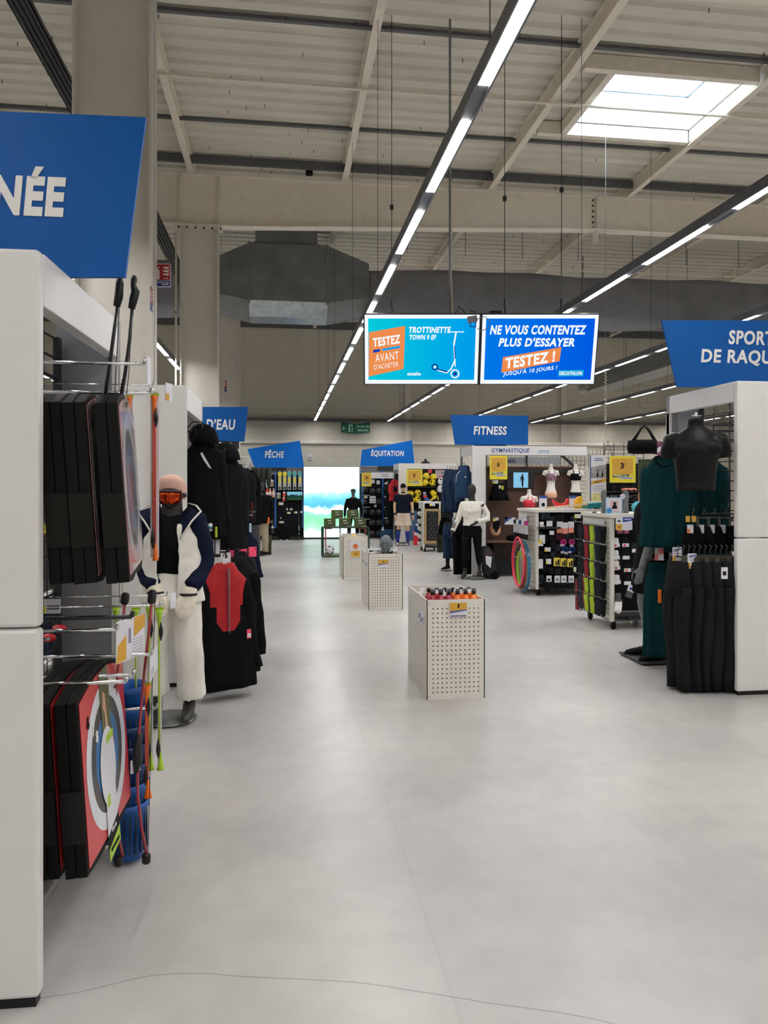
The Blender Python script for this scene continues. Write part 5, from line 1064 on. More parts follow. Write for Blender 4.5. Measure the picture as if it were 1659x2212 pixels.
# drink bottles in the nearest bin
q = bins[0].location; RB_ = M('drink_red', 'a8172c', .15, coat=.5, var=.15, scale=20); OB = M('drink_orange', 'f07c14', .15, coat=.5, var=.15, scale=20)
bt = MB().lathe([(.028, 0), (.034, .01), (.034, .06), (.030, .075), (.034, .09), (.034, .13), (.022, .165), (.014, .175), (.014, .185)], 14).mesh('bottle'); 
cpm = MB().lathe([(.017, .183), (.017, .212), (.012, .215)], 12).mesh('cap'); tgm = MB().box(-.022, .022, -.004, -.002, .195, .225).mesh('neck_tag'); cpm.materials.append(BLACKP); tgm.materials.append(CARD)
btr, bto = bt, bt.copy(); btr.materials.append(RB_); bto.materials.append(OB)
ordi = ('first', 'second', 'third', 'fourth', 'fifth', 'sixth')
for r in range(3):
    for c in range(6):
        x = .06 + c * .066 + (.02 if r % 2 else 0); red = c < 3
        b = thing('drink_bottle', ('red' if red else 'orange') + ' drink bottle in the nearest bin, ' + ordi[c] + ' of the ' + ('front', 'middle', 'back')[r] + ' row', 'bottle', (q.x + x, q.y + .055 + r * .075, .621), random.uniform(-.5, .5), 'drink bottles in the bin')
        put('bottle', btr if red else bto, None, b).location.z = .0; put('cap', cpm, None, b); o = put('neck_tag', tgm, None, b); o.rotation_euler = (R(-20), R(random.uniform(-25, 25)), 0)
        for ch in b.children: ch.scale = (1, 1, 1.0)
for i in range(9):
    b = thing('gel_sachet', 'bright orange sachet in the rear bin of the nearest pair, ' + ORD[i % 4] + ' in the ' + ('front', 'middle', 'back')[i // 4] + ' row', 'sachet', (q.x + .05 + .035 * (i % 4), q.y + .46 + .05 * (i // 4), .70 + .008 * (i % 3)), random.uniform(0, 3), 'orange sachets'); MB().ball((0, 0, 0), (.035, .02, .012), 8, 6).build('pouch', M('sachet_orange', 'ff5a2c', .35), b); MB().box(.03, .042, -.012, .012, -.003, .003).build('sealed_edge', CARD, b)
def bincard(label, bx, W, H_, x, z, w, h, big=False, num='4'):
    pos = bx.location + Vector((x, -.012, z)); sp = {'polys': [([(0, .42), (1, .55), (1, 1), (0, 1)], OCHRE), ([(.0, .30), (1, .48), (1, .55), (0, .42)], CARDB if not big else OCHRE)], 'text': [(num, .47, .76, .11, .25, INK), ('€', .58, .85, .05, .09, INK)]}
    return pos, sp
pos, sp = bincard('', bins[0], 0, 0, .25, .69, .11, .12); sp['text'] = [('1', .5, .78, .09, .26, INK), ('€', .6, .86, .05, .09, INK), ('BOISSON PRÊTE À EMPORTER', .5, .12, .9, .1, M('print_mauve2', '4c4a70', .5))]
card('yellow, blue and white price card reading 1 € on the nearest bin', 'price card', pos, 0, .135, .115, sp)
pos, sp = bincard('', bins[2], 0, 0, .2, .62, .1, .1); card('yellow and white price card reading 4 € on the middle bin', 'price card', pos, 0, .135, .1, sp)
card('tall card with an orange ball picture and 4 € on the farthest bin', 'price card', bins[4].location + Vector((.22, -.014, .53)), 0, .2, .28, {'areas': [(.1, .9, .02, .42, OCHRE)], 'polys': [([(.5 + .24 * math.cos(2 * math.pi * i / 18), .70 + .17 * math.sin(2 * math.pi * i / 18)) for i in range(18)], M('print_basketball', 'd2703c', .5))], 'text': [('4', .48, .22, .12, .16, INK), ('€', .6, .26, .06, .07, INK)]})
for i, (bx, y, z) in enumerate(((bins[0], .06, .62), (bins[0], .14, .64), (bins[2], .10, .62), (bins[3], .02, .63))):
    c = card('white ticket clipped to the left side of the ' + ('nearest' if i < 2 else 'middle') + ' bin, ' + ('front' if i % 2 == 0 else 'back') + ' one', 'price card', bx.location + Vector((-.012, y + .05, z)), R(-80), .07, .1, {'areas': [(.1, .9, .1, .5, M('print_grey', '8d8ca0', .6))]}); c.rotation_euler = (R(-12), 0, R(-80))
# head and sport bands on the middle bin
t = thing('portrait_bust', 'grey mannequin head standing on the middle bin', 'mannequin head', bins[2].location + Vector((.255, .12, .735)), R(-18)); t.location.z = .736
mb = MB().ball((0, 0, .15), (.082, .10, .105), 22, 16).ball((0, -.03, .09), (.062, .072, .082), 18, 12).tube([(0, .01, -.01), (0, .015, .08)], [.062, .055], 16)
mb.tube([(0, -.085, .15), (0, -.105, .115), (0, -.115, .098), (0, -.098, .092)], [.010, .012, .016, .012], 10).tube([(-.028, -.09, .062), (0, -.104, .064), (.028, -.09, .062)], [.006, .009, .006], 8).tube([(-.024, -.09, .05), (0, -.102, .05), (.024, -.09, .05)], [.006, .009, .006], 8)
mb.tube([(-.05, -.075, .165), (-.03, -.093, .168), (-.008, -.092, .158)], .009, 8).tube([(.05, -.075, .165), (.03, -.093, .168), (.008, -.092, .158)], .009, 8).ball((0, -.085, .035), (.025, .022, .02), 10, 8)
for s in (-1, 1): mb.ball((s * .032, -.082, .143), (.017, .012, .009), 10, 6).ball((s * .082, .01, .12), (.010, .022, .035), 10, 8)
bake(mb, 'head', M('mannequin_blue_grey', '5f676c', .35), t, .0055, 2)
for i in range(14):
    b = thing('sport_bag', 'clear wrapped white accessory on the middle bin by the head, ' + ORD[i] + ' in the heap', 'pack', bins[2].location + Vector((.05 + .37 * ((i * .618) % 1), .05 + .3 * ((i * .37) % 1), .735 + .012 * (i % 3))), i * 1.7, 'wrapped accessories on the bin')
    if (b.location - t.location).to_2d().length < .1: b.location.x -= .16
    MB().grid(lambda u, v: ((u - .5) * .11, (v - .5) * .08, .03 + .014 * math.sin(9 * u + i) * math.cos(7 * v)), 6, 5).build('wrapper', M('wrapper', 'c9c9c6', .15), b).modifiers.new('t', 'SOLIDIFY').thickness = .015; MB().box(-.03, .02, -.01, .01, .035, .048).build('print_bar', INK if i % 3 == 0 else CARD, b)
t = thing('yellow_ball', 'yellow ball top showing in the farthest bin', 'ball', bins[4].location + Vector((.2, .15, .71))); MB().ball((0, 0, 0), .07).build('ball_cover', M('ball_yellow', 'e8b93c', .5), t); MB().tube([(.0705 * math.cos(a), .0705 * math.sin(a), 0) for a in [2 * math.pi * i / 20 for i in range(20)]], .002, 4, True).build('seam', OCHRE, t)
# ================================================================== HANGING SCREENS
zs = 8.5; k = zs / F; TI = R(16)
scr = thing('screen_pair', 'pair of bright blue screens hung side by side above the aisle', 'screen', P(1037, 756, zs), -YAW); scr.rotation_euler = (TI, 0, -YAW)
def sp_(px, py): return ((px - 1037) * k, (756 - py) * k / math.cos(TI))
x0, zT = sp_(787, 684); xm, zB = sp_(1037, 827); x1, _ = sp_(1289, 0); zB2 = zB
MB().box(x0 - .01, x1 + .01, .02, .075, zB - .008, zT + .012).build('casing', BLACKP, scr, .004); MB().box(xm - .012, xm + .012, -.006, .02, zB - .006, zT + .008).build('divider', BLACKP, scr)
SW = EM('screen_white', 'f6fbff', 1.0); SCY = EM('screen_cyan', '00bfe0', 1.0); SBL = EM('screen_blue', '0072e6', 1.0); SOR = EM('screen_orange', 'f3904f', .95); SDB = EM('screen_deep_blue', '0b3fc4', .9); SLB = EM('screen_light_blue', '18a0e8', 1.0); SNAVY = EM('screen_navy', '1b3f9a', .8)
def gradient(key, ca, cb, xa, xb):
    m = EM(key, ca, 1.0); nt = m.node_tree; e = [n for n in nt.nodes if n.type == 'EMISSION'][0]; tc = nt.nodes.new('ShaderNodeTexCoord'); sp = nt.nodes.new('ShaderNodeSeparateXYZ'); nt.links.new(tc.outputs['Object'], sp.inputs[0])
    mr = nt.nodes.new('ShaderNodeMapRange'); mr.inputs[1].default_value = xa; mr.inputs[2].default_value = xb; nt.links.new(sp.outputs[0], mr.inputs[0]); mx = nt.nodes.new('ShaderNodeMix'); mx.data_type = 'RGBA'; mx.inputs[6].default_value = lin(ca); mx.inputs[7].default_value = lin(cb); nt.links.new(mr.outputs[0], mx.inputs[0]); nt.links.new(mx.outputs[2], e.inputs[0]); return m
def spane(nm, a, b, lit):
    MB().box(a + .006, b - .006, .0, .02, zB + .004, zT - .004).build('white_border', SW, scr); MB().box(a + .045, b - .045, -.002, .0, zB + .05, zT - .045).build('lit_picture', lit, scr)
spane('l', x0, xm - .012, gradient('screen_left', '06cbd8', '0098ee', x0, xm)); spane('r', xm + .012, x1, gradient('screen_right', '0078e8', '0058e0', xm, x1))
def sflat(nm, poly, y, m): MB().prism([sp_(*p) for p in poly][::-1] if True else [], y, -.002).build(nm, m, scr)
def stx(s, px, py, w, h, m=SW, sh=.2, rot=0, y=-.006, b=.04):
    x, z = sp_(px, py); t = txt(scr, s, x, y, z, w * k, h * k, m, shear=sh, rot=(90, -rot, 0), bold=b, thick=.0005); return t
sflat('orange_panel', [(797, 720), (875, 707), (872, 795), (796, 811)], -.004, SOR)
stx('TESTEZ', 836, 737, 60, 19, rot=8); sflat('blue_bar', [(806, 756), (821, 754), (821, 759), (806, 762)], -.006, SDB); sflat('blue_bar', [(826, 753), (864, 747), (864, 752), (826, 758)], -.006, SLB)
stx('AVANT', 836, 770, 52, 17, rot=8, b=0, sh=.1); stx("D'ACHETER", 834, 788, 53, 11, rot=8, b=0, sh=.1)
stx('TROTTINETTE', 928, 715, 90, 13); stx('TOWN 9 EF', 913, 730, 58, 11); stx('oxelo', 895, 805, 30, 8, sh=0)
def spt(px, py, y=-.012): x, z = sp_(px, py); return (x, y, z)
MB().tube([spt(967, 719), spt(1001, 719)], .006, 6).tube([spt(984, 719), spt(980, 745)], .010, 6).tube([spt(980, 745), spt(984, 790)], .007, 6).tube([spt(945, 797), spt(966, 803), spt(975, 795), spt(984, 775)], .008, 6).build('scooter_frame', SW, scr)
MB().tube([spt(981, 748), spt(983, 774)], .008, 6).tube([spt(943, 795), spt(967, 801)], .009, 6).build('scooter_stem', SNAVY, scr)
for (px, py, r, nm) in ((984, 805, 8.5, 'front'), (940, 791, 6, 'rear')):
    x, z = sp_(px, py); MB().tube([(x + r * k * math.cos(a), -.012, z + r * k * math.sin(a)) for a in [2 * math.pi * i / 20 for i in range(20)]], .008, 6, True).build('scooter_wheel', SW if nm == 'front' else SNAVY, scr); MB().prism([(x + r * .45 * k * math.cos(2 * math.pi * i / 10), z + r * .45 * k * math.sin(2 * math.pi * i / 10)) for i in range(10)], -.012, -.004).build('wheel_hub', SNAVY if nm == 'front' else SW, scr)
stx('NE VOUS CONTENTEZ', 1160, 715, 207, 20); stx("PLUS D'ESSAYER", 1158, 740, 164, 19); sflat('orange_panel', [(1087, 771), (1212, 750), (1210, 779), (1085, 803)], -.008, SOR)
stx('TESTEZ !', 1147, 776, 108, 24, rot=8.5, y=-.010); stx("JUSQU'À 10 JOURS !", 1147, 799, 119, 13, rot=7, y=-.006, b=.02); sflat('logo_panel', [(1209, 798), (1264, 797), (1264, 810), (1209, 811)], -.004, EM('screen_logo', '1aa6d8', 1.0)); stx('DECATHLON', 1236, 804, 49, 8, sh=0, y=-.008)
mb = MB()
for i, px in enumerate((846, 1090, 1213)):
    x = (px - 1037) * k; w = thing('suspension_cable', 'steel cable with a turnbuckle holding the ' + ('left screen', 'right screen near the middle', 'right end of the right screen')[i], 'cable', P(px, 678, zs + .02), -YAW); zt_ = 7.07 - w.location.z
    MB().tube([(0, 0, .45), (0, 0, zt_)], .0045, 6).build('cable', DARKM, w); MB().tube([(-.012, 0, .2), (-.012, 0, .42), (0, 0, .46), (.012, 0, .42), (.012, 0, .2), (0, 0, .16)], .005, 6, True).build('turnbuckle', GALV, w)
    MB().tube([(0, 0, 0), (.008, 0, .05), (-.004, 0, .1), (0, 0, .17)], .009, 6).build('hook_shackle', DARKM, w); MB().box(-.02, .02, -.02, .02, 1.2 + .1 * i, 1.25 + .1 * i).build('clamp', DARKM, w)
po = thing('drop_pole', 'thin grey conduit pole dropping from the roof behind the screens', 'pole', P(972, 680, zs + .1), -YAW); zt_ = 7.07 - po.location.z
MB().tube([(.0, 0, 0), (0, 0, zt_)], .014, 8).build('conduit', GALV, po); MB().tube([(.03, .02, 0), (.012, .02, .45), (.012, .02, 1.3)], .012, 8).build('conduit', STEEL, po); MB().tube([(-.02, -.02, -.02), (.03, -.03, -.03), (.06, -.03, .02), (.1, -.03, .05)], .006, 6).build('flex', BLACKP, po)
pg = thing('plug_adapter', 'grey plug adapter with a cable dangling over the screens\u2019 joint', 'plug', P(1020, 690, zs - .12), -YAW); MB().box(-.055, .055, -.03, .03, -.035, .035, Matrix.Rotation(R(-10), 4, 'Y')).build('adapter_body', M('adapter_grey', '8a8d92', .4), pg, .008)
MB().tube([(-.02, 0, -.03), (-.02, 0, -.08), (.04, 0, -.085), (.04, 0, -.03)], .008, 6).build('adapter_hook', M('adapter_blue', '3050b0', .4), pg); MB().tube([(.05, 0, .0), (.15, .02, .04), (.2, .02, -.02), (.18, .0, -.1), (.1, 0, -.13), (.06, 0, -.1)], .005, 6).build('cable', GALV, pg); MB().tube([(-.05, .03, .03), (-.1, .05, .12), (-.16, .06, .16)], .007, 6).build('cable', BLACKP, pg); MB().tube([(-.02, .08, .12), (.05, .08, .1), (.05, .1, .04)], .006, 6).build('cable', BLACKP, pg)
MB().box(-.17, -.07, .06, .1, .08, .13, Matrix.Rotation(R(-25), 4, 'Y')).build('transmitter', M('adapter_pale', 'b9b8b2', .4), pg, .004)
bx = thing('media_box', 'small black box lying on top of the right screen', 'box', P(1070, 677, zs + .03), -YAW); MB().box(-.07, .07, -.03, .03, -.025, .025).build('casing', BLACKP, bx, .004); MB().tube([(-.07, 0, 0), (-.12, 0, .02), (-.16, 0, 0)], .004, 5).build('cable', GALV, bx)
# ================================================================== RACKET SPORTS GONDOLA, RIGHT
RF = Frame(P(1593, 1503, 5.83), 0); rg_ = gondola('white gondola at the right edge hung with leggings and green sweaters', RF, 1, 1.09, 2.48, .9, lintel=.16, seam=1.24, recess=.28, farw=.35)
MB().tube([(.3, .5, 2.05), (-.35, .5, 2.05)], .008, 8).tube([(.28, .3, 1.42), (-.12, .3, 1.42)], .008, 8).tube([(.28, .35, 1.04), (-.32, .35, 1.04)], .008, 8).tube([(.28, .8, 1.0), (-.36, .8, 1.0)], .008, 8).tube([(.28, .2, 2.1), (-.2, .2, 2.1), (-.2, .2, 2.06)], .008, 8).build('hanging_rail', BLACKM, rg_)
rt = thing('torso_form', 'black male torso form hanging on the right gondola', 'mannequin', P(1503, 1050, 5.9), -YAW + R(-12)); H = 1.86; ztop = CAMH + (HZ - 905) * 5.9 / F; rt.location.z = ztop - .872 * H
mb = MB().loft([ring(0, .01 * math.sin(i), z * H, a * H, b * H, 26, 2.3) for i, (z, a, b) in enumerate([(.565, .080, .052), (.60, .079, .054), (.64, .082, .056), (.69, .088, .062), (.735, .094, .066), (.775, .095, .060), (.80, .088, .05), (.822, .062, .042), (.84, .036, .036), (.872, .033, .035)])])
for s in (-1, 1): mb.tube([(s * .070 * H, 0, .795 * H), (s * .098 * H, .0, .780 * H), (s * .114 * H, .005, .74 * H), (s * .117 * H, .005, .705 * H)], [.030 * H, .036 * H, .030 * H, .026 * H], 14)
for s in (-1, 1): mb.ball((s * .05 * H, -.045 * H, .745 * H), (.05 * H, .022 * H, .035 * H), 14, 8)
bake(mb, 'torso', MANB2, rt, .010, 3); MB().tube([(0, .0, .87 * H), (0, 0, .90 * H)], .012, 8).tube([(-.03, 0, .885 * H), (.04, 0, .885 * H), (.04, .3, .885 * H)], .008, 6).build('hanging_hook', CHROME, rt)
SWM = M('neck_green', '04181a', .9)
for i, (px, z, w, lab) in enumerate(((1436, 6.42, .30, 'dark green sweater in front, its neckline and left side showing'), (1470, 6.55, .32, 'dark green sweater behind the front one, mostly behind the black torso'), (1520, 6.62, .34, 'dark green sweater last on the rail, right of the black torso'))):
    q = P(px, 997, z); garment('sweater', lab, 'sweater', q, -YAW + R(-14), .74 + .06 * i, w, w * 1.3, .15, GREENC, .66, .035, neck=SWM, collar=False, fold=.28, n=40, k=9, group='green sweaters')
g = garment('knit_top', 'long dark green knit hanging below the green sweaters with an orange tag', 'clothing', P(1421, 1228, 6.72), -YAW + R(-20), .80, .20, .27, .14, GREENC, fold=.3, n=36, k=7, sleeves=False, collar=False); MB().box(.0, .03, -.085, -.07, -.30, -.18).build('swing_tag', ORANGE, g)
for i in range(11):
    q = P(1464 + i * 11.6, 1212, 5.98 + .03 * (i % 2)); trousers('leggings', 'black leggings on the low right rail, ' + ('first', 'second', 'third', 'fourth', 'fifth', 'sixth', 'seventh', 'eighth', 'ninth', 'tenth', 'last')[i] + ' from the aisle', 'trousers', q, -YAW + R(-76 + 4 * (i % 3)), 1.02, .25, BLACKC if i % 2 else BLACKC2, .10, group='black leggings', fold=.16)
for i in range(5):
    q = P(1496 + i * 23, 1128, 6.22); t = thing('bralette', 'black bralette clipped on the middle right rail, ' + ('first', 'second', 'third', 'fourth', 'fifth')[i] + ' from the aisle', 'clothing', q, -YAW + R(-40), 'black bralettes')
    MB().loft([ring(0, 0, z, a, .03, 18, 2.4, .12, 5, i) for z, a in ((-.24, .085), (-.14, .09), (-.05, .06), (-.03, .05))]).build('cups', BLACKC, t); MB().tube([(-.05, 0, -.05), (-.03, 0, .02), (0, 0, .06)], .006, 5).tube([(.05, 0, -.05), (.03, 0, .02), (0, 0, .06)], .006, 5).build('strap', BLACKC2, t)
    MB().box(-.05, .05, -.01, .01, .03, .045).tube([(0, 0, .045), (0, 0, .08), (.015, 0, .1), (0, 0, .115)], .005, 6).box(.035, .05, -.012, .012, -.08, .035).build('clip_hanger', M('hanger_grey', '45453f', .4), t)
    if i < 4: MB().box(-.03, .02, -.045, -.042, -.09, -.02).build('swing_tag', CARD, t); MB().box(-.028, -.005, -.047, -.045, -.085, -.06).build('tag_colour', ORANGE if i % 2 == 0 else PINKC, t)
SPW = {'areas': [(.1, .5, .7, .9, M('print_grey', '8d8ca0', .6)), (.1, .9, .55, .6, M('print_grey', '8d8ca0', .6))], 'polys': [([(.35, .75), (.95, .85), (.95, .95), (.35, .85)], CARDB), ([(0, 0), (.35, .0), (.3, .45), (0, .4)], OCHRE)]}
for i, (px, py, w, h, z, rz, lab, s_) in enumerate(((1424, 1197, .075, .11, 6.5, -12, 'pink and white price card before the green trousers', {'areas': [(0, .4, 0, .55, M('print_salmon', 'd9747a', .5)), (.4, 1, .5, .95, M('print_salmon', 'd9747a', .5))]}), (1463, 1198, .08, .12, 6.0, 8, 'white price card with yellow corner, left of two over the leggings', SPW), (1495, 1212, .08, .12, 5.9, 14, 'white price card with yellow corner, right of two over the leggings', SPW), (1565, 1238, .05, .09, 5.75, 0, 'white swing tag on the last leggings', {'areas': [(.25, .75, .3, .65, INK)]}), (1478, 1218, .04, .07, 5.95, -20, 'small white tag between the two leggings price cards', {}), (1486, 1121, .035, .05, 6.1, 0, 'small yellow card at the end of the middle rail, left of two', {'base': OCHRE}), (1499, 1121, .035, .05, 6.1, 0, 'small yellow card at the end of the middle rail, right of two', {'base': OCHRE}), (1493, 1238, .03, .08, 5.92, 10, 'thin white tag under the right price card', {}))): card(lab, 'price card', P(px, py, z), -YAW + R(rz), w, h, s_)
# grey mannequin turned to the aisle beyond that gondola
q = P(1407, 1430, 7.05); t = thing('mannequin', 'grey male mannequin in black shorts facing the aisle behind the green sweaters', 'mannequin', (q.x, q.y, .014), R(-90)); H = 1.80
arms = [(-1, [(-.20, 0, 1.43), (-.235, .05, 1.20), (-.24, .06, 1.10), (-.235, -.02, .86)]), (1, [(.20, 0, 1.43), (.25, -.07, 1.22), (.255, -.13, 1.13), (.24, -.21, .89)])]; legs = [(-1, [(-.09, 0, .9), (-.11, -.02, .51), (-.11, .05, .09)]), (1, [(.09, 0, .9), (.10, 0, .51), (.10, .06, .09)])]
bake(figure_mesh(H, TORSO_M, arms, legs, curl=.22, feet=False, ar=(.036, .033, .029, .022)), 'body', MANG, t, .010, 3); mb = MB(); cloth_torso(mb, H, TORSO_M, .46, .60, .016)
for s, (h, kk, a) in legs: mb.tube([h, Vector(h).lerp(Vector(kk), .75)], [.12, .118], 16)
bake(mb, 'shorts', BLACKC, t, .014, 3); mb = MB(); cloth_torso(mb, H, TORSO_M, .52, .83, .014); bake(mb, 'black_top', BLACKC, t, .014, 3)
base_plate(t, .24, 0, -.02, M('plate_dark', '3b3e40', .5), None, True)
for i, s in enumerate((-1, 1)): 
    sh = shoe('black trainer on the ' + ('near' if s > 0 else 'far') + ' foot of the grey mannequin', t.location + Vector((0.07, (-.10 if s > 0 else .10), 0.0)), R(-90 + 10 * s), .34, BLACKC2, RUBBER, high=True); 
    if s > 0: MB().box(-.03, .01, -.10, -.07, .03, .09).build('shoe_tag', CARD, sh)
# bag, poster and boards behind
b = thing('sports_bag', 'black holdall hanging by its handles in front of the back wall', 'bag', P(1392, 965, 9.6), -YAW + R(-10)); MB().loft([ring(x, 0, 0 if abs(x) < .2 else -.01, .1, .1, 14, 2.6) for x in (-.2,)] and [[(x, .11 * math.cos(a) * f, .09 * math.sin(a) * f - .02 * (x > .1)) for a in [2 * math.pi * j / 14 for j in range(14)]] for x, f in ((-.21, .4), (-.2, .9), (-.1, 1.05), (.1, 1.05), (.17, .95), (.18, .4))]).build('bag_body', BLACKC, b)
for y in (-.06, .06): MB().tube([(-.14, y, .06), (-.04, y * .5, .24), (.0, 0, .27), (.05, y * .5, .22), (.14, y, .06)], .012, 6, flat=.4).build('handle', BLACKC2, b)
MB().tube([(-.17, .05, .05), (-.05, .02, .22), (0, 0, .28)], .009, 6).build('shoulder_strap', BLACKC2, b)
b = thing('lifestyle_poster', 'photo poster of green woods and red brick behind the bag', 'poster', P(1398, 1050, 9.4), -YAW + R(-6)); w_, h_ = .22, .68; MB().box(-w_ / 2, w_ / 2, 0, .015, -h_ / 2, h_ / 2).build('poster_board', M('poster_woods', '2c3620', .5, var=.8, scale=16), b); MB().box(-w_ / 2, w_ / 2, -.002, 0, -h_ / 2, -.05).build('print_brick', M('poster_brick', 'a0694c', .5, var=.15, scale=10), b); MB().box(.05, .075, -.003, 0, -.05, h_ / 2).build('print_trunk', M('poster_trunk', '8a5038', .5), b); MB().box(-w_ / 2, w_ / 2, -.004, -.002, -.09, -.05).build('print_ledge', M('poster_ledge', '4c2e22', .5), b)
MB().box(-.015, .015, .02, .04, -b.location.z + .0, .2).build('stand_pole', DARKM, b)
b = thing('lifestyle_poster', 'pink and white poster edge above the green sweaters', 'poster', P(1431, 975, 9.0), -YAW + R(-25)); MB().box(-.06, .06, 0, .012, -.1, .12).build('poster_board', M('poster_pink', '7d3f5a', .5, var=.4, scale=14), b); MB().prism([(-.06, -.02), (.06, .06), (.06, .1), (-.06, .04)], -.002, 0).build('white_band', CARD, b)
MB().box(-.012, .012, .014, .03, -b.location.z, .08).build('stand_pole', DARKM, b)
# ================================================================== FITNESS DISPLAY
ZF = 13.4; FF = Frame(P(1020, 1247, ZF), 0); A = FF.o; WW = atY(1268, 965, A.y).x - A.x; HF = atY(1030, 963, A.y).z
ft = thing('display_gondola', 'wide white gymnastics display with a brown back panel and wire grid', 'gondola', A, 0); pw = atY(1049.5, 1000, A.y).x - A.x
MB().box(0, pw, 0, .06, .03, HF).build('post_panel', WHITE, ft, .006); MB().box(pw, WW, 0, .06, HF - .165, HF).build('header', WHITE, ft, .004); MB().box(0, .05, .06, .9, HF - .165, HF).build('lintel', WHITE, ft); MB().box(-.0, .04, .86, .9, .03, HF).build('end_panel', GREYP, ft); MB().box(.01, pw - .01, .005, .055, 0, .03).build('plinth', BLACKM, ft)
MB().box(pw + .02, WW - .02, .46, .50, .08, 2.02).build('back_panel', WOODB, ft); MB().box(pw + .02, WW - .02, .44, .46, 2.0, 2.03).build('back_trim', M('wood_trim', '7a5a48', .5), ft); MB().box(pw, WW, .40, .43, 1.90, 1.96).build('cross_bar', DARKM, ft)
s1 = atY(1080, 1168, A.y + .2).z; MB().box(pw + .02, WW - .02, .08, .46, s1 - .03, s1).build('shelf', M('wood_shelf', '6d5142', .5), ft); MB().box(pw + .02, WW - .02, .05, .46, .03, .3).build('base_shelf', BLACKM, ft); MB().box(pw, pw + .03, .05, .5, .03, HF - .17).build('upright', DARKM, ft)
mb = MB(); 
for i in range(7): mb.tube([(pw, .48, 2.05 + i * .035), (WW + .55, .48, 2.05 + i * .035)], .004, 5)
for i in range(34): mb.tube([(pw + .08 * i, .475, 2.0), (pw + .08 * i, .475, HF - .02)], .004, 5)
for i in range(24): mb.tube([(WW - .22, .30, .4 + i * .075), (WW + .1, .30, .4 + i * .075)], .004, 5)
mb.build('wire_grid', WIRE, ft); MB().prism([(WW - .42, 2.24), (WW - .1, 1.98), (WW - .04, 1.98), (WW - .34, 2.24)], .3, .33).build('brace', DARKM, ft); MB().box(pw + .9, pw + .93, .42, .45, 1.6, 2.26).build('hanger_post', DARKM, ft)
txt(ft, 'GYMNASTIQUE', atY(1103, 973, A.y).x - A.x, -.003, HF - .085, 86 * ZF / F, 11 * ZF / F, INKB, shear=.2, bold=.012); txt(ft, 'FEMME', atY(1175, 975, A.y).x - A.x, -.003, HF - .10, 26 * ZF / F, 7.5 * ZF / F, M('print_lightblue', '6f9cc4', .5), shear=.2, bold=0); txt(ft, 'FITNESS', atY(1113, 997, A.y).x - A.x, .44, 2.12, .3, .06, M('ink_blue2', '2c4f7a', .5))
MB().box(atY(1095, 990, A.y).x - A.x, atY(1230, 990, A.y).x - A.x, .46, .465, 2.06, 2.2).build('grid_board', M('board_grey', '9c9da0', .5), ft)
price_poster('yellow price poster reading 6 € on the gymnastics display', 1077, 1010, 38, 51, ZF - .1, '6'); price_poster('big yellow price poster reading 3 € right of the gymnastics display', 1345, 1014, 55, 57, 10.4, '3', R(-3)); price_poster('yellow price poster reading 5 € on the football display', 895.5, 1032, 34, 36, 20.9, '5')
def fa(name, label, cat, px, py, out=.3, group=None, rz=0): return thing(name, label, cat, atY(px, py, A.y + out), rz, group)
t = fa('display_screen', 'black screen showing a woman in sportswear on pale blue', 'screen', 1125, 1037, .36); kk = ZF / F; MB().box(-32 * kk, 32 * kk, 0, .05, -20 * kk, 20 * kk).build('bezel', BLACKP, t, .01); MB().box(-17 * kk, 17 * kk, -.004, 0, -17 * kk, 17 * kk).build('lit_picture', EM('screen_pale', '8fcbef', .9), t)
MB().prism([(.02, -.13), (.045, -.13), (.05, -.02), (.06, .02), (.05, .07), (.03, .08), (.0, .07), (-.02, -.03), (-.012, -.03), (.01, .03), (.012, -.04)], -.006, -.004).prism([(.03 + .016 * math.cos(2 * math.pi * i / 10), .095 + .02 * math.sin(2 * math.pi * i / 10)) for i in range(10)], -.006, -.004).build('printed_figure', EM('screen_dark', '2a2c33', .8), t)
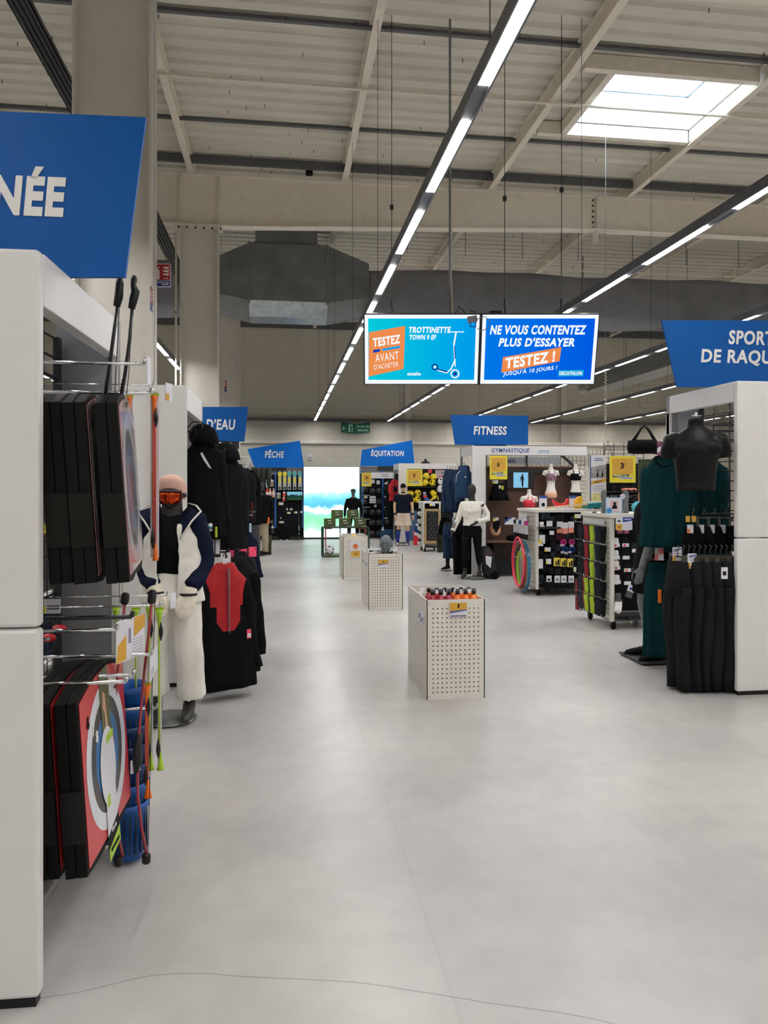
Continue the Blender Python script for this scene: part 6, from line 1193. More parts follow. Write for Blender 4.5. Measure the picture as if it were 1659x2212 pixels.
def bust(label, px, pyb, pyt, out, full, bra, brief=None, pattern=None, halter=False):
    z = A.y + out; p = atY(px, pyb, z); h = atY(px, pyt, z).z - p.z; t = thing('bust_form', label, 'mannequin', p, 0, None)
    tor = [(.0, .098, .07), (.05, .115, .08), (.12, .112, .075), (.20, .090, .062), (.28, .080, .058), (.36, .090, .066), (.44, .104, .088), (.50, .102, .078), (.56, .088, .055), (.60, .048, .042), (.64, .036, .037), (.70, .034, .036)]
    if not full: tor = [(z_ - .34, a, b) for z_, a, b in tor if z_ >= .34]
    S = h / tor[-1][0]; mb = MB().loft([ring(0, 0, z_ * S, a * S, b * S, 22, 2.2) for z_, a, b in tor]); off = 0 if full else -.34
    for s in (-1, 1): mb.tube([(s * .075 * S, 0, (.535 + off) * S), (s * .125 * S, 0, (.53 + off) * S), (s * .150 * S, .01, (.465 + off) * S)], [.045 * S, .046 * S, .040 * S], 12); mb.ball((s * .045 * S, -.06 * S, (.44 + off) * S), (.045 * S, .04 * S, .045 * S), 12, 8)
    bake(mb, 'form', MANW, t, .011, 2); m2 = MB(); a = [r for r in [(z_, x, y) for z_, x, y in tor] if .36 + off <= r[0] <= .505 + off]; m2.loft([ring(0, -.012 * S, z_ * S, x * S * 1.05 + .006, y * S * 1.12 + .01, 22, 2.2) for z_, x, y in a])
    for s in (-1, 1): m2.ball((s * .045 * S, -.065 * S, (.44 + off) * S), (.052 * S, .042 * S, .055 * S), 12, 8)
    bake(m2, 'bra', bra, t, .010, 2)
    for s in (-1, 1): MB().tube([(s * .06 * S, -.08 * S, (.48 + off) * S), (s * (.035 if halter else .062) * S, -.05 * S, (.55 + off) * S), (s * (.035 if halter else .06) * S, .0, (.61 + off if halter else .585 + off) * S)], .009 * S / .9, 6).build('strap', bra, t)
    if brief: m3 = MB().loft([ring(0, 0, z_ * S, x * S * 1.02 + .006, y * S * 1.03 + .006, 22, 2.2) for z_, x, y in tor if z_ <= .13]); m3.build('briefs', brief, t)
    MB().lathe([(.022, 0), (.022, .003)], 12, Matrix.Translation((.05 * S, -.115 * S, (.47 + off) * S)) @ Matrix.Rotation(R(90), 4, 'X')).build('round_tag', CARD, t)
    return t
bust('white bust form wearing a coral red halter bra', 1143, 1098, 1057, .05, False, REDP.copy() and M('coral', 'e23348', .6), None, None, True)
bust('white torso form wearing a patterned bra and peach briefs', 1190, 1076, 1002, .25, True, M('print_bra', '8c6a78', .7, var=.75, scale=38), M('peach', 'e3b090', .7)); bust('white torso form wearing a black bra and black briefs', 1243, 1076, 1002, .25, True, BLACKC, BLACKC2)
t = fa('skirt', 'black pleated skirt hanging left of the screen', 'skirt', 1078, 1046, .28); MB().loft([ring(0, 0, z, a, b, 30, 2.2, .10, 11, z * 4) for z, a, b in ((-.3, .2, .07), (-.2, .17, .06), (-.05, .13, .05), (.02, .12, .045))]).build('skirt_cloth', BLACKC, t); MB().box(-.02, .02, -.055, -.05, -.08, -.02).build('white_tag', CARD, t); MB().box(.03, .07, -.06, -.055, -.1, -.03).build('yellow_tag', YEL, t)
for i, (px, py, w, h, lab) in enumerate(((1070, 1041, .1, .06, 'white and yellow price card above the black skirt'), (1071, 1122, .1, .07, 'white and yellow price card above the peach bra'), (1073, 1178, .1, .06, 'white and yellow price card on the low shelf by the backpack'))): card(lab, 'price card', atY(px, py, A.y + .18), 0, w, h, {'areas': [(0, .4, 0, .6, YEL), (.1, .4, .65, .9, INK)]})
t = fa('shorts', 'black and peach folded top hanging under a white card', 'clothing', 1070, 1140, .25); MB().loft([ring(0, 0, z, a, .05, 18, 2.2, .05, 5) for z, a in ((-.14, .06), (-.08, .1), (0, .1), (.1, .07), (.14, .05))]).build('peach_part', M('peach', 'e3b090', .7), t); MB().prism([(-.07, .14), (-.06, .0), (0, -.09), (.06, .0), (.07, .14)], -.07, -.04).build('black_part', BLACKC, t)
card('blue and lilac shelf card on the brown back panel', 'price card', atY(1101, 1125, A.y + .2), 0, .19, .14, {'polys': [([(0, 0), (0, .55), (.45, 1), (0, 1)], CARDB), ([(0, .2), (.9, 1), (0, 1)], CARDB)]})
t = fa('folded_garment', 'dark folded top lying on the brown shelf', 'clothing', 1108, 1160, .2); MB().ball((0, 0, -.02), (.13, .1, .07), 14, 8).build('folded_cloth', BLACKC, t); MB().tube([(-.06, -.06, .03), (0, -.08, .06), (.07, -.06, .03)], .006, 5).build('strap', GREYC, t)
t = fa('camisole', 'charcoal strappy top hanging beneath the brown shelf', 'clothing', 1082, 1200, .25); MB().loft([ring(0, 0, z, a, .05, 20, 2.3, .06, 6) for z, a in ((-.2, .16), (-.1, .14), (.03, .11), (.06, .08))]).build('top_cloth', GREYC, t); MB().tube([(-.08, 0, .05), (-.06, 0, .15)], .008, 5).tube([(.08, 0, .05), (.06, 0, .15)], .008, 5).build('strap', GREYC, t); MB().box(-.02, .02, -.06, -.055, -.02, .06).build('swing_tag', CARD, t)
t = fa('storage_box', 'dark box on the base of the gymnastics display', 'box', 1100, 1225, .1); t.location.z = .3; MB().box(-.3, .3, 0, .3, 0, .32).build('box_body', M('box_brown', '2a211d', .6), t, .004); MB().ball((.12, -.005, .15), (.015, .008, .02), 8, 6).build('emblem', CARD, t)
t = thing('backpack', 'grey and black sports bag standing on the floor by the white post', 'bag', G(1060, 1250), -YAW); t.location.z = 0; MB().loft([ring(-.1 * (z / .55), 0, z + .02, a, b, 18, 2.6) for z, a, b in ((0, .11, .1), (.1, .13, .12), (.35, .13, .11), (.5, .11, .09), (.56, .05, .05))]).build('bag_body', M('bag_charcoal', '2a2a2c', .8), t); MB().prism([(-.10, .28), (-.02, .2), (.0, .40), (-.11, .42)], -.14, -.11).build('white_flash', CARD, t); MB().prism([(-.13, .42), (0, .42), (-.02, .53), (-.12, .53)], -.125, -.1).build('brown_panel', M('bag_brown', '4b3b3c', .8), t); MB().ball((.06, -.08, .08), (.09, .06, .08), 12, 8).build('front_pocket', BLACKC, t)
# white shirted mannequin
t, k_ = anchor('mannequin', 'black female mannequin in a white long sleeved top and black leggings, one hand on her hip', 'mannequin', 1020, 1250, 13.15, None, R(-22)); t.location.z = .014; H = 1.66; t['label'] = 'black female mannequin in white long sleeved top and black leggings, hand on hip'
arms = [(-1, [(-.165, 0, 1.32), (-.235, -.01, 1.10), (-.26, -.02, 1.02), (-.33, -.10, .84)]), (1, [(.165, 0, 1.32), (.26, .05, 1.15), (.285, .03, 1.06), (.12, -.10, 1.0)])]; legs = [(-1, [(-.085, 0, .83), (-.11, -.03, .48), (-.13, .0, .11)]), (1, [(.085, 0, .83), (.10, .02, .48), (.13, .06, .15)])]
bake(figure_mesh(H, TORSO_F, arms, legs, headr=(.044, .056, .068), toe=.02, curl=.25), 'body', M('mannequin_graphite', '252322', .55), t, .012, 3)
mb = MB(); cloth_torso(mb, H, TORSO_F, .565, .825, .014, .03)
for s, p in arms: mb.tube([(s * .07, 0, 1.335)] + [Vector(a) for a in p], [.045, .062, .052, .05, .042], 14)
bake(mb, 'white_top', M('white_knit', 'e6e1d8', .85, var=.03, bump=.1, bscale=200), t, .011, 2, noise=(.008, 14, 1)); MB().prism([(-.02, 1.17), (.02, 1.17), (0, 1.20)], -.145, -.10).build('chest_logo', INK, t)
MB().tube([(-.285, -.075, 1.0), (-.318, -.125, .89)], .006, 5).tube([(-.30, -.07, 1.0), (-.335, -.12, .89)], .006, 5).tube([(-.27, -.078, 1.0), (-.30, -.128, .89)], .006, 5).tube([(.20, -.06, 1.23), (.19, -.075, 1.13)], .008, 5).build('sleeve_stripes', INK, t)
mb = MB(); cloth_torso(mb, H, TORSO_F, .46, .58, .008)
for s, (h, q, c) in legs: mb.tube([h, Vector(h).lerp(Vector(q), .5), q, Vector(q).lerp(Vector(c), .5), Vector(c) + Vector((0, 0, .06))], [.088, .078, .058, .056, .040], 14)
bake(mb, 'leggings', BLACKC, t, .011, 2); base_plate(t, .18, .05, .05, GALV, (.16, .03, .35))
# navy tracksuits on the end of that display
for i in range(5): garment('track_jacket', 'blue track jacket with white sleeve stripes, ' + ('first', 'second', 'third', 'fourth', 'last')[i] + ' on the rail left of the display', 'jacket', P(966 + i * 6, 1024 + (i % 2), 14.1 - .02 * i), -YAW + R(62), .72, .36, .40, .11, NAVY2, .66, .04, group='blue track jackets', zipm=CARD if i == 0 else None)
g = garment('hooded_sweatshirt', 'blue hooded sweatshirt facing the aisle on the display end', 'jacket', P(1003, 1018, 13.75), -YAW + R(8), .50, .30, .32, .16, M('sweat_blue', '2e4766', .88), .52, .03, hood=False, group=None); MB().loft([ring(0, .02, .02 + z, a, .06, 14) for z, a in ((0, .1), (.05, .11), (.09, .08))]).build('hood', M('sweat_blue', '2e4766', .88), g); MB().prism([(-.02, -.12), (.02, -.12), (0, -.085)], -.09, -.07).build('chest_logo', CARD, g)
for s in (-1, 1): MB().tube([(s * .10, -.06, .0), (s * .155, -.065, -.06), (s * .175, -.055, -.2)], .006, 5).build('sleeve_stripe', CARD, g)
for i in range(3): 
    g = trousers('track_trousers', 'blue track trousers with a side stripe, ' + ('first', 'second', 'third')[i] + ' on the low rail left of the display', 'trousers', P(967 + i * 8, 1134, 13.9), -YAW + R(50), .62, .26, NAVY2, .09, group='blue track trousers'); MB().tube([(.07, -.05, -.02), (.075, -.055, -.55)], .006, 5).build('side_stripe', CARD, g)
for i in range(2): trousers('track_trousers', 'black wide trousers hanging behind the white shirted mannequin, ' + ('left', 'right')[i], 'trousers', P(992 + i * 14, 1125, 13.6), -YAW + R(20), .98, .24, BLACKC, .1, group='black wide trousers')
gm('shorts', 'dark shorts clipped below the blue sweatshirt', 1000, 1096, 13.7, .26, .24, .10, BLACKC2, 10, sleeves=False, collar=False); gm('sweatshirt', 'black garment hanging low beside the blue track jackets', 962, 1122, 14.6, .30, .26, .1, BLACKC, 20, sleeves=False, collar=False); trousers('trousers', 'camouflage trousers hanging beside the ball board cart', 'trousers', P(956, 1140, 15.2), -YAW + R(30), .5, .26, M('camouflage_cloth', '33372b', .85, var=.5, scale=18), .1)
for i, (px, py) in enumerate(((996, 1097), (1005, 1096))): card('small white tag on the dark shorts, ' + ('left' if i == 0 else 'right'), 'price card', P(px, py, 13.5), -YAW, .04, .07, {'areas': [(.2, .8, .2, .5, INK)]})
for i, (px, py) in enumerate(((979, 1124), (989, 1124))): card('pale blue size card above the blue track trousers, ' + ('left', 'right')[i], 'price card', P(px, py, 13.7), -YAW + R(20), .03, .1, {'base': M('card_pale_blue', 'a9cbe0', .4)}, 'pale size cards by the tracksuits')
t = thing('mannequin', 'dark mannequin leg on a base under the blue track trousers', 'mannequin', G(967, 1232) + Vector((0, 0, 0)), -YAW + R(-40)); t.location.z = .012; bake(MB().tube([(0, 0, .07), (0, 0, .3), (0, 0, .62)], [.035, .05, .06], 12).ball((0, 0, .06), .045), 'leg', MANB2, t, .012, 2); base_plate(t, .13, 0, -.05)
shoe('black slip-on shoe on the dark mannequin leg', t.location + Vector((0, 0, 0)), -YAW + R(-40), .27, BLACKC2, CARD, laces=False)
# ================================================================== FOOTBALL DISPLAY
SF = Frame(P(861, 1174, 21.3), 0); B_ = SF.o; HS = atY(865, 1001, B_.y).z; sd = thing('display_gondola', 'white football display with a grid of yellow balls', 'gondola', B_, 0); q = lambda px: atY(px, 1100, B_.y).x - B_.x
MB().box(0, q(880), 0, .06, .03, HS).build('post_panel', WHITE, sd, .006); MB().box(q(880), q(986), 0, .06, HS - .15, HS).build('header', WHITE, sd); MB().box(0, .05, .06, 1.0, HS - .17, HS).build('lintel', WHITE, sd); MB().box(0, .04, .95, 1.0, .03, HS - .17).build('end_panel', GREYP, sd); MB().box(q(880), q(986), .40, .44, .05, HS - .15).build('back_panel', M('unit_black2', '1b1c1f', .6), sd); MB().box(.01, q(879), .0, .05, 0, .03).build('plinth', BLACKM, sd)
mb = MB()
for i in range(20): mb.tube([(q(881), .38, .3 + .09 * i), (q(985), .38, .3 + .09 * i)], .005, 4)
mb.build('wire_grid', WIRE, sd); 
for py in (1052, 1088): zz = atY(920, py, B_.y + .15).z; MB().box(q(880), q(985), .05, .4, zz - .02, zz).build('shelf', BLACKM, sd)
def football(label, px, py, out, m, d, r=.105):
    b = thing('football', label, 'ball', atY(px, py, B_.y + out), random.uniform(0, 3), 'display footballs'); MB().ball((0, 0, 0), r, 16, 11).build('ball_cover', m, b)
    for a in range(4):
        v = Vector((math.cos(1.7 * a + px), math.sin(1.7 * a + px), math.sin(2.3 * a + py) * .7)).normalized(); MB().ball(v * r * .78, r * .34, 8, 6).build('dark_patch', d, b)
YB_ = M('ball_yellow2', 'e0c820', .4)
for i, (px, py) in enumerate(((921, 1029), (936, 1031), (918, 1043), (934, 1043))): football('yellow football on the upper shelf, ' + ('upper left', 'upper right', 'lower left', 'lower right')[i] + ' of four', px, py, .15, YB_, INK)
for i, (px, py) in enumerate(((886, 1067), (902, 1065), (888, 1081), (901, 1079), (936, 1065), (940, 1077))): football('yellow football on the lower shelf, ' + ('upper left of the left four', 'upper right of the left four', 'lower left of the left four', 'lower right of the left four', 'upper of the right two', 'lower of the right two')[i], px, py, .15, YB_, INK)
for i, (px, py) in enumerate(((953, 1040), (951, 1056))): football('white and black football right of the yellow ones, ' + ('upper', 'lower')[i], px, py, .1, CARD, INK)
t = thing('header_banner', 'lilac grey banner with dark print above the white footballs', 'sign', atY(962, 1024, B_.y + .2), 0); MB().box(-.3, .3, 0, .02, -.12, .12).build('panel', M('panel_lilac', 'b7aab2', .5), t); MB().box(-.12, .1, -.003, 0, .02, .04).build('printed_bar', INK, t); MB().box(-.2, .2, -.003, 0, -.09, -.06).build('printed_bar', REDP, t)
t = thing('header_card', 'small pink red card at the top of the football grid', 'sign', atY(929, 1018, B_.y + .3), 0); MB().box(-.06, .06, 0, .01, -.05, .05).build('card', PINKC, t); MB().box(-.03, .03, -.003, 0, -.02, .02).build('printed_area', REDP, t)
t = thing('bust_form', 'dark bust top standing above the football display', 'mannequin', atY(919, 1001, B_.y + .5), 0); t.location.z = HS - .01; mb = MB().loft([ring(0, 0, z, a, b, 16) for z, a, b in ((0, .14, .08), (.06, .13, .07), (.1, .05, .05), (.16, .04, .04))]); mb.build('form', MANB2, t); MB().lathe([(.042, .16), (.03, .165)], 12).build('neck_cap', GALV, t)
# soccer mannequin
t, k_ = anchor('mannequin', 'skin coloured male mannequin in navy shirt, cream shorts and blue football socks', 'mannequin', 871, 1178, 20.5, None, R(-8)); t.location.z = .014; H = 1.70
arms = [(-1, [(-.185, 0, 1.36), (-.235, .0, 1.14), (-.24, -.01, 1.06), (-.215, -.09, .83)]), (1, [(.185, 0, 1.36), (.24, .0, 1.14), (.25, -.01, 1.06), (.28, -.06, .83)])]; legs = [(-1, [(-.09, 0, .85), (-.13, -.01, .47), (-.16, .03, .08)]), (1, [(.09, 0, .85), (.12, -.01, .47), (.12, .03, .08)])]
bake(figure_mesh(H, TORSO_M, arms, legs, face=True, curl=.4), 'body', MANS, t, .015, 3)
mb = MB(); cloth_torso(mb, H, TORSO_M, .525, .825, .018, .012)
for s, p in arms: a = [Vector(x) for x in p]; mb.tube([Vector((s * .08, 0, 1.37)), a[0], a[0].lerp(a[1], .75)], [.06, .075, .072], 14)
bake(mb, 'navy_shirt', M('shirt_navy', '121726', .8), t, .014, 2)
mb = MB(); cloth_torso(mb, H, TORSO_M, .48, .56, .014)
for s, (h, q_, c) in legs: h, q_ = Vector(h), Vector(q_); mb.tube([h + Vector((-.01 * s, 0, .02)), h.lerp(q_, .55), h.lerp(q_, .82)], [.11, .118, .125], 16)
bake(mb, 'cream_shorts', M('shorts_cream', 'cfc0ac', .8), t, .014, 2)
for s, (h, q_, c) in legs: q_, c = Vector(q_), Vector(c); MB().tube([q_.lerp(c, .18), q_.lerp(c, .4), q_.lerp(c, .8), c + Vector((0, .0, -.05))], [.060, .064, .045, .045], 14).build('blue_sock', M('sock_blue', '1d2f80', .85), t); MB().tube([c + Vector((0, .02, -.045)), c + Vector((s * .01, -.1, -.05)), c + Vector((s * .02, -.17, -.055))], [.045, .042, .024], 12).build('sock_foot', M('sock_blue', '1d2f80', .85), t)
MB().tube([Vector(legs[0][1][1]).lerp(Vector(legs[0][1][2]), .14) + Vector((.062 * math.cos(a), .062 * math.sin(a), 0)) for a in [2 * math.pi * i / 16 for i in range(16)]], .016, 6, True).build('knee_band', BLACKC, t)
MB().tube([(0, 0, 1.405), (0, 0, 1.47)], [.068, .06], 14).build('neck_warmer', BLACKC, t)
for s, p in arms: w, e = Vector(p[3]), Vector(p[2]); MB().tube([w.lerp(e, .05), w.lerp(e, .25)], .036, 12).build('wristband', BLACKC, t)
hc = Vector((0, -.008 * H, .943 * H)); MB().loft([ring(0, hc.y, hc.z + z, a, a * 1.22, 18) for z, a in ((-.01, .078), (.04, .078), (.085, .06), (.11, .02))]).prism([(-.06, hc.z - .012), (.06, hc.z - .012), (.05, hc.z + .006), (-.05, hc.z + .006)], hc.y - .17, hc.y - .06).build('cap', M('cap_black', '15161a', .7), t); base_plate(t, .17)
# ================================================================== CARTS
SLAT = M('slat_white', 'c6c1b6', .45, var=.03); CARTW = M('cart_white', 'dad6cd', .4, var=.02)
def cart(label, X, Y, W, D, H_, nslat=16, side=True, r=.05):
    t = thing('display_cart', label, 'cart', (X, Y, 0), 0); b = .10
    MB().box(-.02, W, -.02, D + .02, H_ - .045, H_).build('top_board', CARTW, t, .003)
    for x in (0, W - .04):
        for y in (0, D - .04): MB().box(x, x + .04, y, y + .04, b, H_ - .045).build('post', CARTW, t)
    if side:
        hh = (H_ - .045 - b - .02) / nslat
        sm_ = MB().box(.004, .03, .04, D - .04, 0, hh - .006).mesh('slat'); sm_.materials.append(SLAT)
        for i in range(nslat): put('slat', sm_, None, t).location = (0, 0, b + .02 + i * hh)
        MB().box(.018, .034, .04, D - .04, b, H_ - .05).build('side_board', M('slat_groove', '837e76', .6), t)
    MB().box(.04, W - .04, D * .45, D * .5, b + .06, H_ - .05).build('back_panel', M('cart_black', '15151a', .7), t); MB().box(.03, W - .03, .03, D - .03, b, b + .03).build('base_board', DARKM, t)
    for x in (.06, W - .06):
        for y in (.08, D - .08):
            c = MB().lathe([(.012, 0), (r, .0), (r, .03), (.012, .03)], 16, Matrix.Translation((x, y, r)) @ Matrix.Rotation(R(90), 4, 'Y') @ Matrix.Translation((0, 0, -.015))).build('caster_wheel', RUBBER, t); MB().box(x - .022, x + .022, y - .02, y + .03, r, b).build('caster_fork', DARKM, c)
    return t
q1 = P(1158, 1288, 11.1); C1 = cart('white slatted cart hung with hoops, nearest the gymnastics display', q1.x, q1.y, 1.0, .83, 1.30); q2 = P(1320, 1362, 8.46); C2 = cart('white slatted cart of insoles and socks, nearer the right gondola', q2.x, q2.y, .72, .80, 1.33, 20); q3 = P(914, 1192, 18.55); C3 = cart('small white cart with a beige framed black board before the footballs', q3.x, q3.y, .45, .6, 1.26, 12)
# hoops on cart 1
HP = [('coral pink hoop, outermost on the slatted cart', 1128, 1213, .375, 'f2405a', .0, -.14), ('second coral pink hoop just inside the outermost one', 1129, 1216, .35, 'ee3f62', .02, -.125), ('grey hoop behind the pink ones', 1131, 1218, .34, '55514c', .03, -.11), ('brown orange hoop behind the grey one', 1134, 1222, .36, 'a8683c', .05, -.095), ('blue hoop hanging lowest at the right', 1137, 1222, .39, '3a7f9e', .06, -.075), ('plum hoop between the blue ones', 1138, 1221, .37, '6b3552', .07, -.06), ('second blue hoop nearest the slats', 1140, 1222, .38, '3d88a8', .08, -.045), ('small lime green hoop', 1130, 1227, .26, 'a6cf3a', .04, -.10), ('second small lime green hoop behind the first', 1132, 1228, .25, '9cc834', .05, -.085)]
for lab, px, py, r, c, dy, dx in HP:
    p = P(px, py, 11.5); t = thing('hula_hoop', lab, 'hoop', (q1.x + dx - .01, q1.y + .40, p.z), 0, 'hoops on the slatted cart'); MB().tube([(0.03 * math.cos(a), r * math.cos(a), r * math.sin(a)) for a in [2 * math.pi * i / 44 for i in range(44)]], .0135, 8, True).build('ring', M('hoop_' + c, c, .35), t)
    MB().box(-.016, -.014, r * math.cos(2.6) - .03, r * math.cos(2.6) + .03, r * math.sin(2.6) - .03, r * math.sin(2.6) + .03).build('label', CARD, t)
for z in (.95, .55): MB().tube([(.03, .42, z), (-.2, .42, z), (-.2, .42, z + .02)], .006, 6).build('hook', CHROME, C1)
def cp(px, py, C, out): Y = C.location.y - out; return atY(px, py, Y)
def item(name, label, cat, C, px, py, w, h, d, m, hm=None, out=.02, group=None, shape='box', hfrac=.3, lab=None):
    """a hung article: body, header card, peg hole"""
    t = thing(name, label, cat, cp(px, py, C, out), 0, group)
    if shape == 'box': MB().box(-w / 2, w / 2, 0, d, -h / 2, h / 2 - (h * hfrac if hm else 0)).build('pack_body', m, t, min(.006, d * .3))
    elif shape == 'soft': MB().loft([ring(0, d / 2, z * h, a * w / 2, a * d / 2 + .004, 14, 2.4, .08, 4) for z, a in ((-.5, .55), (-.42, .92), (-.1, 1), (.15, .9), (.2, .6))]).build('cloth', m, t)
    elif shape == 'sock': MB().tube([(-w * .1, d / 2, h * .2), (-w * .1, d / 2, -h * .2), (-w * .05, d / 2, -h * .36), (w * .3, d / 2, -h * .44)], [w * .34, w * .32, w * .34, w * .22], 12, flat=.6).build('sock_body', m, t)
    elif shape == 'ruffle': MB().tube([(w * .32 * math.cos(a), d / 2 + .01 * math.sin(5 * a), w * .32 * math.sin(a)) for a in [2 * math.pi * i / 26 for i in range(26)]], [w * .16 + w * .05 * (i % 2) for i in range(26)], 7, True).build('ruffle', m, t)
    if hm: MB().box(-w / 2 * 1.02, w / 2 * 1.02, -.003, d * .5, h / 2 - h * hfrac, h / 2).build('header_card', hm, t)
    if lab: MB().box(-w * .3, w * .3, -.005, -.003, h / 2 - h * hfrac * .75, h / 2 - h * hfrac * .35).build('printed_bar', lab, t)
    return t
DKI = M('item_black', '131316', .6); MAR = M('item_maroon', '431820', .6); CORAL = M('item_coral', 'e58d78', .7); MAG = M('item_magenta', 'b02074', .7); BLU = M('item_blue', '1d3c74', .7); YPK = M('pack_pale_yellow', 'dcc64e', .5); SLATE = M('item_slate', '262b33', .6)
for i, px in enumerate((1209, 1221, 1234)): item('sock_pack', 'white header pack of coral socks, ' + ('left', 'middle', 'right')[i] + ' of three', 'pack', C1, px, 1139 + (2 if i == 1 else 0), .085, .17, .03, CORAL, CARD, group='coral sock packs', hfrac=.52)
item('yoga_block', 'maroon block hanging under the coral socks', 'block', C1, 1210, 1160, .14, .11, .06, MAR, None, .0)
for i, (px, py, m, lab) in enumerate(((1218, 1172, MAG, 'magenta ruffled scrunchie, left of two'), (1236, 1171, MAG, 'magenta ruffled scrunchie, right of two'), (1221, 1187, BLU, 'blue ruffled scrunchie, left of two'), (1237, 1187, BLU, 'blue ruffled scrunchie, right of two'))): item('scrunchie', lab, 'hair tie', C1, px, py, .1, .12, .04, m, None, .02, 'ruffled scrunchies', 'ruffle'); 
for i, (px, py) in enumerate(((1214, 1178), (1235, 1179), (1215, 1193), (1223, 1195), (1231, 1193))): card('small white tag hanging from the ' + ('left magenta', 'right magenta', 'left blue', 'middle blue', 'right blue')[i] + ' scrunchie', 'price card', cp(px, py, C1, .05), R(10 * (i - 2)), .05, .03, {'areas': [(.2, .7, .3, .6, INK)]}, 'scrunchie tags')
for i, px in enumerate((1203, 1217, 1232)): t = item('yellow_pack', 'yellow pack with black print on the cart, ' + ('left', 'middle', 'right')[i] + ' of three', 'pack', C1, px, 1214 + i, .09, .125, .03, YPK, None, .05, 'yellow packs'); MB().box(-.02, .0, -.003, 0, -.05, .01).box(.01, .035, -.003, 0, -.05, .035).build('black_print', INK, t)
for i, px in enumerate((1204, 1218, 1234)): t = item('glove_pack', 'white header card with black gloves, ' + ('left', 'middle', 'right')[i] + ' on the lowest row', 'pack', C1, px, 1256, .08, .17, .03, DKI, CARD, .03, 'glove packs', hfrac=.6, lab=M('print_grey', '8d8ca0', .6)); MB().ball((0, .015, -.09), (.05, .02, .03), 12, 7).build('glove_fingers', DKI, t)
for i, (px, py, w, h, lab) in enumerate(((1187, 1131, .09, .08, 'white price card by the white display foot'), (1226, 1103, .1, .05, 'white price card under the cart top'), (1171, 1165, .09, .13, 'white and yellow price card at the left of the cart front'), (1183, 1187, .09, .06, 'white and yellow price card in the middle of the cart front'), (1185, 1213, .08, .08, 'white price card with black square left of the yellow packs'), (1186, 1250, .08, .09, 'white price card with black square left of the glove cards'), (1192, 1151, .07, .06, 'small white card left of the coral socks'), (1168, 1218, .07, .14, 'crumpled white tag bundle at the left edge of the cart front'), (1248, 1115, .1, .06, 'white and yellow price card under the cart top, right'), (1242, 1230, .04, .07, 'white and yellow tag right of the yellow packs'), (1167, 1176, .09, .05, 'pale wrapped item under the left price card'))): card(lab, 'price card', cp(px, py, C1, .10), 0, w, h, {'areas': [(0, .4, 0, .5, YEL)] if 'yellow' in lab else [(.2, .7, .15, .5, INK)] if 'black square' in lab else []})
for i, (px, py, w, h, lab) in enumerate(((1174, 1112, .08, .16, 'dark slate leg form at the top of the cart'), (1184, 1112, .08, .16, 'second dark slate leg form at the top of the cart'))): item('leg_form', lab, 'leg form', C1, px, py, w, h, .06, M('leg_slate', '2d3641', .6), None, .0, 'leg forms', 'soft')
item('ankle_model', 'white display foot form on the cart shelf', 'foot form', C1, 1173, 1131, .1, .12, .06, MANW, None, .05, None, 'sock'); t = thing('shelf_board', 'dark shelf under the white foot form', 'shelf', cp(1183, 1139, C1, .02), 0); MB().box(-.16, .18, -.06, .3, -.012, 0).build('board', M('shelf_slate', '2c3444', .5), t); MB().box(-.16, .18, -.065, -.06, -.02, .01).build('lip', DARKM, t)
dk = [(1168, 1152), (1180, 1158), (1193, 1163), (1226, 1156), (1236, 1158), (1195, 1176), (1205, 1180), (1170, 1195), (1182, 1202), (1196, 1196), (1207, 1199), (1222, 1201), (1236, 1203), (1178, 1226), (1192, 1230), (1206, 1232), (1222, 1233), (1235, 1234), (1170, 1246), (1178, 1256), (1185, 1268), (1194, 1120), (1204, 1117), (1214, 1116), (1240, 1120), (1200, 1128), (1196, 1260)]
for i, (px, py) in enumerate(dk): item('dark_accessory', ('slate' if i % 3 == 0 else 'black') + ' soft accessory on the hoop cart, ' + ORD[min(13, int((py - 1112) / 12))] + ' level down, ' + ('far left' if px < 1176 else 'left' if px < 1189 else 'centre left' if px < 1202 else 'centre' if px < 1212 else 'centre right' if px < 1228 else 'right'), 'pack', C1, px, py, .10, .15, .05, DKI if i % 3 else SLATE, None, .0 + .01 * (i % 3), 'black accessories on the hoop cart', 'soft')
# goods on the left face of cart 1
def leftface(C, u, z, out=.06): return C.location + Vector((-out, u, z))
for i, (m, lab) in enumerate(((MAG, 'magenta topped'), (CARD, 'white'), (BLU, 'blue topped'), (CARD, 'second white'), (DKI, 'black'))):
    p = leftface(C1, .12 + .13 * i, 1.02, .10); t = thing('hanging_pack', lab + ' hanging pack on the slats above the hoops', 'pack', p, R(90), 'packs above the hoops'); MB().box(-.05, .05, 0, .03, -.10, .04).build('pack_body', M('pack_silver', 'b7b6bb', .35), t, .004); MB().box(-.05, .05, -.002, .03, .04, .10).build('header', m, t); MB().box(-.04, .04, 0, .03, -.18, -.10).build('dangling_strap', DKI, t)
MB().tube([(.0, .08, 1.14), (-.24, .08, 1.14)], .004, 5).tube([(0, .5, 1.14), (-.28, .5, 1.14)], .004, 5).build('hook', CHROME, C1)
t = thing('clear_flap', 'clear plastic label holder strip at the top of the hoop cart', 'label holder', leftface(C1, .55, 1.16, .02), R(90)); MB().box(-.2, .2, 0, .003, -.05, .05).build('clear_strip', M('clear_strip', 'c9cacb', .2), t)
for x in (-.1, .02): MB().box(x, x + .06, -.001, 0, -.04, .04).build('paper_slip', M('slip_grey', '9c9ba3', .5), t)
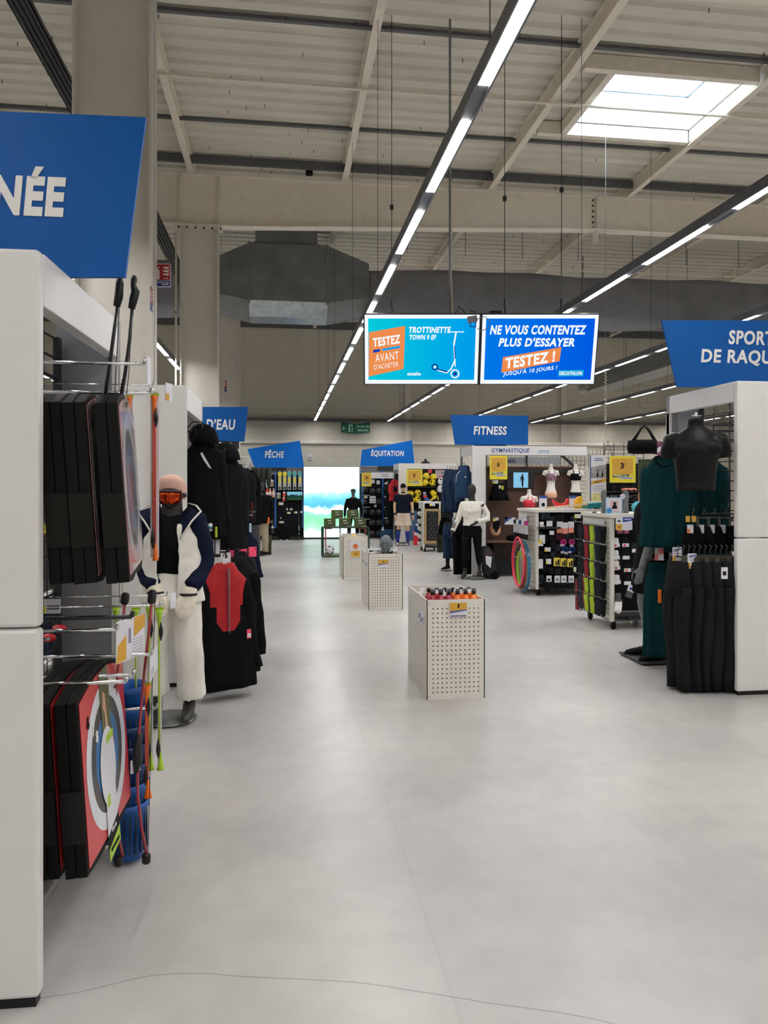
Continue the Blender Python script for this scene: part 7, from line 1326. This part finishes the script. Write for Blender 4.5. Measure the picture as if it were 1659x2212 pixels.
# cart tops
b = thing('display_poster', 'cards standing behind the red bracket on the cart top', 'poster', cp(1172, 1083, C1, -.4), 0); b.location.z = 1.301; MB().box(-.05, .07, 0, .01, 0, .2).build('board', CARD, b); MB().box(-.05, .07, -.002, 0, .16, .2).build('printed_area', CARDB, b); MB().ball((.01, -.004, .06), (.03, .003, .03), 10, 6).build('printed_bag', INK, b); b['label'] = 'white card with a black bag picture standing on the cart top'
b = thing('display_poster', 'white and blue card standing beside the yellow block', 'poster', cp(1238, 1083, C1, -.4), 0); b.location.z = 1.301; MB().box(-.06, .06, 0, .01, 0, .2).build('board', CARD, b); MB().box(-.06, .06, -.002, 0, .16, .2).build('printed_area', CARDB, b)
b = thing('training_wedge', 'red foam wedge curved like a rocker on the cart top', 'block', cp(1213, 1090, C1, -.3), 0); b.location.z = 1.33; MB().prism([(-.13, .12), (-.10, .03), (-.06, .0), (.08, .02), (.13, .08), (.11, .13), (.08, .06), (.02, .045), (-.05, .06)], 0, .1).build('foam_body', REDP, b, .004)
MB().prism([(-.12, .0), (-.06, -.029), (.08, -.029), (.1, .0)], 0, .1).build('stand', CARD, b)
b = thing('foam_block', 'bright yellow rounded block on the cart top', 'block', cp(1251, 1086, C1, -.3), 0); b.location.z = 1.301; MB().prism([(-.05, 0), (.06, 0), (.06, .17), (.03, .19), (-.02, .17), (-.05, .10)], 0, .08).build('foam_body', M('yellow_foam', 'f2b41c', .6), b, .004); MB().prism([(-.05, 0), (.06, 0), (.06, .03), (-.05, .03)], -.002, 0).build('lower_band', OCHRE, b)
b = thing('wooden_plank', 'pale wooden slat leaning along the cart top', 'plank', cp(1183, 1096, C1, -.1), 0); b.location.z = 1.318; MB().box(-.02, .64, 0, .04, -.012, .014, Matrix.Rotation(R(-5), 4, 'Y')).build('board', M('pale_wood', 'd9bf96', .5, var=.12), b, .003); MB().box(.62, .645, -.002, .042, .04, .075).build('end_cap', M('pale_wood2', 'b99f74', .5), b)
b = thing('step_board', 'teal green step block at the end of the cart top', 'block', cp(1284, 1092, C1, -.1), 0); b.location.z = 1.301; MB().prism([(-.12, 0), (-.11, .08), (.12, .10), (.13, .03), (.08, .0), (.07, .02), (-.02, .02), (-.03, 0)], 0, .2).build('step_body', TEAL, b, .005); MB().box(-.02, .07, -.002, .0, .0, .018).build('foot_gap', INK, b)
# poster and goods at the right of the gymnastics display
b = thing('info_banner', 'tall white and yellow banner reading PILATES & GYM DOUCE', 'sign', P(1293, 1033, 10.6), -YAW); kb = 10.6 / F; w_, h_ = 33 * kb, 100 * kb; MB().box(-w_ / 2, w_ / 2, 0, .01, -h_ / 2, h_ / 2).build('banner_board', CARD, b); MB().box(-w_ / 2 - .012, -w_ / 2, 0, .012, -h_ / 2, h_ / 2).build('blue_edge', CARDB, b)
MB().prism([(-w_ / 2, h_ * .0), (w_ / 2, h_ * .0), (w_ / 2, h_ * .3), (-w_ / 2, h_ * .24)], -.002, 0).build('photo_area', M('banner_photo', '9a9a9c', .5, var=.35, scale=12), b); MB().prism([(-w_ / 2, -h_ * .14), (w_ / 2, -h_ * .07), (w_ / 2, -h_ * .0), (-w_ / 2, -h_ * .07)], -.003, 0).build('yellow_band', OCHRE, b); MB().box(-w_ / 2, w_ / 2, -.002, 0, -h_ / 2, -h_ * .32).build('lower_print', M('banner_lower', 'cfc78c', .5, var=.25, scale=16), b)
for x in (-.02, .05): MB().prism([(x - .012, .02), (x + .02, .02), (x + .012, .09), (x, .09)], -.004, -.002).prism([(x + .006 + .008 * math.cos(a), .105 + .01 * math.sin(a)) for a in [2 * math.pi * i / 8 for i in range(8)]], -.004, -.002).build('printed_figure', INK, b)
txt(b, 'PILATES', 0, -.003, h_ * .43, w_ * .42, .016, INKB); txt(b, '& GYM DOUCE', 0, -.003, h_ * .39, w_ * .62, .016, INKB); txt(b, 'DÉBUTANT', 0, -.005, -h_ * .07, w_ * .5, .016, INK, rot=(90, -8, 0)); 
for i in range(3): MB().box(-w_ * .38, w_ * .38, -.003, 0, -h_ * (.18 + .045 * i), -h_ * (.17 + .045 * i)).build('print_line', M('print_grey', '8d8ca0', .6), b)
gr = thing('wire_rack', 'black wire rack of folded goods behind the price poster', 'rack', P(1346, 1110, 10.8), -YAW); mb = MB()
for i in range(17): mb.tube([(-.28, 0, .05 + i * .06), (.30, 0, .05 + i * .06)], .004, 5)
for i in range(5): mb.tube([(-.28 + .145 * i, 0, -1.2), (-.28 + .145 * i, 0, 1.05)], .006, 5)
mb.build('wire_grid', WIRE, gr); gr.location.z = 1.23; MB().box(-.28, .3, .05, .08, -.6, .75).build('back_panel', M('unit_black2', '1b1c1f', .6), gr)
for z in (.10, .22, .34): MB().box(-.26, .28, -.3, .04, z - .012, z).build('shelf', DARKM, gr)
GD = [(.0, .365, .1, .05, CORAL, 'coral rolled garment', 0), (.08, .365, .1, .05, CORAL, 'coral rolled garment', 1), (-.12, .27, .2, .07, M('heather', '6c6a64', .9, var=.3, scale=40), 'grey heather folded garment', 0), (.08, .27, .2, .07, M('heather', '6c6a64', .9), 'grey heather folded garment', 1), (-.12, .15, .12, .08, GREYC, 'grey bag of balls', 0), (.02, .15, .12, .08, M('pale_grey_cloth', '86868a', .9), 'pale grey folded garment', 0), (.16, .14, .16, .09, BLACKC, 'black bag', 0)]
for x, z, w, h, m, lab, nn in GD:
    p = gr.matrix_world if False else None; q = gr.location + Matrix.Rotation(-YAW, 3, 'Z') @ Vector((x, -.14, z)); t = thing('folded_garment', lab + ' on the wire rack under the 3 € poster' + (', right one' if nn else ''), 'clothing', q, -YAW, 'folded goods on the wire rack'); MB().loft([ring(xx * w / 2, 0, 0, 0, 0, 4) for xx in (0,)] and [[(xx * w / 2, .1 * math.cos(a) * f, h / 2 * math.sin(a) * f) for a in [2 * math.pi * j / 12 for j in range(12)]] for xx, f in ((-1, .5), (-.9, .95), (0, 1.05), (.9, .95), (1, .5))]).build('folded_cloth', m, t); MB().box(-w * .2, w * .2, -.105, -.1, -h * .15, h * .15).build('label', INK if m is not BLACKC else CARD, t)
hk = thing('ceiling_hook', 'black wire hanger loop above the banner', 'hook', P(1313, 970, 10.6), -YAW); MB().tube([(-.06, 0, -.1), (0, 0, .1), (.06, 0, -.1)], .005, 6).build('wire_loop', BLACKM, hk); MB().tube([(0, 0, .1), (.004, 0, .12)], .007, 6).build('tip', DARKM, hk)
# cart 2: insoles on the slatted side, five rows of hooks
IC = [(DKI, 'black', 'item_oval'), (SLATE, 'grey striped', None), (DKI, 'black', None), (M('ins_red', '8e1a24', .5), 'dark red', None), (DKI, 'black', None), (M('ins_lime', 'aac62c', .5), 'lime', None), (M('ins_navy', '17254a', .5), 'navy', None), (SLATE, 'charcoal', None), (DKI, 'black', None)]
IC2 = [(DKI, 'black', None), (M('ins_navy2', '1b2230', .5), 'dark navy', None), (M('ins_red', '8e1a24', .5), 'dark red', None), (M('ins_lime', 'aac62c', .5), 'lime', None), (DKI, 'black', None), (M('ins_lime', 'aac62c', .5), 'second lime', None), (DKI, 'black', None), (SLATE, 'charcoal', None), (DKI, 'black', None)]
isol = MB().loft([[(x + (.03 if False else 0), w / 2 * math.cos(a) + .006 * math.sin(z * 30), z + .0 * a) if False else (x_ , w / 2 * s_, z) for x_, s_ in ((-.008, -.8), (-.008, .8), (0, 1), (.008, .8), (.008, -.8), (0, -1))] for z, w, x in ((-.098, .03, 0), (-.088, .056, 0), (-.04, .064, 0), (.02, .074, 0), (.06, .082, 0), (.078, .07, 0), (.088, .03, 0))]).mesh('insole')
hdm = MB().box(-.010, .010, -.038, .038, .05, .098).mesh('header'); ICM = {}
for r in range(5):
    zc = (1.085, .87, .66, .45, .245)[r]; rown = ('top', 'second', 'third', 'fourth', 'lowest')[r]
    for c in range(9):
        m, nm, extra = (IC if r < 3 else IC2)[c]; y = .74 - c * .083
        t = thing('insole_pack', nm + ' insole pack in the ' + rown + ' row of the slatted cart, ' + ('first', 'second', 'third', 'fourth', 'fifth', 'sixth', 'seventh', 'eighth', 'last')[c] + ' from the back', 'pack', leftface(C2, y, zc - .004 * (c % 2), .06 + .02 * (c % 2)), 0, 'insole packs on the slatted cart')
        if m.name not in ICM: a = isol.copy(); a.materials.append(m); b_ = hdm.copy(); b_.materials.append(m); ICM[m.name] = (a, b_)
        put('insole', ICM[m.name][0], None, t).rotation_euler = (0, R(random.uniform(-5, 5)), R(random.uniform(28, 52))); put('header', ICM[m.name][1], None, t).rotation_euler = (0, 0, R(40))
        if extra and r < 3: MB().ball((-.012, 0, -.02), (.004, .022, .05), 10, 6).build('oval_window', M('oval_grey', 'a9ac98', .4), t)
hk_ = MB().tube([(.02, 0, .11), (-.12, 0, .125), (-.125, 0, .14)], .003, 5).mesh('hook'); hk_.materials.append(CHROME)
for r in range(5):
    for c in range(9): o = put('hook', hk_, None, C2); o.location = (0, .74 - c * .083, (1.085, .87, .66, .45, .245)[r])
for i, (z, lab) in enumerate(((.40, 'upper'), (.19, 'lower'))): 
    t = thing('red_pack', 'dark red boxed pack with white label at the back of the slatted cart, ' + lab, 'pack', leftface(C2, .84, z, .0), R(20), 'dark red packs'); MB().box(-.06, .06, 0, .05, -.09, .09).build('box', M('pack_dark_red', '7c1c22', .5), t, .003); MB().box(-.045, .03, -.003, 0, -.08, .05).build('window', M('window_brown', '3a2018', .4), t); MB().box(-.06, .05, -.02, -.018, -.1, -.04).build('label_card', CARD, t)
t = thing('label_strip', 'clear label holder with four blue slips on top of the slatted cart side', 'label holder', leftface(C2, .45, 1.215, .012), R(-90)); t.rotation_euler = (0, 0, R(90)); MB().box(-.3, .3, 0, .004, -.03, .04).build('clear_strip', M('clear_strip', 'c9cacb', .2), t)
for x in (-.24, -.08, .06, .2): MB().box(x - .03, x + .03, -.002, 0, -.03, .03).build('paper_slip', M('slip_grey', '9c9ba3', .5), t); MB().box(x - .02, x + .02, -.003, -.002, .01, .028).build('blue_logo', CARDB, t)
WS = M('sock_white', 'dcdad6', .85, bump=.2, bscale=80); GS = M('sock_grey', '515457', .85)
for i, (px, py, m, lab, sh) in enumerate(((1331, 1168, WS, 'white rounded sock pack in the top row', 'soft'), (1331, 1195, WS, 'bunched white ankle socks in the second row', 'soft'), (1332, 1217, WS, 'white rounded sock pack in the third row', 'soft'), (1333, 1248, WS, 'bunched white ankle socks in the fourth row', 'soft'), (1351, 1168, DKI, 'black rounded sock pack in the top row', 'soft'), (1352, 1195, DKI, 'black ankle socks in the second row', 'soft'), (1355, 1222, DKI, 'black rounded sock pack in the third row', 'soft'), (1355, 1250, DKI, 'black ankle socks in the fourth row', 'soft'), (1372, 1180, SLATE, 'charcoal long socks at the right of the cart', 'soft'), (1374, 1225, SLATE, 'charcoal long socks lower at the right', 'soft'))):
    t = item('sock_pack', lab, 'socks', C2, px, py, .085, .16, .05, m, None, -.03, 'sock packs on the slatted cart', sh); MB().box(-.04, .04, -.01, 0, -.07, -.03).build('band_card', CARD, t); 
    if i in (0, 2, 4, 6): MB().box(-.025, .0, -.012, -.01, -.065, -.04).build('pink_print', M('print_crimson', 'c03858', .5) if i != 6 else ORANGE, t)
item('sock_form', 'grey sock with a white foot on a form at the bottom of the cart', 'socks', C2, 1340, 1292, .11, .26, .07, GS, None, .0, None, 'sock'); t = thing('sock_foot_form', 'white foot form below the grey sock', 'foot form', cp(1335, 1310, C2, .03), 0); MB().tube([(.01, 0, .06), (0, -.0, 0), (-.02, -.04, -.035), (-.035, -.09, -.045)], [.038, .042, .040, .024], 12).build('foot', WS, t); MB().tube([(.01, 0, .06), (.01, 0, .075)], .04, 12).build('ankle_rim', GS, t)
t = item('folded_sock', 'grey folded sock with a white card tilted beside the form', 'socks', C2, 1362, 1278, .08, .15, .03, GS, CARD, .0, hfrac=.5, lab=CARDB); t.rotation_euler = (0, R(20), 0)
card('white, blue and ochre information card under the nearer cart\u2019s top', 'price card', cp(1348, 1131, C2, .06), 0, .2, .145, {'areas': [(0, .4, 0, .45, OCHRE), (.45, .95, .15, .17, M('print_grey', '8d8ca0', .6)), (.45, .95, .3, .32, M('print_grey', '8d8ca0', .6)), (.45, .95, .45, .47, M('print_grey', '8d8ca0', .6)), (.1, .3, .65, .75, INK)], 'polys': [([(.42, .6), (1, .72), (1, 1), (.42, 1)], CARDB)], 'text': [('6', .2, .22, .08, .15, INK), ('CHAUSSETTES', .7, .84, .4, .08, LETTER)]})
card('white and ochre card edge beside the green sweater on the cart', 'price card', cp(1380, 1131, C2, .08), R(-15), .05, .14, {'areas': [(0, 1, 0, .5, OCHRE)]})
MB().box(.05, .6, .02, .06, .155, .19).build('shelf_bar', DARKM, C2); MB().box(.2, .26, .0, .04, .12, .155).build('bar_bracket', BLACKM, C2)
for i, (px, py) in enumerate(((1340, 1148), (1354, 1148))): item('small_pack', 'striped red, white and blue sock pack behind the information card, ' + ('left', 'right')[i], 'pack', C2, px, py, .06, .05, .03, M('stripe_mix', 'a8596a', .6, var=.6, scale=60), CARD, -.03)
# top of cart 2: two forearm forms, framed picture, spiky ball
def top2(px, out=-.25): p = cp(px, 1107, C2, out); return Vector((p.x, p.y, 1.331))
for i, px in enumerate((1304, 1352)):
    t = thing('hand_form', 'grey upright hand form ' + ('left' if i == 0 else 'right') + ' of the framed picture', 'mannequin hand', top2(px), R(180 if i else 0) - YAW); mb = MB().tube([(0, 0, 0), (0, 0, .08), (0, 0, .13)], [.032, .030, .026], 14, flat=.8); hand(mb, (0, 0, .13), (0, 0, 1), (1, 0, 0), 1.55, .12, 1, .1); bake(mb, 'hand', MANG, t, .0045, 1); MB().lathe([(.033, 0), (.033, .004)], 14).build('foot_disc', DARKM, t)
t = thing('framed_picture', 'white framed picture of a person in black with a blue round badge', 'picture', top2(1327, -.12), -YAW); w_, h_ = .19, .185; MB().box(-w_ / 2, w_ / 2, 0, .012, 0, h_).build('frame', M('frame_pale_blue', 'b4d3ea', .4), t, .002); MB().box(-w_ / 2 + .012, w_ / 2 - .012, -.002, 0, .012, h_ - .012).build('print_sheet', CARD, t); MB().box(-.045, .045, -.003, -.002, .055, .145).build('photo_area', M('photo_pink', 'd9a6a2', .5), t)
MB().prism([(-.03, .055), (.035, .055), (.02, .1), (-.015, .1)], -.004, -.003).prism([(.003 + .016 * math.cos(a), .115 + .02 * math.sin(a)) for a in [2 * math.pi * i / 10 for i in range(10)]], -.004, -.003).build('printed_figure', INK, t); MB().prism([(-.06 + .032 * math.cos(a), .035 + .032 * math.sin(a)) for a in [2 * math.pi * i / 16 for i in range(16)]], -.006, -.002).build('round_badge', M('badge_blue', '3f8fd6', .5), t); MB().box(-.02, .05, -.003, -.002, .03, .034).build('print_line', REDP, t)
t = thing('round_tag', 'white round tag standing by the framed picture', 'tag', top2(1345, -.1) + Vector((0, 0, .2)), -YAW); MB().prism([(.03 * math.cos(a), .03 * math.sin(a)) for a in [2 * math.pi * i / 18 for i in range(18)]], 0, .004).build('disc', CARD, t); MB().box(-.004, .004, .001, .003, -.2, -.02).build('stem', GALV, t); MB().box(-.015, .015, -.001, 0, -.005, .005).build('print_line', M('print_grey', '8d8ca0', .6), t)
t = thing('massage_ball', 'turquoise spiky massage ball on the nearer cart top', 'ball', top2(1378, -.05) + Vector((0, 0, .073)), 0); MB().ball((0, 0, 0), .066, 20, 14).build('ball_cover', M('turquoise', '5fc3d4', .45), t); mb = MB()
for i in range(90): a = i * 2.39996; zz = 1 - 2 * (i + .5) / 90; rr_ = math.sqrt(1 - zz * zz); v = Vector((rr_ * math.cos(a), rr_ * math.sin(a), zz)); mb.ball(v * .067, .0075, 6, 4)
o = mb.build('spikes', M('turquoise', '5fc3d4', .45), t); o['kind'] = 'stuff'
t = thing('hair_clip', 'small dark clip lying at the corner of the nearer cart top', 'clip', top2(1284, -.35), .4); MB().box(-.03, .03, -.01, .01, 0, .012).build('clip_body', DARKM, t, .003); MB().box(-.02, .02, -.004, .004, .012, .018).build('clip_spring', CHROME, t)
# cart 3: framed ball board, boot, socks
t = thing('ball_board', 'beige framed board of black rounded pads on the small cart', 'board', (q3.x + .02, q3.y - .03, 0), 0); w_ = .42; zb_, zt2 = .20, 1.08; MB().box(0, w_, 0, .03, zb_, zt2).build('frame', M('frame_beige', 'a58a63', .5), t, .02); MB().box(.06, w_ - .06, -.006, 0, zb_ + .08, zt2 - .06).build('inner_panel', BLACKP, t, .012)
pd = MB().ball((0, 0, 0), (.034, .012, .034), 10, 6).mesh('pad'); pd.materials.append(M('pad_black', '24262a', .45))
for r in range(9):
    for c in range(3 if r % 2 == 0 else 2): put('pad', pd, None, t).location = (.13 + .08 * c + (0 if r % 2 == 0 else .04), -.008, zb_ + .14 + .078 * r)
card('white and yellow price card at the top of the beige framed board', 'price card', cp(934, 1090, C3, .08), 0, .14, .07, {'areas': [(0, .35, 0, .6, YEL)]})
for i in range(10): t = thing('sock_pack', ('white' if i % 2 else 'black') + ' sock pack on the left side of the small cart, ' + ('first', 'second', 'third', 'fourth', 'fifth', 'sixth', 'seventh', 'eighth', 'ninth', 'lowest')[i] + ' from the top', 'pack', leftface(C3, .12 + .2 * (i % 2), 1.05 - .095 * i, .06), R(90), 'sock packs on the small cart'); MB().ball((0, 0, 0), (.06, .03, .045), 10, 7).build('pack_body', WS if i % 2 else DKI, t); MB().box(-.03, .03, -.033, -.03, .02, .05).build('header', CARD, t)
t = thing('sports_shoe', 'grey, red and blue football boot sock standing on the small cart', 'shoe', cp(921, 1082, C3, -.1) + Vector((0, 0, 0)), 0); t.location.z = 1.262; MB().tube([(-.04, .05, .23), (-.02, .05, .15), (0, .05, .06), (.05, .04, .035), (.1, .03, .025)], [.035, .038, .045, .04, .022], 12).build('upper', M('boot_blue', '2f5d9c', .6), t); MB().tube([(-.045, .05, .24), (-.025, .05, .15)], [.036, .04], 12).build('grey_shaft', M('boot_grey', '85898e', .7), t); MB().tube([(-.024, .05, .145), (-.012, .05, .10)], .044, 12).build('red_band', REDP, t); MB().box(-.05, .13, 0, .09, 0, .012).build('sole', CARD, t)
for i, (px, lab) in enumerate(((936, 'yellow and black trainer on the small cart'), (944, 'black trainer with grey side on the small cart'))): s_ = shoe(lab, cp(px, 1082, C3, -.15) + Vector((0, .1, 0)), R(-50), .22, M('shoe_yellow', 'c9b424', .5) if i == 0 else BLACKC, INK); s_.location.z = 1.262
for i, (dx, lab) in enumerate(((.0, 'red'), (.09, 'blue'))): t = thing('shin_guard', lab + ' shin guard pack hanging left of the small cart', 'pack', P(899 + 3 * i, 1163 - 20 * i, 19.4), -YAW); MB().box(-.07, .07, 0, .05, -.18, .18).build('pack_body', REDP if i == 0 else BLU, t, .02); MB().box(-.05, .05, -.004, 0, .08, .15).build('header', CARD, t)
t = thing('blue_banner', 'pale blue printed stand board beside the football display', 'sign', P(890, 1130, 21.0), -YAW); MB().box(-.12, .14, 0, .03, -.5, .35).build('board', M('board_blue', '3f5b7d', .5, var=.2), t); txt(t, 'SPORT', .0, -.003, -.1, .4, .06, M('print_paleblue', '587798', .5), rot=(90, -90, 0))
# ================================================================== SIGNS, LAMPS, ODDMENTS
def fire_sign(label, loc, rz, w, h, full=True):
    t = thing('fire_sign', label, 'sign', loc, rz); MB().box(-w / 2, w / 2, 0, .006, -h / 2, h / 2).build('board', CARD, t); MB().box(-w * .47, w * .47, -.002, 0, -h * .2, h * .47).build('red_field', M('fire_red', 'a3121e', .45), t); MB().box(-w * .47, w * .47, -.002, 0, -h * .46, -h * .22).build('blue_field', M('fire_blue', '1c2f7a', .45), t)
    MB().loft([ring(-w * .22, -.003, z * h, a * w, .001, 14) for z, a in ((-.17, .10), (-.12, .12), (.2, .12), (.26, .06), (.3, .04))], False).prism([(-w * .26, h * .3), (-w * .40, h * .2), (-w * .43, h * .05), (-w * .39, h * .05), (-w * .36, h * .18), (-w * .2, h * .34), (-w * .12, h * .38), (-w * .12, h * .33)], -.004, -.002).build('extinguisher_mark', LETTER, t)
    for i in range(3): MB().prism([(w * .08, h * (.36 - .14 * i)), (w * .12, h * (.28 - .14 * i)), (w * .24, h * (.30 - .14 * i)), (w * .30, h * (.26 - .14 * i)), (w * .38, h * (.28 - .14 * i)), (w * .43, h * (.4 - .14 * i)), (w * .34, h * (.33 - .14 * i)), (w * .26, h * (.38 - .14 * i)), (w * .18, h * (.34 - .14 * i))], -.004, -.002).build('flame_mark', LETTER, t)
    if full: txt(t, 'n° 18', w * .25, -.005, -h * .13, w * .22, h * .06, LETTER); txt(t, 'EAU PULVÉRISÉE AVEC ADDITIF', 0, -.004, -h * .29, w * .8, h * .05, LETTER); txt(t, 'ABF', w * .2, -.004, -h * .38, w * .4, h * .07, LETTER)
    return t
q = P(349, 595, 6.3); fs = fire_sign('large fire extinguisher sign projecting from the near column', q, -YAW, .155, .20); MB().box(-.085, -.06, .0, .02, -.1, .1).build('mount', STEEL, fs)
fire_sign('fire extinguisher sign seen edge-on on the near column', atX(327, 646, CR + .012), R(90), .13, .2); fire_sign('small fire extinguisher sign on the farthest column', P(480, 834, 18.7), -YAW, .24, .30, False)
ex = thing('exit_sign', 'green emergency exit sign reading Sortie de secours under the wall rail', 'sign', atY(768, 923, YB - .4), 0); ke = 24.2 / F; w_, h_ = 63 * ke, 23 * ke; EG = M('exit_green', '0e5a46', .5)
gp = lambda u: .05 * (1 - (2 * u / w_) ** 2); segs = 12
MB().add([(-w_ / 2 + w_ * i / segs, -.0, s * h_ / 2 - gp(-w_ / 2 + w_ * i / segs) * (1 if s > 0 else .6)) for s in (-1, 1) for i in range(segs + 1)] + [(-w_ / 2 + w_ * i / segs, .02, s * h_ / 2 - gp(-w_ / 2 + w_ * i / segs) * (1 if s > 0 else .6)) for s in (-1, 1) for i in range(segs + 1)], [(i, i + 1, segs + 2 + i, segs + 1 + i) for i in range(segs)] + [(2 * segs + 2 + i + 1, 2 * segs + 2 + i, 3 * segs + 3 + i, 3 * segs + 4 + i) for i in range(segs)]).build('board', EG, ex)
txt(ex, 'Sortie de', w_ * .25, -.003, h_ * .12, w_ * .42, h_ * .26, M('exit_pale', '9fd6bd', .5)); txt(ex, 'secours', w_ * .25, -.003, -h_ * .28, w_ * .36, h_ * .2, M('exit_pale', '9fd6bd', .5)); MB().prism([(-w_ * .46, -h_ * .1), (-w_ * .40, h_ * .12), (-w_ * .385, h_ * .1), (-w_ * .42, -.07 * h_), (-w_ * .33, -h_ * .07), (-w_ * .33, -h_ * .13), (-w_ * .42, -h_ * .13), (-w_ * .385, -h_ * .3), (-w_ * .40, -h_ * .32)], -.003, 0).build('arrow_mark', M('exit_pale', '9fd6bd', .5), ex)
MB().box(-w_ * .24, -w_ * .1, -.003, 0, -h_ * .42, h_ * .28).build('door_mark', M('exit_pale', '9fd6bd', .5), ex); MB().prism([(-w_ * .2, -h_ * .4), (-w_ * .16, -h_ * .1), (-w_ * .21, 0), (-w_ * .15, h_ * .12), (-w_ * .12, h_ * .05), (-w_ * .13, -h_ * .12), (-w_ * .11, -h_ * .36)], -.005, -.003).build('runner_mark', EG, ex)
for x in (-w_ * .48, w_ * .46): MB().tube([(x, .01, h_ * .4), (x, .2, h_ * .7), (x, .25, h_ * .9)], .008, 6).build('hanger', DARKM, ex)
lm = thing('dome_camera', 'white domed lamp hanging by the back wall right of the screens', 'lamp', P(1259, 838, 17.5), -YAW); MB().tube([(0, 0, .06), (0, 0, 7.08 - lm.location.z)], .012, 8).build('stem', DARKM, lm); MB().lathe([(.02, .08), (.06, .07), (.15, .035), (.17, .02), (.1, .02)], 20).build('shade', M('lamp_shade_grey', '7d7c78', .4), lm); MB().ball((0, 0, -.03), (.10, .10, .09), 16, 10).build('globe', M('lamp_globe', '9a958a', .3), lm)
cc = thing('coiled_cord', 'white coiled cord hanging down over the poster with the price of 3 €', 'cord', P(1308, 960, 10.55), -YAW); top = CAMH + (HZ - 800) * 10.55 / F - cc.location.z
MB().tube([(.013 * math.cos(i * .9), .013 * math.sin(i * .9), top * (1 - i / 150)) for i in range(151)], .0045, 5).build('coil', M('cord_white', 'c9c4b6', .5), cc); MB().tube([(0, 0, top), (0, 0, 7.08 - cc.location.z)], .003, 5).build('straight_wire', GALV, cc)
wv = thing('roof_sensor', 'small dark sensor box under the deck at the middle beam', 'sensor', atH(668, 373, 6.98), 0); MB().box(-.06, .06, -.05, .05, -.04, .04).build('casing', BLACKP, wv, .008); MB().tube([(0, 0, .04), (0, 0, ZC - wv.location.z)], .015, 8).build('stem', DARKM, wv)
pp = thing('downpipe', 'thin pale conduit running up the left of the middle column', 'pipe', (CR - CW - .06, YC[1] - .16, 0), 0); MB().tube([(0, 0, 0), (0, 0, 5.85)], .018, 8).tube([(0, 0, 5.85), (-.3, 0, 5.9)], .016, 8).build('pipe_run', STEEL, pp)
for z in (1.5, 3.0, 4.5): MB().box(-.03, .03, -.02, .03, z, z + .03).build('pipe_clip', GALV, pp)
def finish_text():
    bpy.context.view_layer.update(); dg = bpy.context.evaluated_depsgraph_get(); res = []
    for o, w, h, sh in TXT:
        me = bpy.data.meshes.new_from_object(o.evaluated_get(dg)); res.append((me, o, w, h))
        for v in me.vertices: v.co.x += v.co.y * sh
    for me, o, w, h in res:
        xs = [v.co.x for v in me.vertices]; ys = [v.co.y for v in me.vertices]
        x0, x1, y0, y1 = min(xs), max(xs), min(ys), max(ys); sx, sy = w / (x1 - x0), h / (y1 - y0)
        for v in me.vertices: v.co = ((v.co.x - (x0 + x1) / 2) * sx, (v.co.y - (y0 + y1) / 2) * sy, v.co.z * 0.1)
        mat = o.data.materials[0]; par, loc, rot, lab = o.parent, o.location.copy(), o.rotation_euler.copy(), o.get('label')
        nm = o.name.split('.')[0]; bpy.data.objects.remove(o); me.materials.clear(); me.materials.append(mat)
        q = put(nm, me, mat, par); q.location = loc; q.rotation_euler = rot
        if lab: q['label'] = lab
finish_text()
